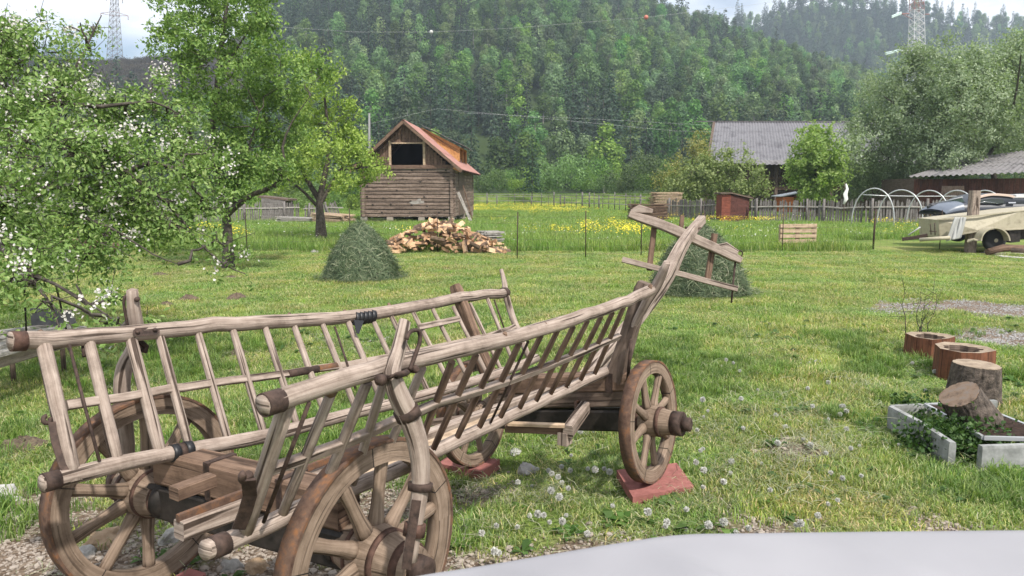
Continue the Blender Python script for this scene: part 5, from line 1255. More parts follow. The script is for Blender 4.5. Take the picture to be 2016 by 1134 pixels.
MB().prism([c0 * [1, 1, 0] + UP * .4, c1 * [1, 1, 0] + UP * .4, c1 * [1, 1, 0] + UP * z0_, c0 * [1, 1, 0] + UP * z0_], (.05, 1.5, 0)).build("front", ORB, coop)
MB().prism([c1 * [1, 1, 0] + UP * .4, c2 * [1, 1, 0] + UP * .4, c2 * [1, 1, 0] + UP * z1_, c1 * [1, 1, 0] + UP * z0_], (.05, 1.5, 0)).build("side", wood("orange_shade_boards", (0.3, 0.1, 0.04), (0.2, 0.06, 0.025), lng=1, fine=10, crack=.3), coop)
MB().prism([c0 * [1, 1, 0] + UP * (z0_ + .02) - VR * .16, c2 * [1, 1, 0] + UP * (z1_ + .05) + VR * .15, c2 * [1, 1, 0] + UP * (z1_ + .1) + VR * .15, c0 * [1, 1, 0] + UP * (z0_ + .07) - VR * .16], (.03, 1.9, 0)).build("roof", plain("pale_metal", (.6, .62, .66), .45, .2), coop)
for p in (c0, c1, c2): MB().box(p * [1, 1, 0] + UP * .2 + np.array([0.03, .1, 0]), (.09, .09, .4)).build("leg", WOOD_DARK, coop)
sy_ = 45.0
s0, s1, s2 = aty(515, 415, sy_), aty(562, 417, sy_), aty(503, 412, sy_ + 2)
shed = empty("tool_shed", (s0 + s1) / 2 * [1, 1, 0], "small grey board shed with a lean-to roof behind the old left fence", "shed")
zl, zr_ = float(aty(515, 389, sy_)[2]), float(aty(562, 396, sy_)[2])
MB().prism([s0 * [1, 1, 0], s1 * [1, 1, 0], s1 * [1, 1, 0] + UP * zr_, s0 * [1, 1, 0] + UP * zl], (0, 1.6, 0)).build("wall", WOOD_FENCE, shed)
MB().prism([s0 * [1, 1, 0] + UP * (zl + .02) - VR * .3, s1 * [1, 1, 0] + UP * (zr_ + .02) + VR * .2, s1 * [1, 1, 0] + UP * (zr_ + .12) + VR * .2, s0 * [1, 1, 0] + UP * (zl + .12) - VR * .3], (0, 1.9, 0)).build("roof", WOOD_DARK, shed)

# ------------------------------------------------------------------ fences
def pickets(name, label, path, hgt, mat, spacing=.14, wob=.05, tilt=0.0, post_every=2.6, railz=.72, drop=0.03):
    """path: ground points; boards in one panel mesh, every post a part"""
    root = empty(name, path[0], label, "fence"); r = np.random.default_rng(len(label))
    mb = MB(); rl = MB()
    for a, b in zip(path[:-1], path[1:]):
        a, b = np.array(a), np.array(b); L = np.linalg.norm((b - a)[:2]); d = (b - a) / L; n = max(1, int(L / spacing)); an = math.atan2(d[1], d[0])
        for i in range(n):
            if r.uniform() < drop: continue
            p = a + d * (i + .5) * spacing; h = hgt * (1 + r.normal(0, wob)); w_ = spacing * r.uniform(.55, .8); t1 = r.normal(0, .025) + tilt
            mb.sweep([p, p + UP * h * .93 + d * t1 * h, p + UP * h + d * t1 * h], [(w_ / 2, .012), (w_ / 2, .012), (w_ * .2, .012)], prof='sq', up=np.array([-d[1], d[0], 0]))
        m = int(L / 2.2) + 1; off = np.array([d[1], -d[0], 0]) * .035
        rl.sweep([a + d * L * k / m + UP * (hgt * railz + r.normal(0, .03)) + off for k in range(m + 1)], (.03, .035), prof='rect', up=UP)
        for k in range(int(L / post_every) + 1):
            p = a + d * (k * post_every + .3); MB().sweep([p - UP * .1 + off * 2.4, p + UP * (hgt * 1.08) + off * 2.4 + d * tilt * hgt], .06, 8, jit=.1).build("post", mat, root)
    mb.build("pickets", mat, root); rl.build("rail", WOOD_SILVER, root)
    return root
g0 = lambda px, py, y: aty(px, py, y) * [1, 1, 0]
pickets("picket_fence", "long weathered grey picket fence running across the right side in front of the barns", [g0(1312, 424, 46), g0(1410, 428, 42.6)], 1.2, WOOD_FENCE, .13)
pickets("picket_fence", "grey picket fence stretch between the red outhouse and the hoop frame", [g0(1478, 430, 41.5), g0(1610, 436, 40), g0(1700, 440, 38.5)], 1.22, WOOD_FENCE, .14)
pickets("picket_fence", "darker picket fence stretch standing behind the hoop frame", [g0(1702, 442, 38.4), g0(1875, 442, 37.6)], 1.25, WOOD_FENCE, .14)
pickets("picket_fence", "old brown picket fence with a curved rail behind the tall fruit tree on the left", [g0(140, 440, 37), g0(330, 441, 38.5), g0(466, 440, 40)], 1.25, WOOD_FENCE, .12)
pickets("picket_fence", "old picket fence sagging beside the grey tool shed", [g0(468, 438, 41), g0(548, 435, 42), g0(590, 432, 43)], 1.05, WOOD_FENCE, .12, tilt=.06)
pickets("fence_panel", "loose slatted fence panel leaning over beside the log barn", [g0(640, 432, 43), g0(676, 430, 43.5)], 1.05, WOOD_FENCE, .15, tilt=-.3)
pickets("fence_panel", "short broken fence panel behind the pale trunk of the lower fruit tree", [g0(598, 432, 43.5), g0(622, 431, 43.5)], .95, WOOD_FENCE, .14, tilt=.1)
# wire fence
WIRE = plain("fence_wire", (.12, .115, .11), .6, .6)
wf = empty("wire_fence", (0, 20.5, 0), "thin wire mesh fence on rusty stakes between the lawn and the tall meadow", "fence")
wp = [(-9.6, 21.6), (g0(305, 497, 21)[0], 21.0), (g0(487, 497, 20.9)[0], 20.9), (g0(690, 480, 22.2)[0], 22.2), (g0(862, 492, 20.9)[0], 20.9), (g0(1018, 510, 19.2)[0], 19.2), (g0(1153, 508, 19.4)[0], 19.4), (g0(1262, 503, 20)[0], 20.0), (g0(1385, 498, 20.6)[0], 20.6), (g0(1540, 494, 21.3)[0], 21.3), (g0(1719, 488, 22)[0], 22.0), (g0(1850, 486, 22.3)[0], 22.3)]
for k, (x_, y_) in enumerate(wp):
    MB().sweep([(x_, y_, -.1), (x_ + random.uniform(-.02, .02), y_, 1.2 + random.uniform(-.06, .06))], .014 if k != 10 else .03, 6).build("stake", IRON, wf)
mb = MB()
for (xa, ya), (xb, yb_) in zip(wp[:-1], wp[1:]):
    for z_ in (.1, .3, .5, .7, .9, 1.08): mb.sweep([(xa, ya, z_), ((xa + xb) / 2, (ya + yb_) / 2, z_ - .02), (xb, yb_, z_)], .0022, 3, cap=False)
    L = math.hypot(xb - xa, yb_ - ya); n = int(L / .2)
    for i in range(1, n): t = i / n; mb.sweep([(xa + (xb - xa) * t, ya + (yb_ - ya) * t, .05), (xa + (xb - xa) * t, ya + (yb_ - ya) * t, 1.06)], .0018, 3, cap=False)
mb.build("wire_mesh", WIRE, wf)
# far rail fence at the end of the meadow
rf = empty("rail_fence", g0(1100, 410, 74), "rough pole rail fence with many uneven posts along the far edge of the meadow", "fence")
fp = [g0(935, 404, 86), g0(1000, 404, 85), g0(1080, 407, 80), (g0(1160, 411, 71)), g0(1230, 416, 62), g0(1270, 420, 56)]
mb = MB()
P = [np.array(p) for p in fp]
for z_ in (.55, 1.05, 1.3):
    mb.sweep([p + UP * (z_ + random.uniform(-.06, .06)) for a, b in zip(P[:-1], P[1:]) for p in (a, (a + b) / 2)] + [P[-1] + UP * z_], .035, 6)
mb.build("rails", WOOD_SILVER, rf)
for a, b in zip(P[:-1], P[1:]):
    L = np.linalg.norm(b - a); n = int(L / 1.3)
    for i in range(n):
        p = a + (b - a) * (i + random.uniform(-.2, .2)) / n; MB().sweep([p, p + UP * random.uniform(1.1, 1.65)], random.choice([.03, .04, .07]), 6).build("post", WOOD_FENCE, rf)

# ------------------------------------------------------------------ timber stacks, pallet, post
def plank_stack(name, label, c, L, W, rows, mat, rz=0.0, seed=1, slope=.0, cat="timber stack"):
    r = np.random.default_rng(seed); mb = MB(); z = .1
    for k in range(rows):
        y_ = -W / 2
        while y_ < W / 2:
            w_ = r.uniform(.12, .24); l_ = L * r.uniform(.85, 1.05); t = r.uniform(.03, .05)
            mt = Matrix.Rotation(rz + r.normal(0, .02), 3, 'Z') @ Matrix.Rotation(r.normal(0, .015) + slope, 3, 'Y')
            o = mt @ Vector((r.normal(0, .05), y_ + w_ / 2, 0)); mb.box((c[0] + o.x, c[1] + o.y, z + r.uniform(0, .01)), (l_, w_ - .01, t), M=mt); y_ += w_
        z += .055 if k % 3 else .085
    o = mb.build(name, mat); return tag(o, label, cat)
plank_stack("lumber_stack", "stack of rough slabs with bark edges beside the picket fence behind the yoke", g0(1275, 428, 42), 2.1, 1.2, 14, WOOD_BROWN, .05, 3)
plank_stack("lumber_stack", "pale stacked sawn boards behind the bronze young tree", g0(1310, 420, 50), 1.9, 1.2, 24, WOOD_PALE, .1, 4)
plank_stack("board_heap", "untidy heap of weathered boards lying under the lower fruit tree", g0(590, 436, 40), 2.2, 1.6, 4, WOOD_SILVER, .2, 5, .04, "board heap")
plank_stack("board_heap", "heap of pale and reddish planks in front of the leaning fence panel", g0(655, 436, 39.5), 1.8, 1.5, 7, WOOD_PALE, -.3, 6, .06, "board heap")
pal = empty("pallet", g0(1567, 492, 22.6), "pale wooden pallet standing on its edge against the wire fence", "pallet")
a, b = g0(1533, 493, 22.5), g0(1604, 492, 22.5); d = (b - a) / np.linalg.norm(b - a)
for k in range(5):
    z_ = .07 + k * .155; MB().sweep([a + UP * z_ - np.array([0, .07, 0]), b + UP * (z_ + .01) - np.array([0, .07, 0])], (.055, .011), prof='rect', up=np.array([0, -1., .1])).build("slat", WOOD_PALE, pal)
for t in (.04, .5, .96):
    p = a + (b - a) * t; MB().box(p + UP * .37, (.1, .09, .72)).build("bearer", WOOD_PALE, pal)
for k in range(3): z_ = .1 + k * .28; MB().sweep([a + UP * z_ + np.array([0, .06, 0]), b + UP * z_ + np.array([0, .06, 0])], (.05, .011), prof='rect', up=np.array([0, -1., .1])).build("slat", WOOD_PALE, pal)
pb0 = g0(1910, 491, 20.9)
o = MB().sweep([pb0 - UP * .1, pb0 + UP * .9, pb0 + UP * (float(aty(1908, 375, 20.9)[2]))], (.118, .11), prof='rect', up=np.array([0, -1., 0]), jit=.04).build("timber_post", WOOD_GREY); tag(o, "thick square weathered post standing in front of the cream trailer", "post")

# ------------------------------------------------------------------ hoop frame
ALU = plain("galvanised_tube", (.5, .51, .52), .4, .5)
hf = empty("hoop_frame", g0(1760, 443, 34), "bare greenhouse frame of arched pale metal tubes in front of the picket fence", "hoop frame")
hps = [((1676, 443), (1725, 371), (1760, 441), 35.4), ((1726, 441), (1782, 374), (1816, 445), 35.6), ((1784, 441), (1836, 375), (1868, 445), 35.8), ((1838, 441), (1892, 375), (1922, 445), 36), ((1890, 441), (1945, 375), (1978, 445), 36.2)]
arch = []
for a, t_, b, y_ in hps:
    A, B_ = g0(a[0], a[1], y_ + .7), g0(b[0], b[1], y_ - .7); zt = float(aty(t_[0], t_[1], y_)[2]); c = (A + B_) / 2
    P = [c + (A - c) * math.cos(th) + UP * zt * math.sin(th) ** .75 for th in np.linspace(0, math.pi, 25)]; arch.append(P)
    MB().sweep(P, .03, 8).build("hoop", ALU, hf)
for i in (7, 0, 24): MB().sweep([p[i] + UP * (.05 if i in (0, 24) else 0) for p in arch], .022, 6).build("tie_tube", ALU, hf)

# ------------------------------------------------------------------ trailer, dark car
CREAM = mottled("cream_paint", (0.24, 0.21, 0.15), (0.38, 0.34, 0.25), 5, 0.6, 0.05, c3=(0.33, 0.295, 0.215), spec=.4)
TYRE = plain("tyre_rubber", (.018, .018, .019), .8)
ty = 20.6
tr = empty("utility_trailer", g0(1930, 488, ty), "old cream painted trailer with a round mudguard and one tyre showing", "trailer")
def T(px, py, dy=0): return aty(px, py, ty + dy)
MB().prism([T(1848, 433, .3), T(2016, 413), T(2080, 408), T(2080, 446), T(2016, 449), T(1925, 453), T(1850, 468, .3)], (.25, 1.5, 0)).build("tub", CREAM, tr)
MB().prism([T(1820, 437, 1.5), T(1848, 432, .28), T(1850, 468, .28), T(1822, 466, 1.5)], (.03, .05, 0)).build("front_panel", CREAM, tr)
mb = MB(); mb.sweep([T(1846, 432, .26), T(1930, 424, .05), T(2080, 407, -.02)], (.025, .02), prof='rect', up=UP); mb.sweep([T(1846, 470, .26), T(1925, 455, 0), T(2080, 447, -.02)], (.02, .02), prof='rect', up=UP); mb.build("edge_rail", CREAM, tr)
wc = T(1957, 473, -.05); 
th = np.linspace(.05, math.pi - .05, 18); 
mb = MB(); pc = [T(1953 + 28 * math.cos(a), 475 - 27 * math.sin(a), -.22) for a in th]; mb.sweep(pc, (.02, .16), prof='rect', up=np.array([0, -1., 0])); mb.sweep([pc[-1], T(1917, 471, -.2), T(1905, 475, -.1)], (.02, .1), prof='rect', up=np.array([0, -1., 0])); mb.build("mudguard", CREAM, tr)
wl = MB().lathe(wc, (0, -1, 0), [(-.09, .17), (-.09, .27), (-.06, .3), (.06, .3), (.09, .27), (.09, .17)], 28).build("wheel", TYRE, tr)
MB().lathe(wc + np.array([0, -.05, 0]), (0, -1, 0), [(0, .175), (.03, .17), (.01, .12), (.03, .06), (.05, .05), (.055, .01)], 24).build("hub", CREAM, wl)
MB().sweep([T(1811, 472, .2), T(1840, 470, -.1), T(1870, 468, -.2)], .055, 10, dome=.4).build("bumper", CREAM, tr)
MB().sweep([T(1776, 471, .7), T(1800, 468, .6), T(1826, 463, .5)], (.03, .05), prof='rect', up=UP).build("drawbar", IRON, tr)
MB().sweep([T(1788, 463, .7), T(1800, 455, .7), T(1812, 447, .6)], .02, 8).build("brace_tube", plain("grey_tube", (.4, .4, .4), .5, .3), tr)
for a, b in (((1832, 441), (1833, 462)), ((1840, 439), (1841, 463)), ((1830, 455), (1844, 456))): MB().sweep([T(*a, .15), T(*b, .15)], .014, 6).build("bracket", IRON, tr)
MB().prism([T(1985, 449, .05), T(2010, 447, .05), T(2008, 476, .05), T(1990, 478, .05)], (0, .3, 0)).build("chassis_leg", TAR, tr)
MB().prism([T(1925, 456, .3), T(2080, 449, .3), T(2080, 470, .3), T(1985, 472, .3), T(1940, 460, .3)], (0, 1.2, 0)).build("underframe", TAR, tr)
# net cloth over its edge
NET = plain("grey_net", (.34, .34, .33), .9)
r = np.random.default_rng(5); V = []; nu, nv = 20, 30
for i in range(nu):
    for j in range(nv):
        t, s = i / (nu - 1), j / (nv - 1); px = 1880 + s * 22 - t * (18 - 8 * s) ; py = 428 + t * 47 - 6 * s * t
        p = T(px, py, -.06 - .035 * math.sin(s * 9 + t * 3) - .014 * math.sin(s * 23 + 1 - t * 4) - .12 * t); V.append(p)
F = [(i * nv + j, i * nv + j + 1, (i + 1) * nv + j + 1, (i + 1) * nv + j) for i in range(nu - 1) for j in range(nv - 1)]
o = obj_np("net_cloth", np.array(V), F, NET, smooth=True); md = o.modifiers.new("thick", 'SOLIDIFY'); md.thickness = .012; tag(o, "grey netting hanging over the front edge of the cream trailer", "netting")
# dark car behind
PAINT = plain("dark_blue_paint", (.03, .034, .045), .42, 0.0, .5); GLASS = plain("dark_glass", (.03, .04, .035), .08, 0, .6); CHROME = plain("chrome", (.7, .7, .72), .15, 1)
ky = 22.6
kc = empty("dark_car", g0(1960, 470, ky + .8), "old dark blue car parked behind the cream trailer, its roof edge pale", "car")
def K(px, py, dy=0): return aty(px, py, ky + dy)
def shell(name, prof_lo, prof_hi, mat, par, dep=1.5, crown=.06, n=26):
    """body side outline between two pixel curves, rounded over its depth"""
    V, F = [], []; xs = np.linspace(prof_hi[0][0], prof_hi[-1][0], n); deps = [0, .12, .35, .75, 1.15, 1.38, dep]
    for x_ in xs:
        lo = float(np.interp(x_, [p[0] for p in prof_lo], [p[1] for p in prof_lo])); hi = float(np.interp(x_, [p[0] for p in prof_hi], [p[1] for p in prof_hi]))
        A, B_ = K(x_, lo), K(x_, hi); V.append(A); V.append(A * .5 + B_ * .5 - np.array([0, .03, 0]))
        for k, d_ in enumerate(deps): V.append(B_ + np.array([0, d_, crown * math.sin(math.pi * d_ / dep) ** .6]))
        V.append(A + np.array([0, dep, 0]))
    m = len(deps) + 3
    for i in range(n - 1):
        for k in range(m - 1): F.append((i * m + k, (i + 1) * m + k, (i + 1) * m + k + 1, i * m + k + 1))
    return obj_np(name, np.array(V), F, mat, par, smooth=True)
body = shell("body", [(1862, 425), (2100, 430)], [(1861, 420), (1872, 413), (1888, 405), (1905, 402), (2100, 398)], PAINT, kc)
shell("bonnet", [(1861, 423), (1900, 423)], [(1861, 419), (1868, 413), (1880, 407), (1898, 402)], plain("grey_blue_paint", (.13, .15, .19), .38, 0, .5), kc, 1.45, .1, 14)
shell("cabin", [(1905, 404), (2100, 402)], [(1908, 402), (1922, 393), (1940, 386), (1955, 384), (1990, 385), (2010, 387), (2060, 384), (2100, 384)], PAINT, kc, 1.4)
PINK = plain("pale_roof_paint", (.55, .43, .36), .4)
MB().sweep([K(*p, -.03) for p in dens([(1918, 392), (1935, 386), (1955, 383), (1985, 385), (1996, 388)])], (.03, .035), prof='rect', up=UP).build("roof_edge", PINK, kc)
MB().prism([K(1992, 389, -.03), K(2016, 383, -.03), K(2060, 382, -.03), K(2060, 389, -.03)], (0, 1.0, 0)).build("rear_roof", plain("pale_cover", (.62, .6, .58), .5), kc)
MB().prism([K(1918, 400, -.05), K(1930, 394, -.05), K(1952, 391, -.05), K(1975, 392, -.05), K(1978, 400, -.05)], (0, .02, 0)).build("side_window", GLASS, kc)
MB().sweep([K(1917, 402, -.05), K(1940, 397, -.05), K(1975, 402, -.05)], .008, 6).build("window_trim", CHROME, kc)
MB().box(K(1992, 399, -.06), (.22, .03, .035)).build("door_handle", CHROME, kc)
MB().prism([K(1850, 400, .9), K(1893, 389, .4), K(1900, 398, .3), K(1868, 414, .6)], (.02, .05, 0)).build("windscreen", plain("green_reflection_glass", (.07, .11, .08), .1, 0, .6), kc)  # reflected greenery is put into the windscreen colour
MB().sweep([K(1850, 399, .85), K(1895, 388, .35)], .02, 8).build("windscreen_frame", plain("frame_grey", (.35, .36, .36), .4), kc)
mb = MB(); mb.prism([K(1830, 402, 1), K(1850, 398, .9), K(1866, 414, .5), K(1862, 428, .5), K(1845, 426, .8), K(1838, 412, 1)], (.1, .25, 0)); mb.sweep([K(1818, 434, .6), K(1840, 426, .6), K(1855, 424, .5)], .06, 8); mb.sweep([K(1826, 408, 1), K(1840, 404, 1)], .05, 8); mb.build("engine_parts", mottled("oily_parts", (.02, .02, .022), (.1, .1, .11), 12, .6, .3), kc)
for px in (1885, 2040): MB().lathe(K(px, 458, .15), (0, -1, 0), [(-.09, .18), (-.09, .27), (.09, .27), (.09, .18)], 20).build("wheel", TYRE, kc)
MB().box(K(1960, 440, .8), (2.6, 1.3, .5)).build("underbody", TAR, kc)
# lying timbers by the trailer, concrete apron
o = MB().sweep([aty(1944, 496, 20), aty(1975, 489, 20.1), aty(2030, 488, 19.8)], [.09, .1, .07], 9, jit=.2).build("old_log", WOOD_BROWN); tag(o, "short rotting log lying on pale concrete below the trailer tyre", "log")
o = MB().sweep([aty(1990, 493, 19.6), aty(2060, 495, 19.2)], .06, 8, jit=.2).build("old_log", WOOD_DARK); tag(o, "dark thin log at the right edge beside the rotting log", "log")
PAVE = mottled("pale_concrete", (.42, .40, .38), (.58, .56, .54), 3, .9, .1)
o = MB().prism([atz(1930, 497, .01), atz(1975, 506, .01), atz(2100, 514, .01), atz(2100, 490, .01)], (0, 0, .012)).build("concrete_apron", PAVE); tag(o, kind="structure")

# ------------------------------------------------------------------ cloth on a stick, utility poles, wires, pylons
CLOTH = plain("white_rag", (.7, .7, .68), .8)
sc_ = empty("scarecrow", g0(1662, 440, 37.6), "strip of white plastic sheet tied to a thin stick above the picket fence", "scarecrow")
MB().sweep([g0(1660, 440, 37.6), aty(1664, 360, 37.6)], .02, 6).build("stick", WOOD_DARK, sc_)
mb = MB(); P = [aty(px, py, 37.5) for px, py in ((1666, 362), (1668, 372), (1664, 382), (1666, 392), (1661, 402))]; mb.sweep(P, [(.03, .02), (.07, .03), (.11, .03), (.1, .04), (.05, .02)], 10, jit=.3); mb.build("sheet", CLOTH, sc_)
CONC = plain("pole_concrete", (.2, .195, .19), .8)
for px, pb_, pt, y_, lab in ((727, 392, 223, 100, "concrete power pole rising behind the left slope of the log barn roof"), (1048, 392, 262, 104, "slim pale pole in front of the wood at the far edge of the meadow")):
    if px == 727:
        a = aty(px, pb_, y_); o = MB().sweep([a * [1, 1, 0], aty(px, pt, y_)], [.2, .13], 8).build("power_pole", CONC); tag(o, lab, "pole")
for px, pt, pb_, y_ in ((778, 172, 215, 235), (941, 232, 262, 235), (1073, 240, 268, 235), (1115, 205, 232, 250)):
    gz_ = float(hz(*aty(px, pb_, y_)[:2])); a = aty(px, pt, y_); o = MB().sweep([np.array([a[0], y_, gz_]), a], [.17, .11], 6).build("power_pole", CONC); tag(o, "slim grey power pole standing among the trees on the hillside", "pole", "power poles on the hillside")
def wire(pts_, r_, label, balls=()):
    root = empty("power_line", pts_[0], label, "cable"); P = [aty(*p) for p in pts_]; mb = MB()
    Q = []
    for a, b in zip(P[:-1], P[1:]):
        for t in np.linspace(0, 1, 12)[:-1]: Q.append(a + (b - a) * t)
    mb.sweep(Q + [P[-1]], r_, 4, cap=False).build("cable", plain("cable_grey", (.5, .5, .5), .5, .3), root)
    for (px, py, y_, c, s) in balls:
        bm = bmesh.new(); bmesh.ops.create_uvsphere(bm, u_segments=14, v_segments=8, radius=s); me = bpy.data.meshes.new("marker_ball"); bm.to_mesh(me); bm.free(); me.materials.append(c)
        for f in me.polygons: f.use_smooth = True
        q = bpy.data.objects.new("marker_ball", me); q.location = aty(px, py, y_); link(q, root)
WBALL = plain("white_ball", (.5, .49, .47), .6); RBALL = plain("red_ball", (.5, .16, .11), .5)
wire([(480, 42, 128), (535, 52, 130), (700, 63, 130), (850, 63, 130), (1000, 56, 130), (1150, 44, 130), (1272, 34, 130), (1480, 10, 132), (1720, -30, 136)], .015, "high power line with round marker balls crossing in front of the wood", [(535, 50, 130, WBALL, .3), (849, 63, 130, WBALL, .32), (1272, 34, 130, RBALL, .38)])
wire([(700, 250, 140), (860, 214, 140), (1060, 232, 140), (1330, 258, 140), (1640, 262, 142)], .014, "thin lower wire running between the poles in front of the wood")
wire([(905, 222, 139), (1200, 236, 139), (1500, 252, 139)], .012, "thin wire just above the lower wire in front of the wood")
wire([(935, 391, 104), (1100, 389, 104), (1250, 391, 104), (1290, 389, 90)], .018, "low pale wire along the grass bank at the end of the meadow")
STEEL = plain("pylon_steel", (.16, .15, .15), .6, .2); WPAINT = plain("pylon_white", (.55, .55, .56), .5); RPAINT = plain("pylon_red", (.30, .17, .155), .6); INS = plain("insulator_glass", (.55, .66, .64), .2)
def pylon(root, base, top, w0, w1, n, bar, mats, name="tower"):
    """square lattice tower; mats(t) -> material by height"""
    base, top = np.array(base), np.array(top); parts = {}
    def at_(t, k): w_ = (w0 + (w1 - w0) * t) / 2; s = ((-1, -1), (1, -1), (1, 1), (-1, 1))[k % 4]; return base + (top - base) * t + np.array([s[0] * w_, s[1] * w_, 0])
    for i in range(n):
        t0, t1 = i / n, (i + 1) / n; m = mats((t0 + t1) / 2); mb = parts.setdefault(m.name, (MB(), m))[0]
        for k in range(4):
            mb.sweep([at_(t0, k), at_(t1, k)], bar, 4, cap=False); mb.sweep([at_(t0, k), at_(t1, k + 1)], bar * .6, 4, cap=False); mb.sweep([at_(t0, k + 1), at_(t1, k)], bar * .6, 4, cap=False); mb.sweep([at_(t1, k), at_(t1, k + 1)], bar * .6, 4, cap=False)
    for mb, m in parts.values(): mb.build(name, m, root)
yl = 322; gx = float(aty(225, 110, yl)[0]); gzl = float(hz(gx, yl))
p1 = empty("pylon", (gx, yl, gzl), "tall lattice power pylon standing on the bare brown ridge at the left", "pylon")
pylon(p1, (gx, yl, gzl - 1), aty(225, -60, yl), 4.8, 0.9, 17, .10, lambda t: STEEL)
for py, hw in ((27, 27), (-6, 16)):
    mb = MB(); c = aty(225, py, yl); 
    for s in (-1, 1):
        e = aty(225 + s * hw, py - 1 + (5 if s > 0 else 0), yl); mb.sweep([c + UP * .9, e], .1, 4); mb.sweep([c - UP * .9, e], .1, 4); mb.sweep([e, e - UP * 1.7], .14, 5)
    mb.build("cross_arm", RPAINT if py > 0 else STEEL, p1)
yp = 118; gxp = float(aty(1804, 380, yp)[0])
p2 = empty("pylon", (gxp, yp, 1), "near white and red lattice pylon with glass insulators rising behind the silvery tree", "pylon")
pylon(p2, (gxp, yp, 1), aty(1805, -60, yp), 2.6, 1.25, 34, .055, lambda t: RPAINT if t > .82 else WPAINT)
for py, sgn in ((25, 1), (98, 1)):
    mb = MB(); a = aty(1790, py + 2, yp); e = aty(1775, py + 2, yp - 1); mb.sweep([a, e], .09, 4); mb.sweep([aty(1795, py + 12, yp), e], .06, 4)
    mb.sweep([aty(1818, py + 3, yp), aty(1830, py + 3, yp)], .07, 4); mb.build("cross_arm", RPAINT if py < 50 else WPAINT, p2)
    f = aty(1742 if py > 50 else 1755, py + 10, yp - 3)
    for o_ in (0, .22):
        mb = MB(); d = f - e; n = 16
        mb.sweep([e + UP * o_, f + UP * o_], .03, 6)
        for k in range(1, n): q = e + d * k / n + UP * o_; mb.lathe(q, d, [(-.04, .02), (0, .13), (.05, .02)], 8)
        mb.build("insulator_string", INS, p2)
# ------------------------------------------------------------------ haystacks
HAYCORE = mottled("hay_core", (.05, .07, .03), (.13, .16, .075), 20, .95, .6)
L_HAY = leafy("hay_stems", [(0.0, (0.035, 0.065, 0.028)), (0.5, (0.085, 0.125, 0.06)), (0.85, (0.16, 0.205, 0.11)), (1.0, (0.34, 0.34, 0.23))], 0.1, 0.2)
def haystack(label, c, rx, hgt, seed, n=15000, lean=0.0):
    r = np.random.default_rng(seed); root = empty("haystack", c, label, "haystack", None)
    def prof(t): return (1 - t ** 1.5) ** .66                     # radius at height fraction
    V, F = [], []; nu, nv = 36, 14
    for j in range(nv):
        t = j / (nv - 1)
        for i in range(nu):
            a = 6.2832 * i / nu; rr = rx * max(prof(t), .03) * (1 + .06 * math.sin(3 * a + seed) + .05 * math.sin(7 * a + t * 6)) * .96
            V.append((c[0] + rr * math.cos(a) + lean * t, c[1] + rr * math.sin(a), c[2] + hgt * t * .97))
    for j in range(nv - 1):
        for i in range(nu): F.append((j * nu + i, j * nu + (i + 1) % nu, (j + 1) * nu + (i + 1) % nu, (j + 1) * nu + i))
    obj_np("heap", V, F, HAYCORE, root, smooth=True)
    t = r.uniform(0, 1, n) ** 1.15; a = r.uniform(0, 6.2832, n)
    rr = rx * np.maximum((1 - t ** 1.5) ** .66, .03) * (1 + .06 * np.sin(3 * a + seed) + .05 * np.sin(7 * a + t * 6) + .03 * np.sin(13 * a - t * 15)) * r.uniform(.93, 1.06, n)
    P = np.stack([c[0] + rr * np.cos(a) + lean * t, c[1] + rr * np.sin(a), c[2] + .01 + hgt * t * r.uniform(.97, 1.03, n)], 1)
    out = np.stack([np.cos(a), np.sin(a), .25 + 1.2 * t ** 3], 1); out /= np.linalg.norm(out, axis=1, keepdims=True)
    d = r.normal(0, 1, (n, 3)) + np.array([0, 0, -.5]); d -= out * np.sum(d * out, 1, keepdims=True) * .78; d /= np.linalg.norm(d, axis=1, keepdims=True)
    L = r.uniform(.07, .24, n)[:, None]; s = np.cross(d, out); s /= np.maximum(np.linalg.norm(s, axis=1, keepdims=True), 1e-5); w_ = r.uniform(.0025, .0055, n)[:, None]
    bend = out * L * r.uniform(-.04, .22, n)[:, None]
    Q = np.stack([P - s * w_, P + s * w_, P + d * L * .5 + bend + s * w_, P + d * L * .5 + bend - s * w_, P + d * L + bend * .3], 1).reshape(-1, 3)
    Q[:, 2] = np.maximum(Q[:, 2], c[2] + .005)
    n2 = 1500; a2 = r.uniform(0, 6.2832, n2); q2 = rx * r.uniform(.9, 1.32, n2) ** 1; P2 = np.stack([c[0] + q2 * np.cos(a2), c[1] + q2 * np.sin(a2), np.full(n2, c[2] + .03) + r.uniform(0, .05, n2)], 1)
    d2 = r.normal(0, 1, (n2, 3)) * [1, 1, .12]; d2 /= np.linalg.norm(d2, axis=1, keepdims=True); s2 = np.cross(d2, [0, 0, 1.]) * .004; L2 = r.uniform(.06, .2, n2)[:, None]
    Q2 = np.stack([P2 - s2, P2 + s2, P2 + d2 * L2 * .5 + s2, P2 + d2 * L2 * .5 - s2, P2 + d2 * L2], 1).reshape(-1, 3); Q = np.concatenate([Q, Q2]); n = n + n2
    b = np.arange(n)[:, None] * 5
    obj_np("loose_stems", Q, np.concatenate([b + [0, 1, 2], b + [0, 2, 3], b + [3, 2, 4]]), L_HAY, root)["kind"] = "stuff"
h1 = atz(711, 548, 0); haystack("conical heap of fresh grey-green hay on the lawn in front of the firewood pile", h1, .72, 1.08, 1)
h2 = atz(1376, 574, 0); haystack("heap of fresh hay half hidden behind the wagon's raised yoke", h2, .80, 1.12, 4)

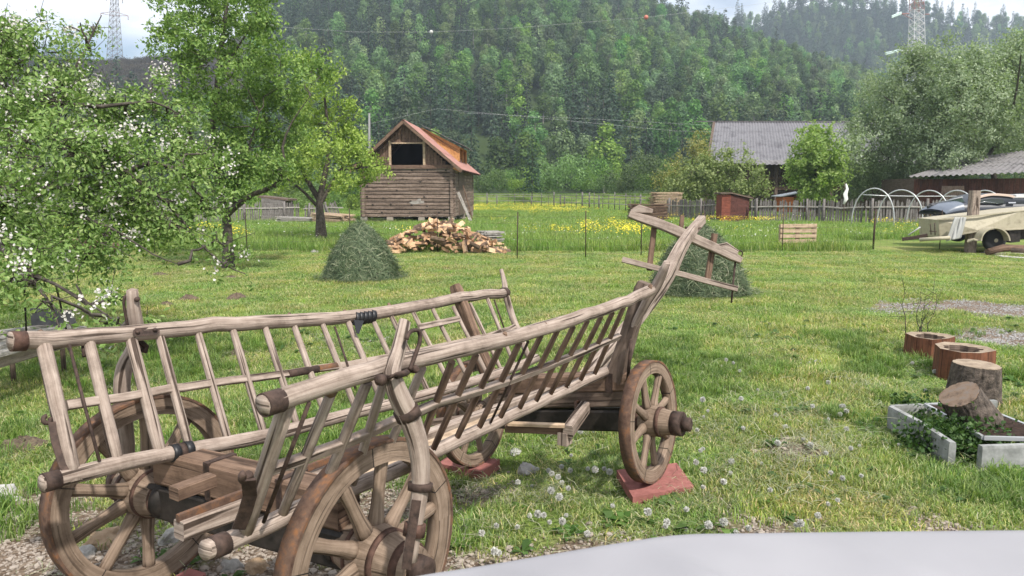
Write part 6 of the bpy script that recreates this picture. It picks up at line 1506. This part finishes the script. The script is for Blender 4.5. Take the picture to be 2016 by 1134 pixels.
# ------------------------------------------------------------------ firewood
SPLIT = wood("split_wood", (0.74, 0.52, 0.34), (0.55, 0.34, 0.19), crack=.15, lng=3, fine=30, mott=.25)
SPLIT2 = wood("split_wood_dark", (0.52, 0.33, 0.2), (0.33, 0.19, 0.11), crack=.2, lng=3, fine=30, mott=.25)
BARK2 = mottled("log_bark", (.07, .045, .032), (.2, .14, .1), 18, .95, .5)
def split_log(seed):
    r = np.random.default_rng(seed); L = r.uniform(.26, .38); R0 = r.uniform(.075, .115); ang = r.choice([1.0, 1.3, 1.6, 1.9]); mb = MB()
    m = 5; prof = [(0, 0)] + [(R0 * math.cos(ang * i / m - ang / 2), R0 * math.sin(ang * i / m - ang / 2)) for i in range(m + 1)]
    cx_ = R0 * .5; b = 0
    for s in (-1, 1):
        for (x, y) in prof: mb.V.append((x - cx_ + r.normal(0, .004), s * L / 2 + r.normal(0, .008), y + r.normal(0, .004)))
    n = len(prof); off = r.uniform(0, 5)
    for i in range(n):
        j = (i + 1) % n; mb.mi = 1 if 1 <= i < n - 1 else 0
        mb.face((i, j, n + j, n + i), [(off, i * .06), (off, i * .06 + .06), (off + L, i * .06 + .06), (off + L, i * .06)])
    mb.mi = 0
    mb.face(tuple(range(n))[::-1], [(off + p[0] * .2, p[1]) for p in prof][::-1]); mb.face(tuple(range(n, 2 * n)), [(off + p[0] * .2, p[1]) for p in prof])
    return mb.build("firewood_log", [SPLIT if seed % 3 else SPLIT2, BARK2], link_it=False)
lg = [split_log(300 + k) for k in range(12)]
FWY = 21.6; fpx_ = [752, 775, 800, 825, 850, 880, 905, 930, 955, 980, 998]; fpy_ = [486, 466, 452, 442, 434, 434, 440, 452, 464, 478, 497]
def fw_h(px): return max(.06, float(aty(px, np.interp(px, fpx_, fpy_), FWY + .2)[2]))
cnt = 0
for lay in range(3):
    for k in range((70, 90, 128)[lay]):
        px = rng.uniform(756, 994); dy = rng.uniform(-1.0, .75) if lay < 2 else rng.uniform(-.95, .35); h = fw_h(px) * (.38, .68, 1.0)[lay] * (1 - (dy / 1.25) ** 2) ** .8 * rng.uniform(.9, 1.03)
        p = aty(px, 480, FWY + dy); o = lg[rng.integers(12)].copy(); COL.objects.link(o)
        o.location = (p[0], p[1], max(.05, h - .06)); o.rotation_euler = (rng.normal(0, .42), rng.normal(0, 1.2), rng.uniform(0, 6.28)); s = rng.uniform(.8, 1.2); o.scale = (s, s, s); cnt += 1
        tag(o, "split pale firewood log in the tumbled pile in front of the log barn", "log", "split logs in the firewood pile")
plank_stack("lumber_stack", "few short grey boards and offcuts at the right end of the firewood pile", g0(968, 492, 22.6), .55, .8, 7, WOOD_SILVER, .3, 9)

# ------------------------------------------------------------------ stumps, planters and the concrete bed on the right
STAIN = wood("rust_stained_wood", (0.21, 0.085, 0.045), (0.07, 0.03, 0.02), lng=2, fine=26)
CUT = mottled("cut_wood_top", (0.17, 0.125, 0.09), (0.34, 0.27, 0.2), 12, .9, .2)
SOIL = mottled("dark_soil", (.035, .026, .02), (.10, .075, .055), 24, 1, .6, dist=.02)
def planter(label, px, py, rad, hgt, rot, seed):
    c = atz(px, py, 0); r = np.random.default_rng(seed); root = empty("stump_planter", c, label, "planter"); n = 8
    an = [rot + 6.2832 * k / n + r.normal(0, .1) for k in range(n)]; rr = [rad * r.uniform(.9, 1.08) for _ in range(n)]
    def ringp(z, f, m=1): return [c + np.array([f * rr[k] * math.cos(an[k]), f * rr[k] * math.sin(an[k]), z + (r.normal(0, .006) if z > .1 else 0)]) for k in range(n)]
    a, b = ringp(-.03, 1.04), ringp(hgt, 1); mb = MB()
    for k in range(n):
        j = (k + 1) % n; l = np.linalg.norm(b[j] - b[k]); o_ = k * .7; mb.quad(a[k], a[j], b[j], b[k], [(0, o_), (0, o_ + l), (hgt, o_ + l), (hgt, o_)])
    mb.build("stump", STAIN, root)
    inn = [c + np.array([rad * (.6 + r.normal(0, .06)) * math.cos(rot + 6.2832 * k / 24), rad * (.6 + r.normal(0, .06)) * math.sin(rot + 6.2832 * k / 24), hgt - .012]) for k in range(24)]
    mb = MB()
    for k in range(24):
        k0, k1 = k // 3, ((k // 3) + 1) % n; f0, f1 = (k % 3) / 3, (k % 3 + 1) / 3
        o0, o1 = b[k0] * (1 - f0) + b[k1] * f0, b[k0] * (1 - f1) + b[k1] * f1; mb.quad(o0, o1, inn[(k + 1) % 24], inn[k])
    mb.build("rim", CUT, root)
    mb = MB()
    for k in range(24):
        j = (k + 1) % 24; mb.quad(inn[k], inn[j], inn[j] - UP * .14, inn[k] - UP * .14)
    mb.build("hollow", WOOD_DARK, root); mb = MB(); mb.prism([p - UP * .12 for p in inn], (0, 0, -.01)); mb.build("soil", SOIL, root)
planter("rust-brown eight-sided hollow stump planter farthest from the wagon, beside the thin sapling", 1828, 703, .235, .235, .3, 1)
planter("rust-brown hollow stump planter directly behind the bark-covered stump", 1890, 742, .265, .285, .1, 2)
STUMPB = mottled("furrowed_bark", (.03, .025, .021), (.15, .12, .1), 20, 1, 1.0, dist=.03)
def stump(label, a, b, r0, r1, seed, cutm, name="stump"):
    r = np.random.default_rng(seed); a, b = Vector(tuple(a)), Vector(tuple(b)); ax = (b - a).normalized(); x = ax.orthogonal().normalized(); y = ax.cross(x)
    root = empty(name, a, label, "stump"); n, m = 72, 10; V, F = [], []
    ph = r.uniform(0, 6, 6); fur = np.array([max(0, math.sin(k * 6.2832 / n * 17 + 2 * math.sin(k * .3)) * .5 + r.normal(0, .35)) for k in range(n)])
    for j in range(m):
        t = j / (m - 1); p = a + (b - a) * t
        for k in range(n):
            an = 6.2832 * k / n; q = (r0 + (r1 - r0) * t) * (1 + .05 * math.sin(2 * an + ph[0]) + .035 * math.sin(3 * an + ph[1]) - .05 * fur[(k + int(2 * math.sin(t * 5))) % n] + r.normal(0, .006) + (.06 * (1 - t) ** 4))
            V.append(tuple(p + (x * math.cos(an) + y * math.sin(an)) * q))
    for j in range(m - 1):
        for k in range(n): F.append((j * n + k, j * n + (k + 1) % n, (j + 1) * n + (k + 1) % n, (j + 1) * n + k))
    obj_np("bark", V, F, STUMPB, root)
    mb = MB(); top = [np.array(V[(m - 1) * n + k]) for k in range(n)]; tc_ = sum(top) / n
    mb.prism([tc_ + (p - tc_) * .975 for p in top], ax * .006); mb.build("cut_face", cutm, root)
    return root
sb = atz(1914, 793, 0); stump("upright stump with dark furrowed bark between the planter and the tilted log", sb - UP * .03, sb + UP * .325 + VR * .012, .215, .185, 3, CUT)
lb_ = atz(1922, 850, .10); stump("weathered log section lying tilted on the metal grate with its greyish cut face showing", lb_ + np.array([.04, .03, .04]), lb_ + np.array([-.13, .01, .26]), .15, .135, 4, mottled("old_cut_face", (.07, .052, .042), (.2, .14, .1), 16, .95, .5, c3=(.18, .15, .13)), "log_section")
CONCB = mottled("bed_concrete", (.15, .155, .15), (.33, .335, .33), 10, .9, .15)
bed = empty("concrete_bed", atz(1850, 850, 0), "low pale concrete edging of an overgrown flower bed at the right edge", "flower bed")
def kerb(a, b, za, name="edging"):
    P, Q = atz(a[0], a[1], za), atz(b[0], b[1], za); MB().sweep([P - UP * .09, Q - UP * .09], (.022, .10), prof='rect', up=UP).build(name, CONCB, bed)
kerb((1754, 802), (1815, 834), .165); kerb((1817, 836), (1876, 874), .16); kerb((1930, 880), (2120, 874), .15); kerb((1754, 801), (1960, 790), .13)
gr = empty("metal_grate", atz(1960, 830, .16), "dark metal grate laid over the concrete flower bed", "grate")
ga, gb_, gc, gd = atz(1822, 797, .165), atz(1925, 800, .165), atz(2090, 866, .165), atz(1936, 862, .165)
mb = MB()
for p, q in ((ga, gb_), (gb_, gc), (gc, gd), (gd, ga)): mb.sweep([p, q], (.012, .012), prof='sq', up=UP)
mb.build("frame", plain("pale_steel", (.42, .43, .44), .5, .5), gr); mb = MB()
for k in range(1, 26): t = k / 26; mb.sweep([ga + (gd - ga) * t, gb_ + (gc - gb_) * t], (.0035, .008), prof='sq', up=UP)
mb.build("bars", IRON, gr)
r = np.random.default_rng(77); n = 4200
ic = atz(1888, 872, .06); C = ic + r.normal(0, 1, (n, 3)) * [.15, .10, .07]; C[:, 2] = np.abs(C[:, 2]) + .01
C2 = atz(1795, 806, .08) + r.normal(0, 1, (500, 3)) * [.08, .07, .05]; C2[:, 2] = np.abs(C2[:, 2]); C = np.concatenate([C, C2])
V, F = leaf_cloud(C, r.normal(0, 1, (len(C), 3)) + [0, -.4, .6], r.uniform(.02, .045, len(C)), r, .8, .3)
o = obj_np("ivy", V, F, leafy("ivy_leaves", [(0, (.02, .05, .012)), (.6, (.05, .11, .025)), (1, (.1, .17, .05))], .1, .25)); tag(o, "dark green creeper growing over the concrete edging under the tilted log", "ivy", kind="stuff")
# sapling behind the first planter
root = empty("sapling", atz(1805, 690, 0), "thin bare-stemmed young shrub standing behind the farther stump planter", "shrub"); r = np.random.default_rng(9); segs = []; C = []
for bx, tx, ty_, yy in ((1783, 1779, 560, 7.9), (1806, 1812, 575, 8.0), (1800, 1838, 570, 8.1), (1822, 1845, 580, 8.0), (1790, 1830, 600, 7.9), (1810, 1822, 585, 8.2)):
    a, b = g0(bx, 700, yy), aty(tx, ty_, yy); P = crooked(a, b, 6, .03, r); segs.append((P, .007, .002))
    for q in P[2:]:
        for _ in range(9): C.append(q + r.normal(0, .045, 3))
        e = q + r.normal(0, .1, 3) + [0, 0, .06]; segs.append(([q, (q + e) / 2, e], .003, .001)); C += [e + r.normal(0, .025, 3) for _ in range(6)]
twig_tubes(segs, "stems", BARK, root, 4); C = np.array(C); V, F = leaf_cloud(C, r.normal(0, 1, (len(C), 3)) + [0, 0, .5], r.uniform(.018, .04, len(C)), r); obj_np("leaves", V, F, L_OLIVE, root)

# ------------------------------------------------------------------ swing bench under the apple tree, fallen log
sw_ = empty("swing_bench", atz(90, 660, .45), "grey slatted wooden bench seat hanging on ropes from the apple tree branch", "bench")
for k, (rx_, ry_, lx, ly) in enumerate(((128, 637, -90, 668), (144, 641, -90, 684), (160, 645, -90, 701), (174, 649, -90, 720))):
    a, b = atz(rx_, ry_, .46), atz(lx, ly, .46); MB().sweep([a, b], (.062, .018), prof='rect', up=UP).build("slat", WOOD_SILVER, sw_)
a, b = atz(180, 656, .40), atz(-90, 735, .40); MB().sweep([a, b], (.02, .06), prof='rect', up=UP).build("front_board", WOOD_GREY, sw_)
a, b = atz(62, 642, .47), atz(150, 640, .47); MB().prism([a, b, b + UP * .14 - VR * .05, a + UP * .17], (.0, .025, 0)).build("backrest", plain("grey_slate", (.085, .085, .09), .7), sw_)
for px, p2_, z0_ in ((52, (47, 545), .46), (133, (110, 560), .46)):
    a = atz(px, 660, z0_); MB().sweep([a, aty(p2_[0], p2_[1], 6.0)], .008, 6).build("rope", TAR, sw_)
for px, py in ((20, 668), (120, 650)):
    a = atz(px, py, .42); MB().sweep([a, a * [1, 1, 0]], .025, 6).build("leg", WOOD_DARK, sw_)
o = MB().sweep([aty(120, 476, 20), aty(180, 484, 20.2), aty(242, 489, 20.4)], [.16, .17, .13], 12, jit=.15).build("fallen_log", mottled("red_brown_bark", (.05, .03, .022), (.14, .085, .06), 10, .95, .6)); tag(o, "dark reddish fallen log lying under the apple tree in front of the wire fence", "log")

# ------------------------------------------------------------------ molehills, rocks, dandelions
def molehill(px, py, rad, hgt, label, seed):
    c = atz(px, py, 0); r = np.random.default_rng(seed); V, F = [], []; nu, nv = 22, 7
    for j in range(nv):
        t = j / (nv - 1)
        for i in range(nu):
            a = 6.2832 * i / nu; q = rad * t * (1 + .15 * math.sin(2 * a + seed) + .08 * math.sin(5 * a)); V.append((c[0] + q * math.cos(a), c[1] + q * math.sin(a) * .8, c[2] - .02 + hgt * math.cos(t * 1.57) ** 1.3 * (1 + r.normal(0, .12))))
    for j in range(nv - 1):
        for i in range(nu): F.append((j * nu + i, (j + 1) * nu + i, (j + 1) * nu + (i + 1) % nu, j * nu + (i + 1) % nu))
    o = obj_np("molehill", V, F, SOILG, smooth=True); tag(o, label, "molehill", "molehills on the lawn")
SOILG = mottled("molehill_soil", (.05, .037, .028), (.16, .12, .085), 30, 1, .8, dist=.02)
for k, (px, py, rad, hh, lab) in enumerate(((466, 588, .2, .11, "brown molehill nearest to the tall pear tree, right one of a pair"), (372, 592, .22, .11, "brown molehill just left of the pair's right one, beyond the far wagon rail"), (328, 602, .16, .08, "small brown molehill beside the far wagon stave"),
      (314, 541, .25, .07, "flat brown molehill farthest left under the apple boughs"), (455, 547, .26, .06, "flat worn molehill at the foot of the tall pear tree"), (42, 884, .26, .10, "wide grey-brown soil mound at the left edge beside the far rear wheel"),
      (466, 697, .18, .07, "brown molehill seen between the slats of the far wagon side"), (150, 792, .2, .05, "dry flattened soil patch between the far wheel and the bench"), (880, 528, .22, .03, "faint worn bare patch on the lawn right of the haystack"))):
    molehill(px, py, rad, hh, lab, k)
def rock(px, py, sx, sy, sz, mat, label, seed):
    r = np.random.default_rng(seed); bm = bmesh.new(); bmesh.ops.create_icosphere(bm, subdivisions=3, radius=1); c = atz(px, py, 0); c[2] = float(gz(c[0], c[1]))
    for v in bm.verts:
        q = v.co.copy(); nz_ = mnoise.fractal(q * 1.3 + Vector((seed, 0, 0)), 1, 2, 3); f = 1 + .33 * nz_
        v.co = Vector((q.x * sx * f, q.y * sy * f, max(-.3, q.z * f) * sz))
    me = bpy.data.meshes.new("rock"); bm.to_mesh(me); bm.free(); me.materials.append(mat); o = bpy.data.objects.new("rock", me); o.location = tuple(c); o.rotation_euler = (0, 0, r.uniform(0, 6)); COL.objects.link(o); tag(o, label, "rock")
RK1 = mottled("tan_rock", (.2, .13, .075), (.38, .28, .19), 7, .9, .4); RK2 = mottled("pale_rock", (.2, .19, .17), (.4, .38, .36), 8, .9, .4); RK3 = mottled("white_rock", (.3, .29, .28), (.48, .47, .45), 9, .9, .3)
for k, q in enumerate(((210, 1068, .10, .08, .07, RK1, "orange-tan rock inside the far rear wheel"), (335, 1062, .07, .05, .05, RK2, "pale flat rock right of the orange-tan one"), (170, 1092, .06, .05, .04, RK2, "small pale rock at the lower left of the far rear wheel"),
    (1038, 882, .10, .07, .055, RK2, "pale rock with a dark underside in the grass under the wagon front"), (2, 980, .09, .07, .08, RK3, "white stone at the left edge of the picture"), (28, 986, .035, .03, .03, RK3, "small white stone beside the larger one at the left edge"),
    (505, 1120, .06, .05, .045, RK1, "ochre rock on the gravel below the wagon's rear rail end"), (455, 1118, .05, .05, .04, RK2, "grey rock on the gravel left of the ochre rock"), (620, 497, .12, .1, .07, RK2, "pale stone lying below the wire fence near the lower fruit tree"), (652, 494, .1, .08, .06, RK3, "white stone lying below the wire fence beside the pale one"),
    (1015, 850, .05, .04, .03, RK3, "small white stone near the wagon's block"), (560, 1128, .045, .04, .03, RK2, "small grey rock on gravel beside the near rear wheel"))): rock(*q, k + 11)
FLUFF = leafy("dandelion_fluff", [(0, (.5, .5, .47)), (1, (.72, .71, .67))], .05, .3, tint=(.7, .7, .7)); STEM = plain("dandelion_stem", (.16, .2, .06), .6)
r = np.random.default_rng(31); n = 170; v = r.normal(0, 1, (n, 3)); v /= np.linalg.norm(v, axis=1, keepdims=True)
DV = []
for k in range(3):
    hh = (.10, .14, .07)[k]; q = v + r.normal(0, .08, v.shape); V, F = leaf_cloud(q * .006 + [0, 0, hh], q, r.uniform(.020, .027, n), r, .55, .1)
    mb = MB(); mb.sweep([(0, 0, -.01), (.006, .002, hh * .5), (0, 0, hh)], .0022, 5, cap=False); tv, tf = np.array(mb.V), np.array(mb.F)
    bm = bmesh.new(); bmesh.ops.create_icosphere(bm, subdivisions=2, radius=.0165); sv = np.array([x.co[:] for x in bm.verts]) + [0, 0, hh]; sf = np.array([[x.index for x in f.verts] for f in bm.faces]); bm.free()
    DV.append(mesh_np("dandelion_clock", np.concatenate([V, tv, sv]), np.concatenate([F, np.concatenate([tf[:, :3], tf[:, [0, 2, 3]]]) + len(V), sf + len(V) + len(tv)]), [FLUFF, STEM], fmat=np.concatenate([np.zeros(len(F)), np.ones(len(tf) * 2), np.zeros(len(sf))])))
fixed = [(1497, 902), (1438, 905), (1364, 917), (1388, 940), (1384, 952), (1672, 886), (1655, 950), (1590, 920), (1630, 990), (1615, 1020), (1641, 988), (1392, 1032), (1350, 1034), (1430, 1040), (1448, 1042), (1475, 1044), (1110, 918), (1108, 885), (1075, 897), (1086, 896), (700, 985), (1160, 1042), (1560, 1040), (1565, 1048), (990, 1090), (975, 1100), (1380, 885), (1920, 770), (1770, 868), (1660, 800), (1490, 760), (1195, 900), (1200, 918), (1036, 1010), (1085, 1015), (1020, 1025), (950, 1060), (1110, 1040)]
while len(fixed) < 105:
    px, py = rng.uniform(930, 1990), rng.uniform(690, 1055)
    if 1210 < px < 1370 and py < 985: continue
    if px > 1740 and py > 780: continue
    fixed.append((px, py))
for px, py in fixed:
    c = atz(px, py + 18, 0); o = bpy.data.objects.new("dandelion_clock", DV[rng.integers(3)]); o.location = (c[0], c[1], float(gz(c[0], c[1]))); o.rotation_euler = (rng.normal(0, .2), rng.normal(0, .2), rng.uniform(0, 6)); s = rng.uniform(.38, .8); o.scale = (s, s, s); COL.objects.link(o)
    tag(o, "white dandelion seed head standing in the grass", "dandelion", "dandelion clocks in the lawn")

# ------------------------------------------------------------------ white tablecloth in the near right corner
CLOTHW = mottled("shaded_white_cloth", (.25, .246, .264), (.285, .281, .299), 2.5, .75, .12, detail=3, dist=.02)  # shade on the white cloth is put into its grey base colour
tb = empty("table", atz(1600, 1300, 1.18) * [1, 1, 0], "table under a plain white tablecloth close in the lower right corner", "table")
ed = dens([(700, 1166), (790, 1142), (840, 1131), (950, 1114), (1080, 1092), (1220, 1069), (1340, 1053), (1480, 1050), (1700, 1047), (2016, 1044), (2250, 1043)], 9)
E_ = [atz(p[0], p[1], 1.18) for p in ed]; V = []; nr = 60
for i, e in enumerate(E_):
    V += [e + np.array([0, .012, -.2]) - UP * .0, e + np.array([0, .014, -.09]), e + np.array([0, .010, -.014]), e + np.array([0, .004, -.003])]
    base_y = .42
    for j in range(nr):
        t = j / (nr - 1); y_ = e[1] + (base_y - e[1]) * t; x_ = e[0] + .05 * t
        z_ = 1.18 + .007 * math.sin(x_ * 9 + y_ * 7) * min(1, t * 4) + (.013 * math.exp(-((x_ - .30 - .62 * (1.0 - y_)) / .035) ** 2) + .009 * math.exp(-((x_ - .62 - .45 * (1.0 - y_)) / .03) ** 2) + .011 * math.exp(-((x_ - .02 - 1.1 * (1.0 - y_)) / .045) ** 2) + .008 * math.exp(-((y_ - .78 - .12 * x_) / .02) ** 2)) * min(1, t * 5) + .004 * math.sin(x_ * 23 - y_ * 11) * min(1, t * 4); V.append(np.array([x_, y_, z_]))
m = nr + 4; F = [(i * m + k, i * m + k + 1, (i + 1) * m + k + 1, (i + 1) * m + k) for i in range(len(E_) - 1) for k in range(m - 1)]
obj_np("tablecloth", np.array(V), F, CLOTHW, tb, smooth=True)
for x_, y_ in ((.05, .5), (1.5, .5), (.3, .95), (1.5, .98)): MB().box((x_, y_, .57), (.06, .06, 1.14)).build("leg", WOOD_BROWN, tb)
MB().box((.85, .72, 1.15), (1.35, .5, .03)).build("table_top", WOOD_BROWN, tb)

# ------------------------------------------------------------------ haze
me = bpy.data.meshes.new("haze"); bm = bmesh.new(); bmesh.ops.create_cube(bm, size=1); bm.to_mesh(me); bm.free()
hz_o = bpy.data.objects.new("haze", me); hz_o.scale = (2400, 1060, 266); hz_o.location = (0, 495, 131.5); COL.objects.link(hz_o); hz_o["kind"] = "stuff"; hz_o.display_type = 'WIRE'
m, t, b, n, l = nodes("haze"); t.nodes.remove(b); pv = n("ShaderNodeVolumePrincipled"); pv.inputs['Color'].default_value = (.72, .84, 1.0, 1); pv.inputs['Density'].default_value = 0.00042; pv.inputs['Anisotropy'].default_value = 0.1
l(pv.outputs[0], t.nodes["Material Output"].inputs['Volume']); me.materials.append(m)
cd.dof.use_dof = True; cd.dof.focus_distance = 4.6; cd.dof.aperture_fstop = 8.0
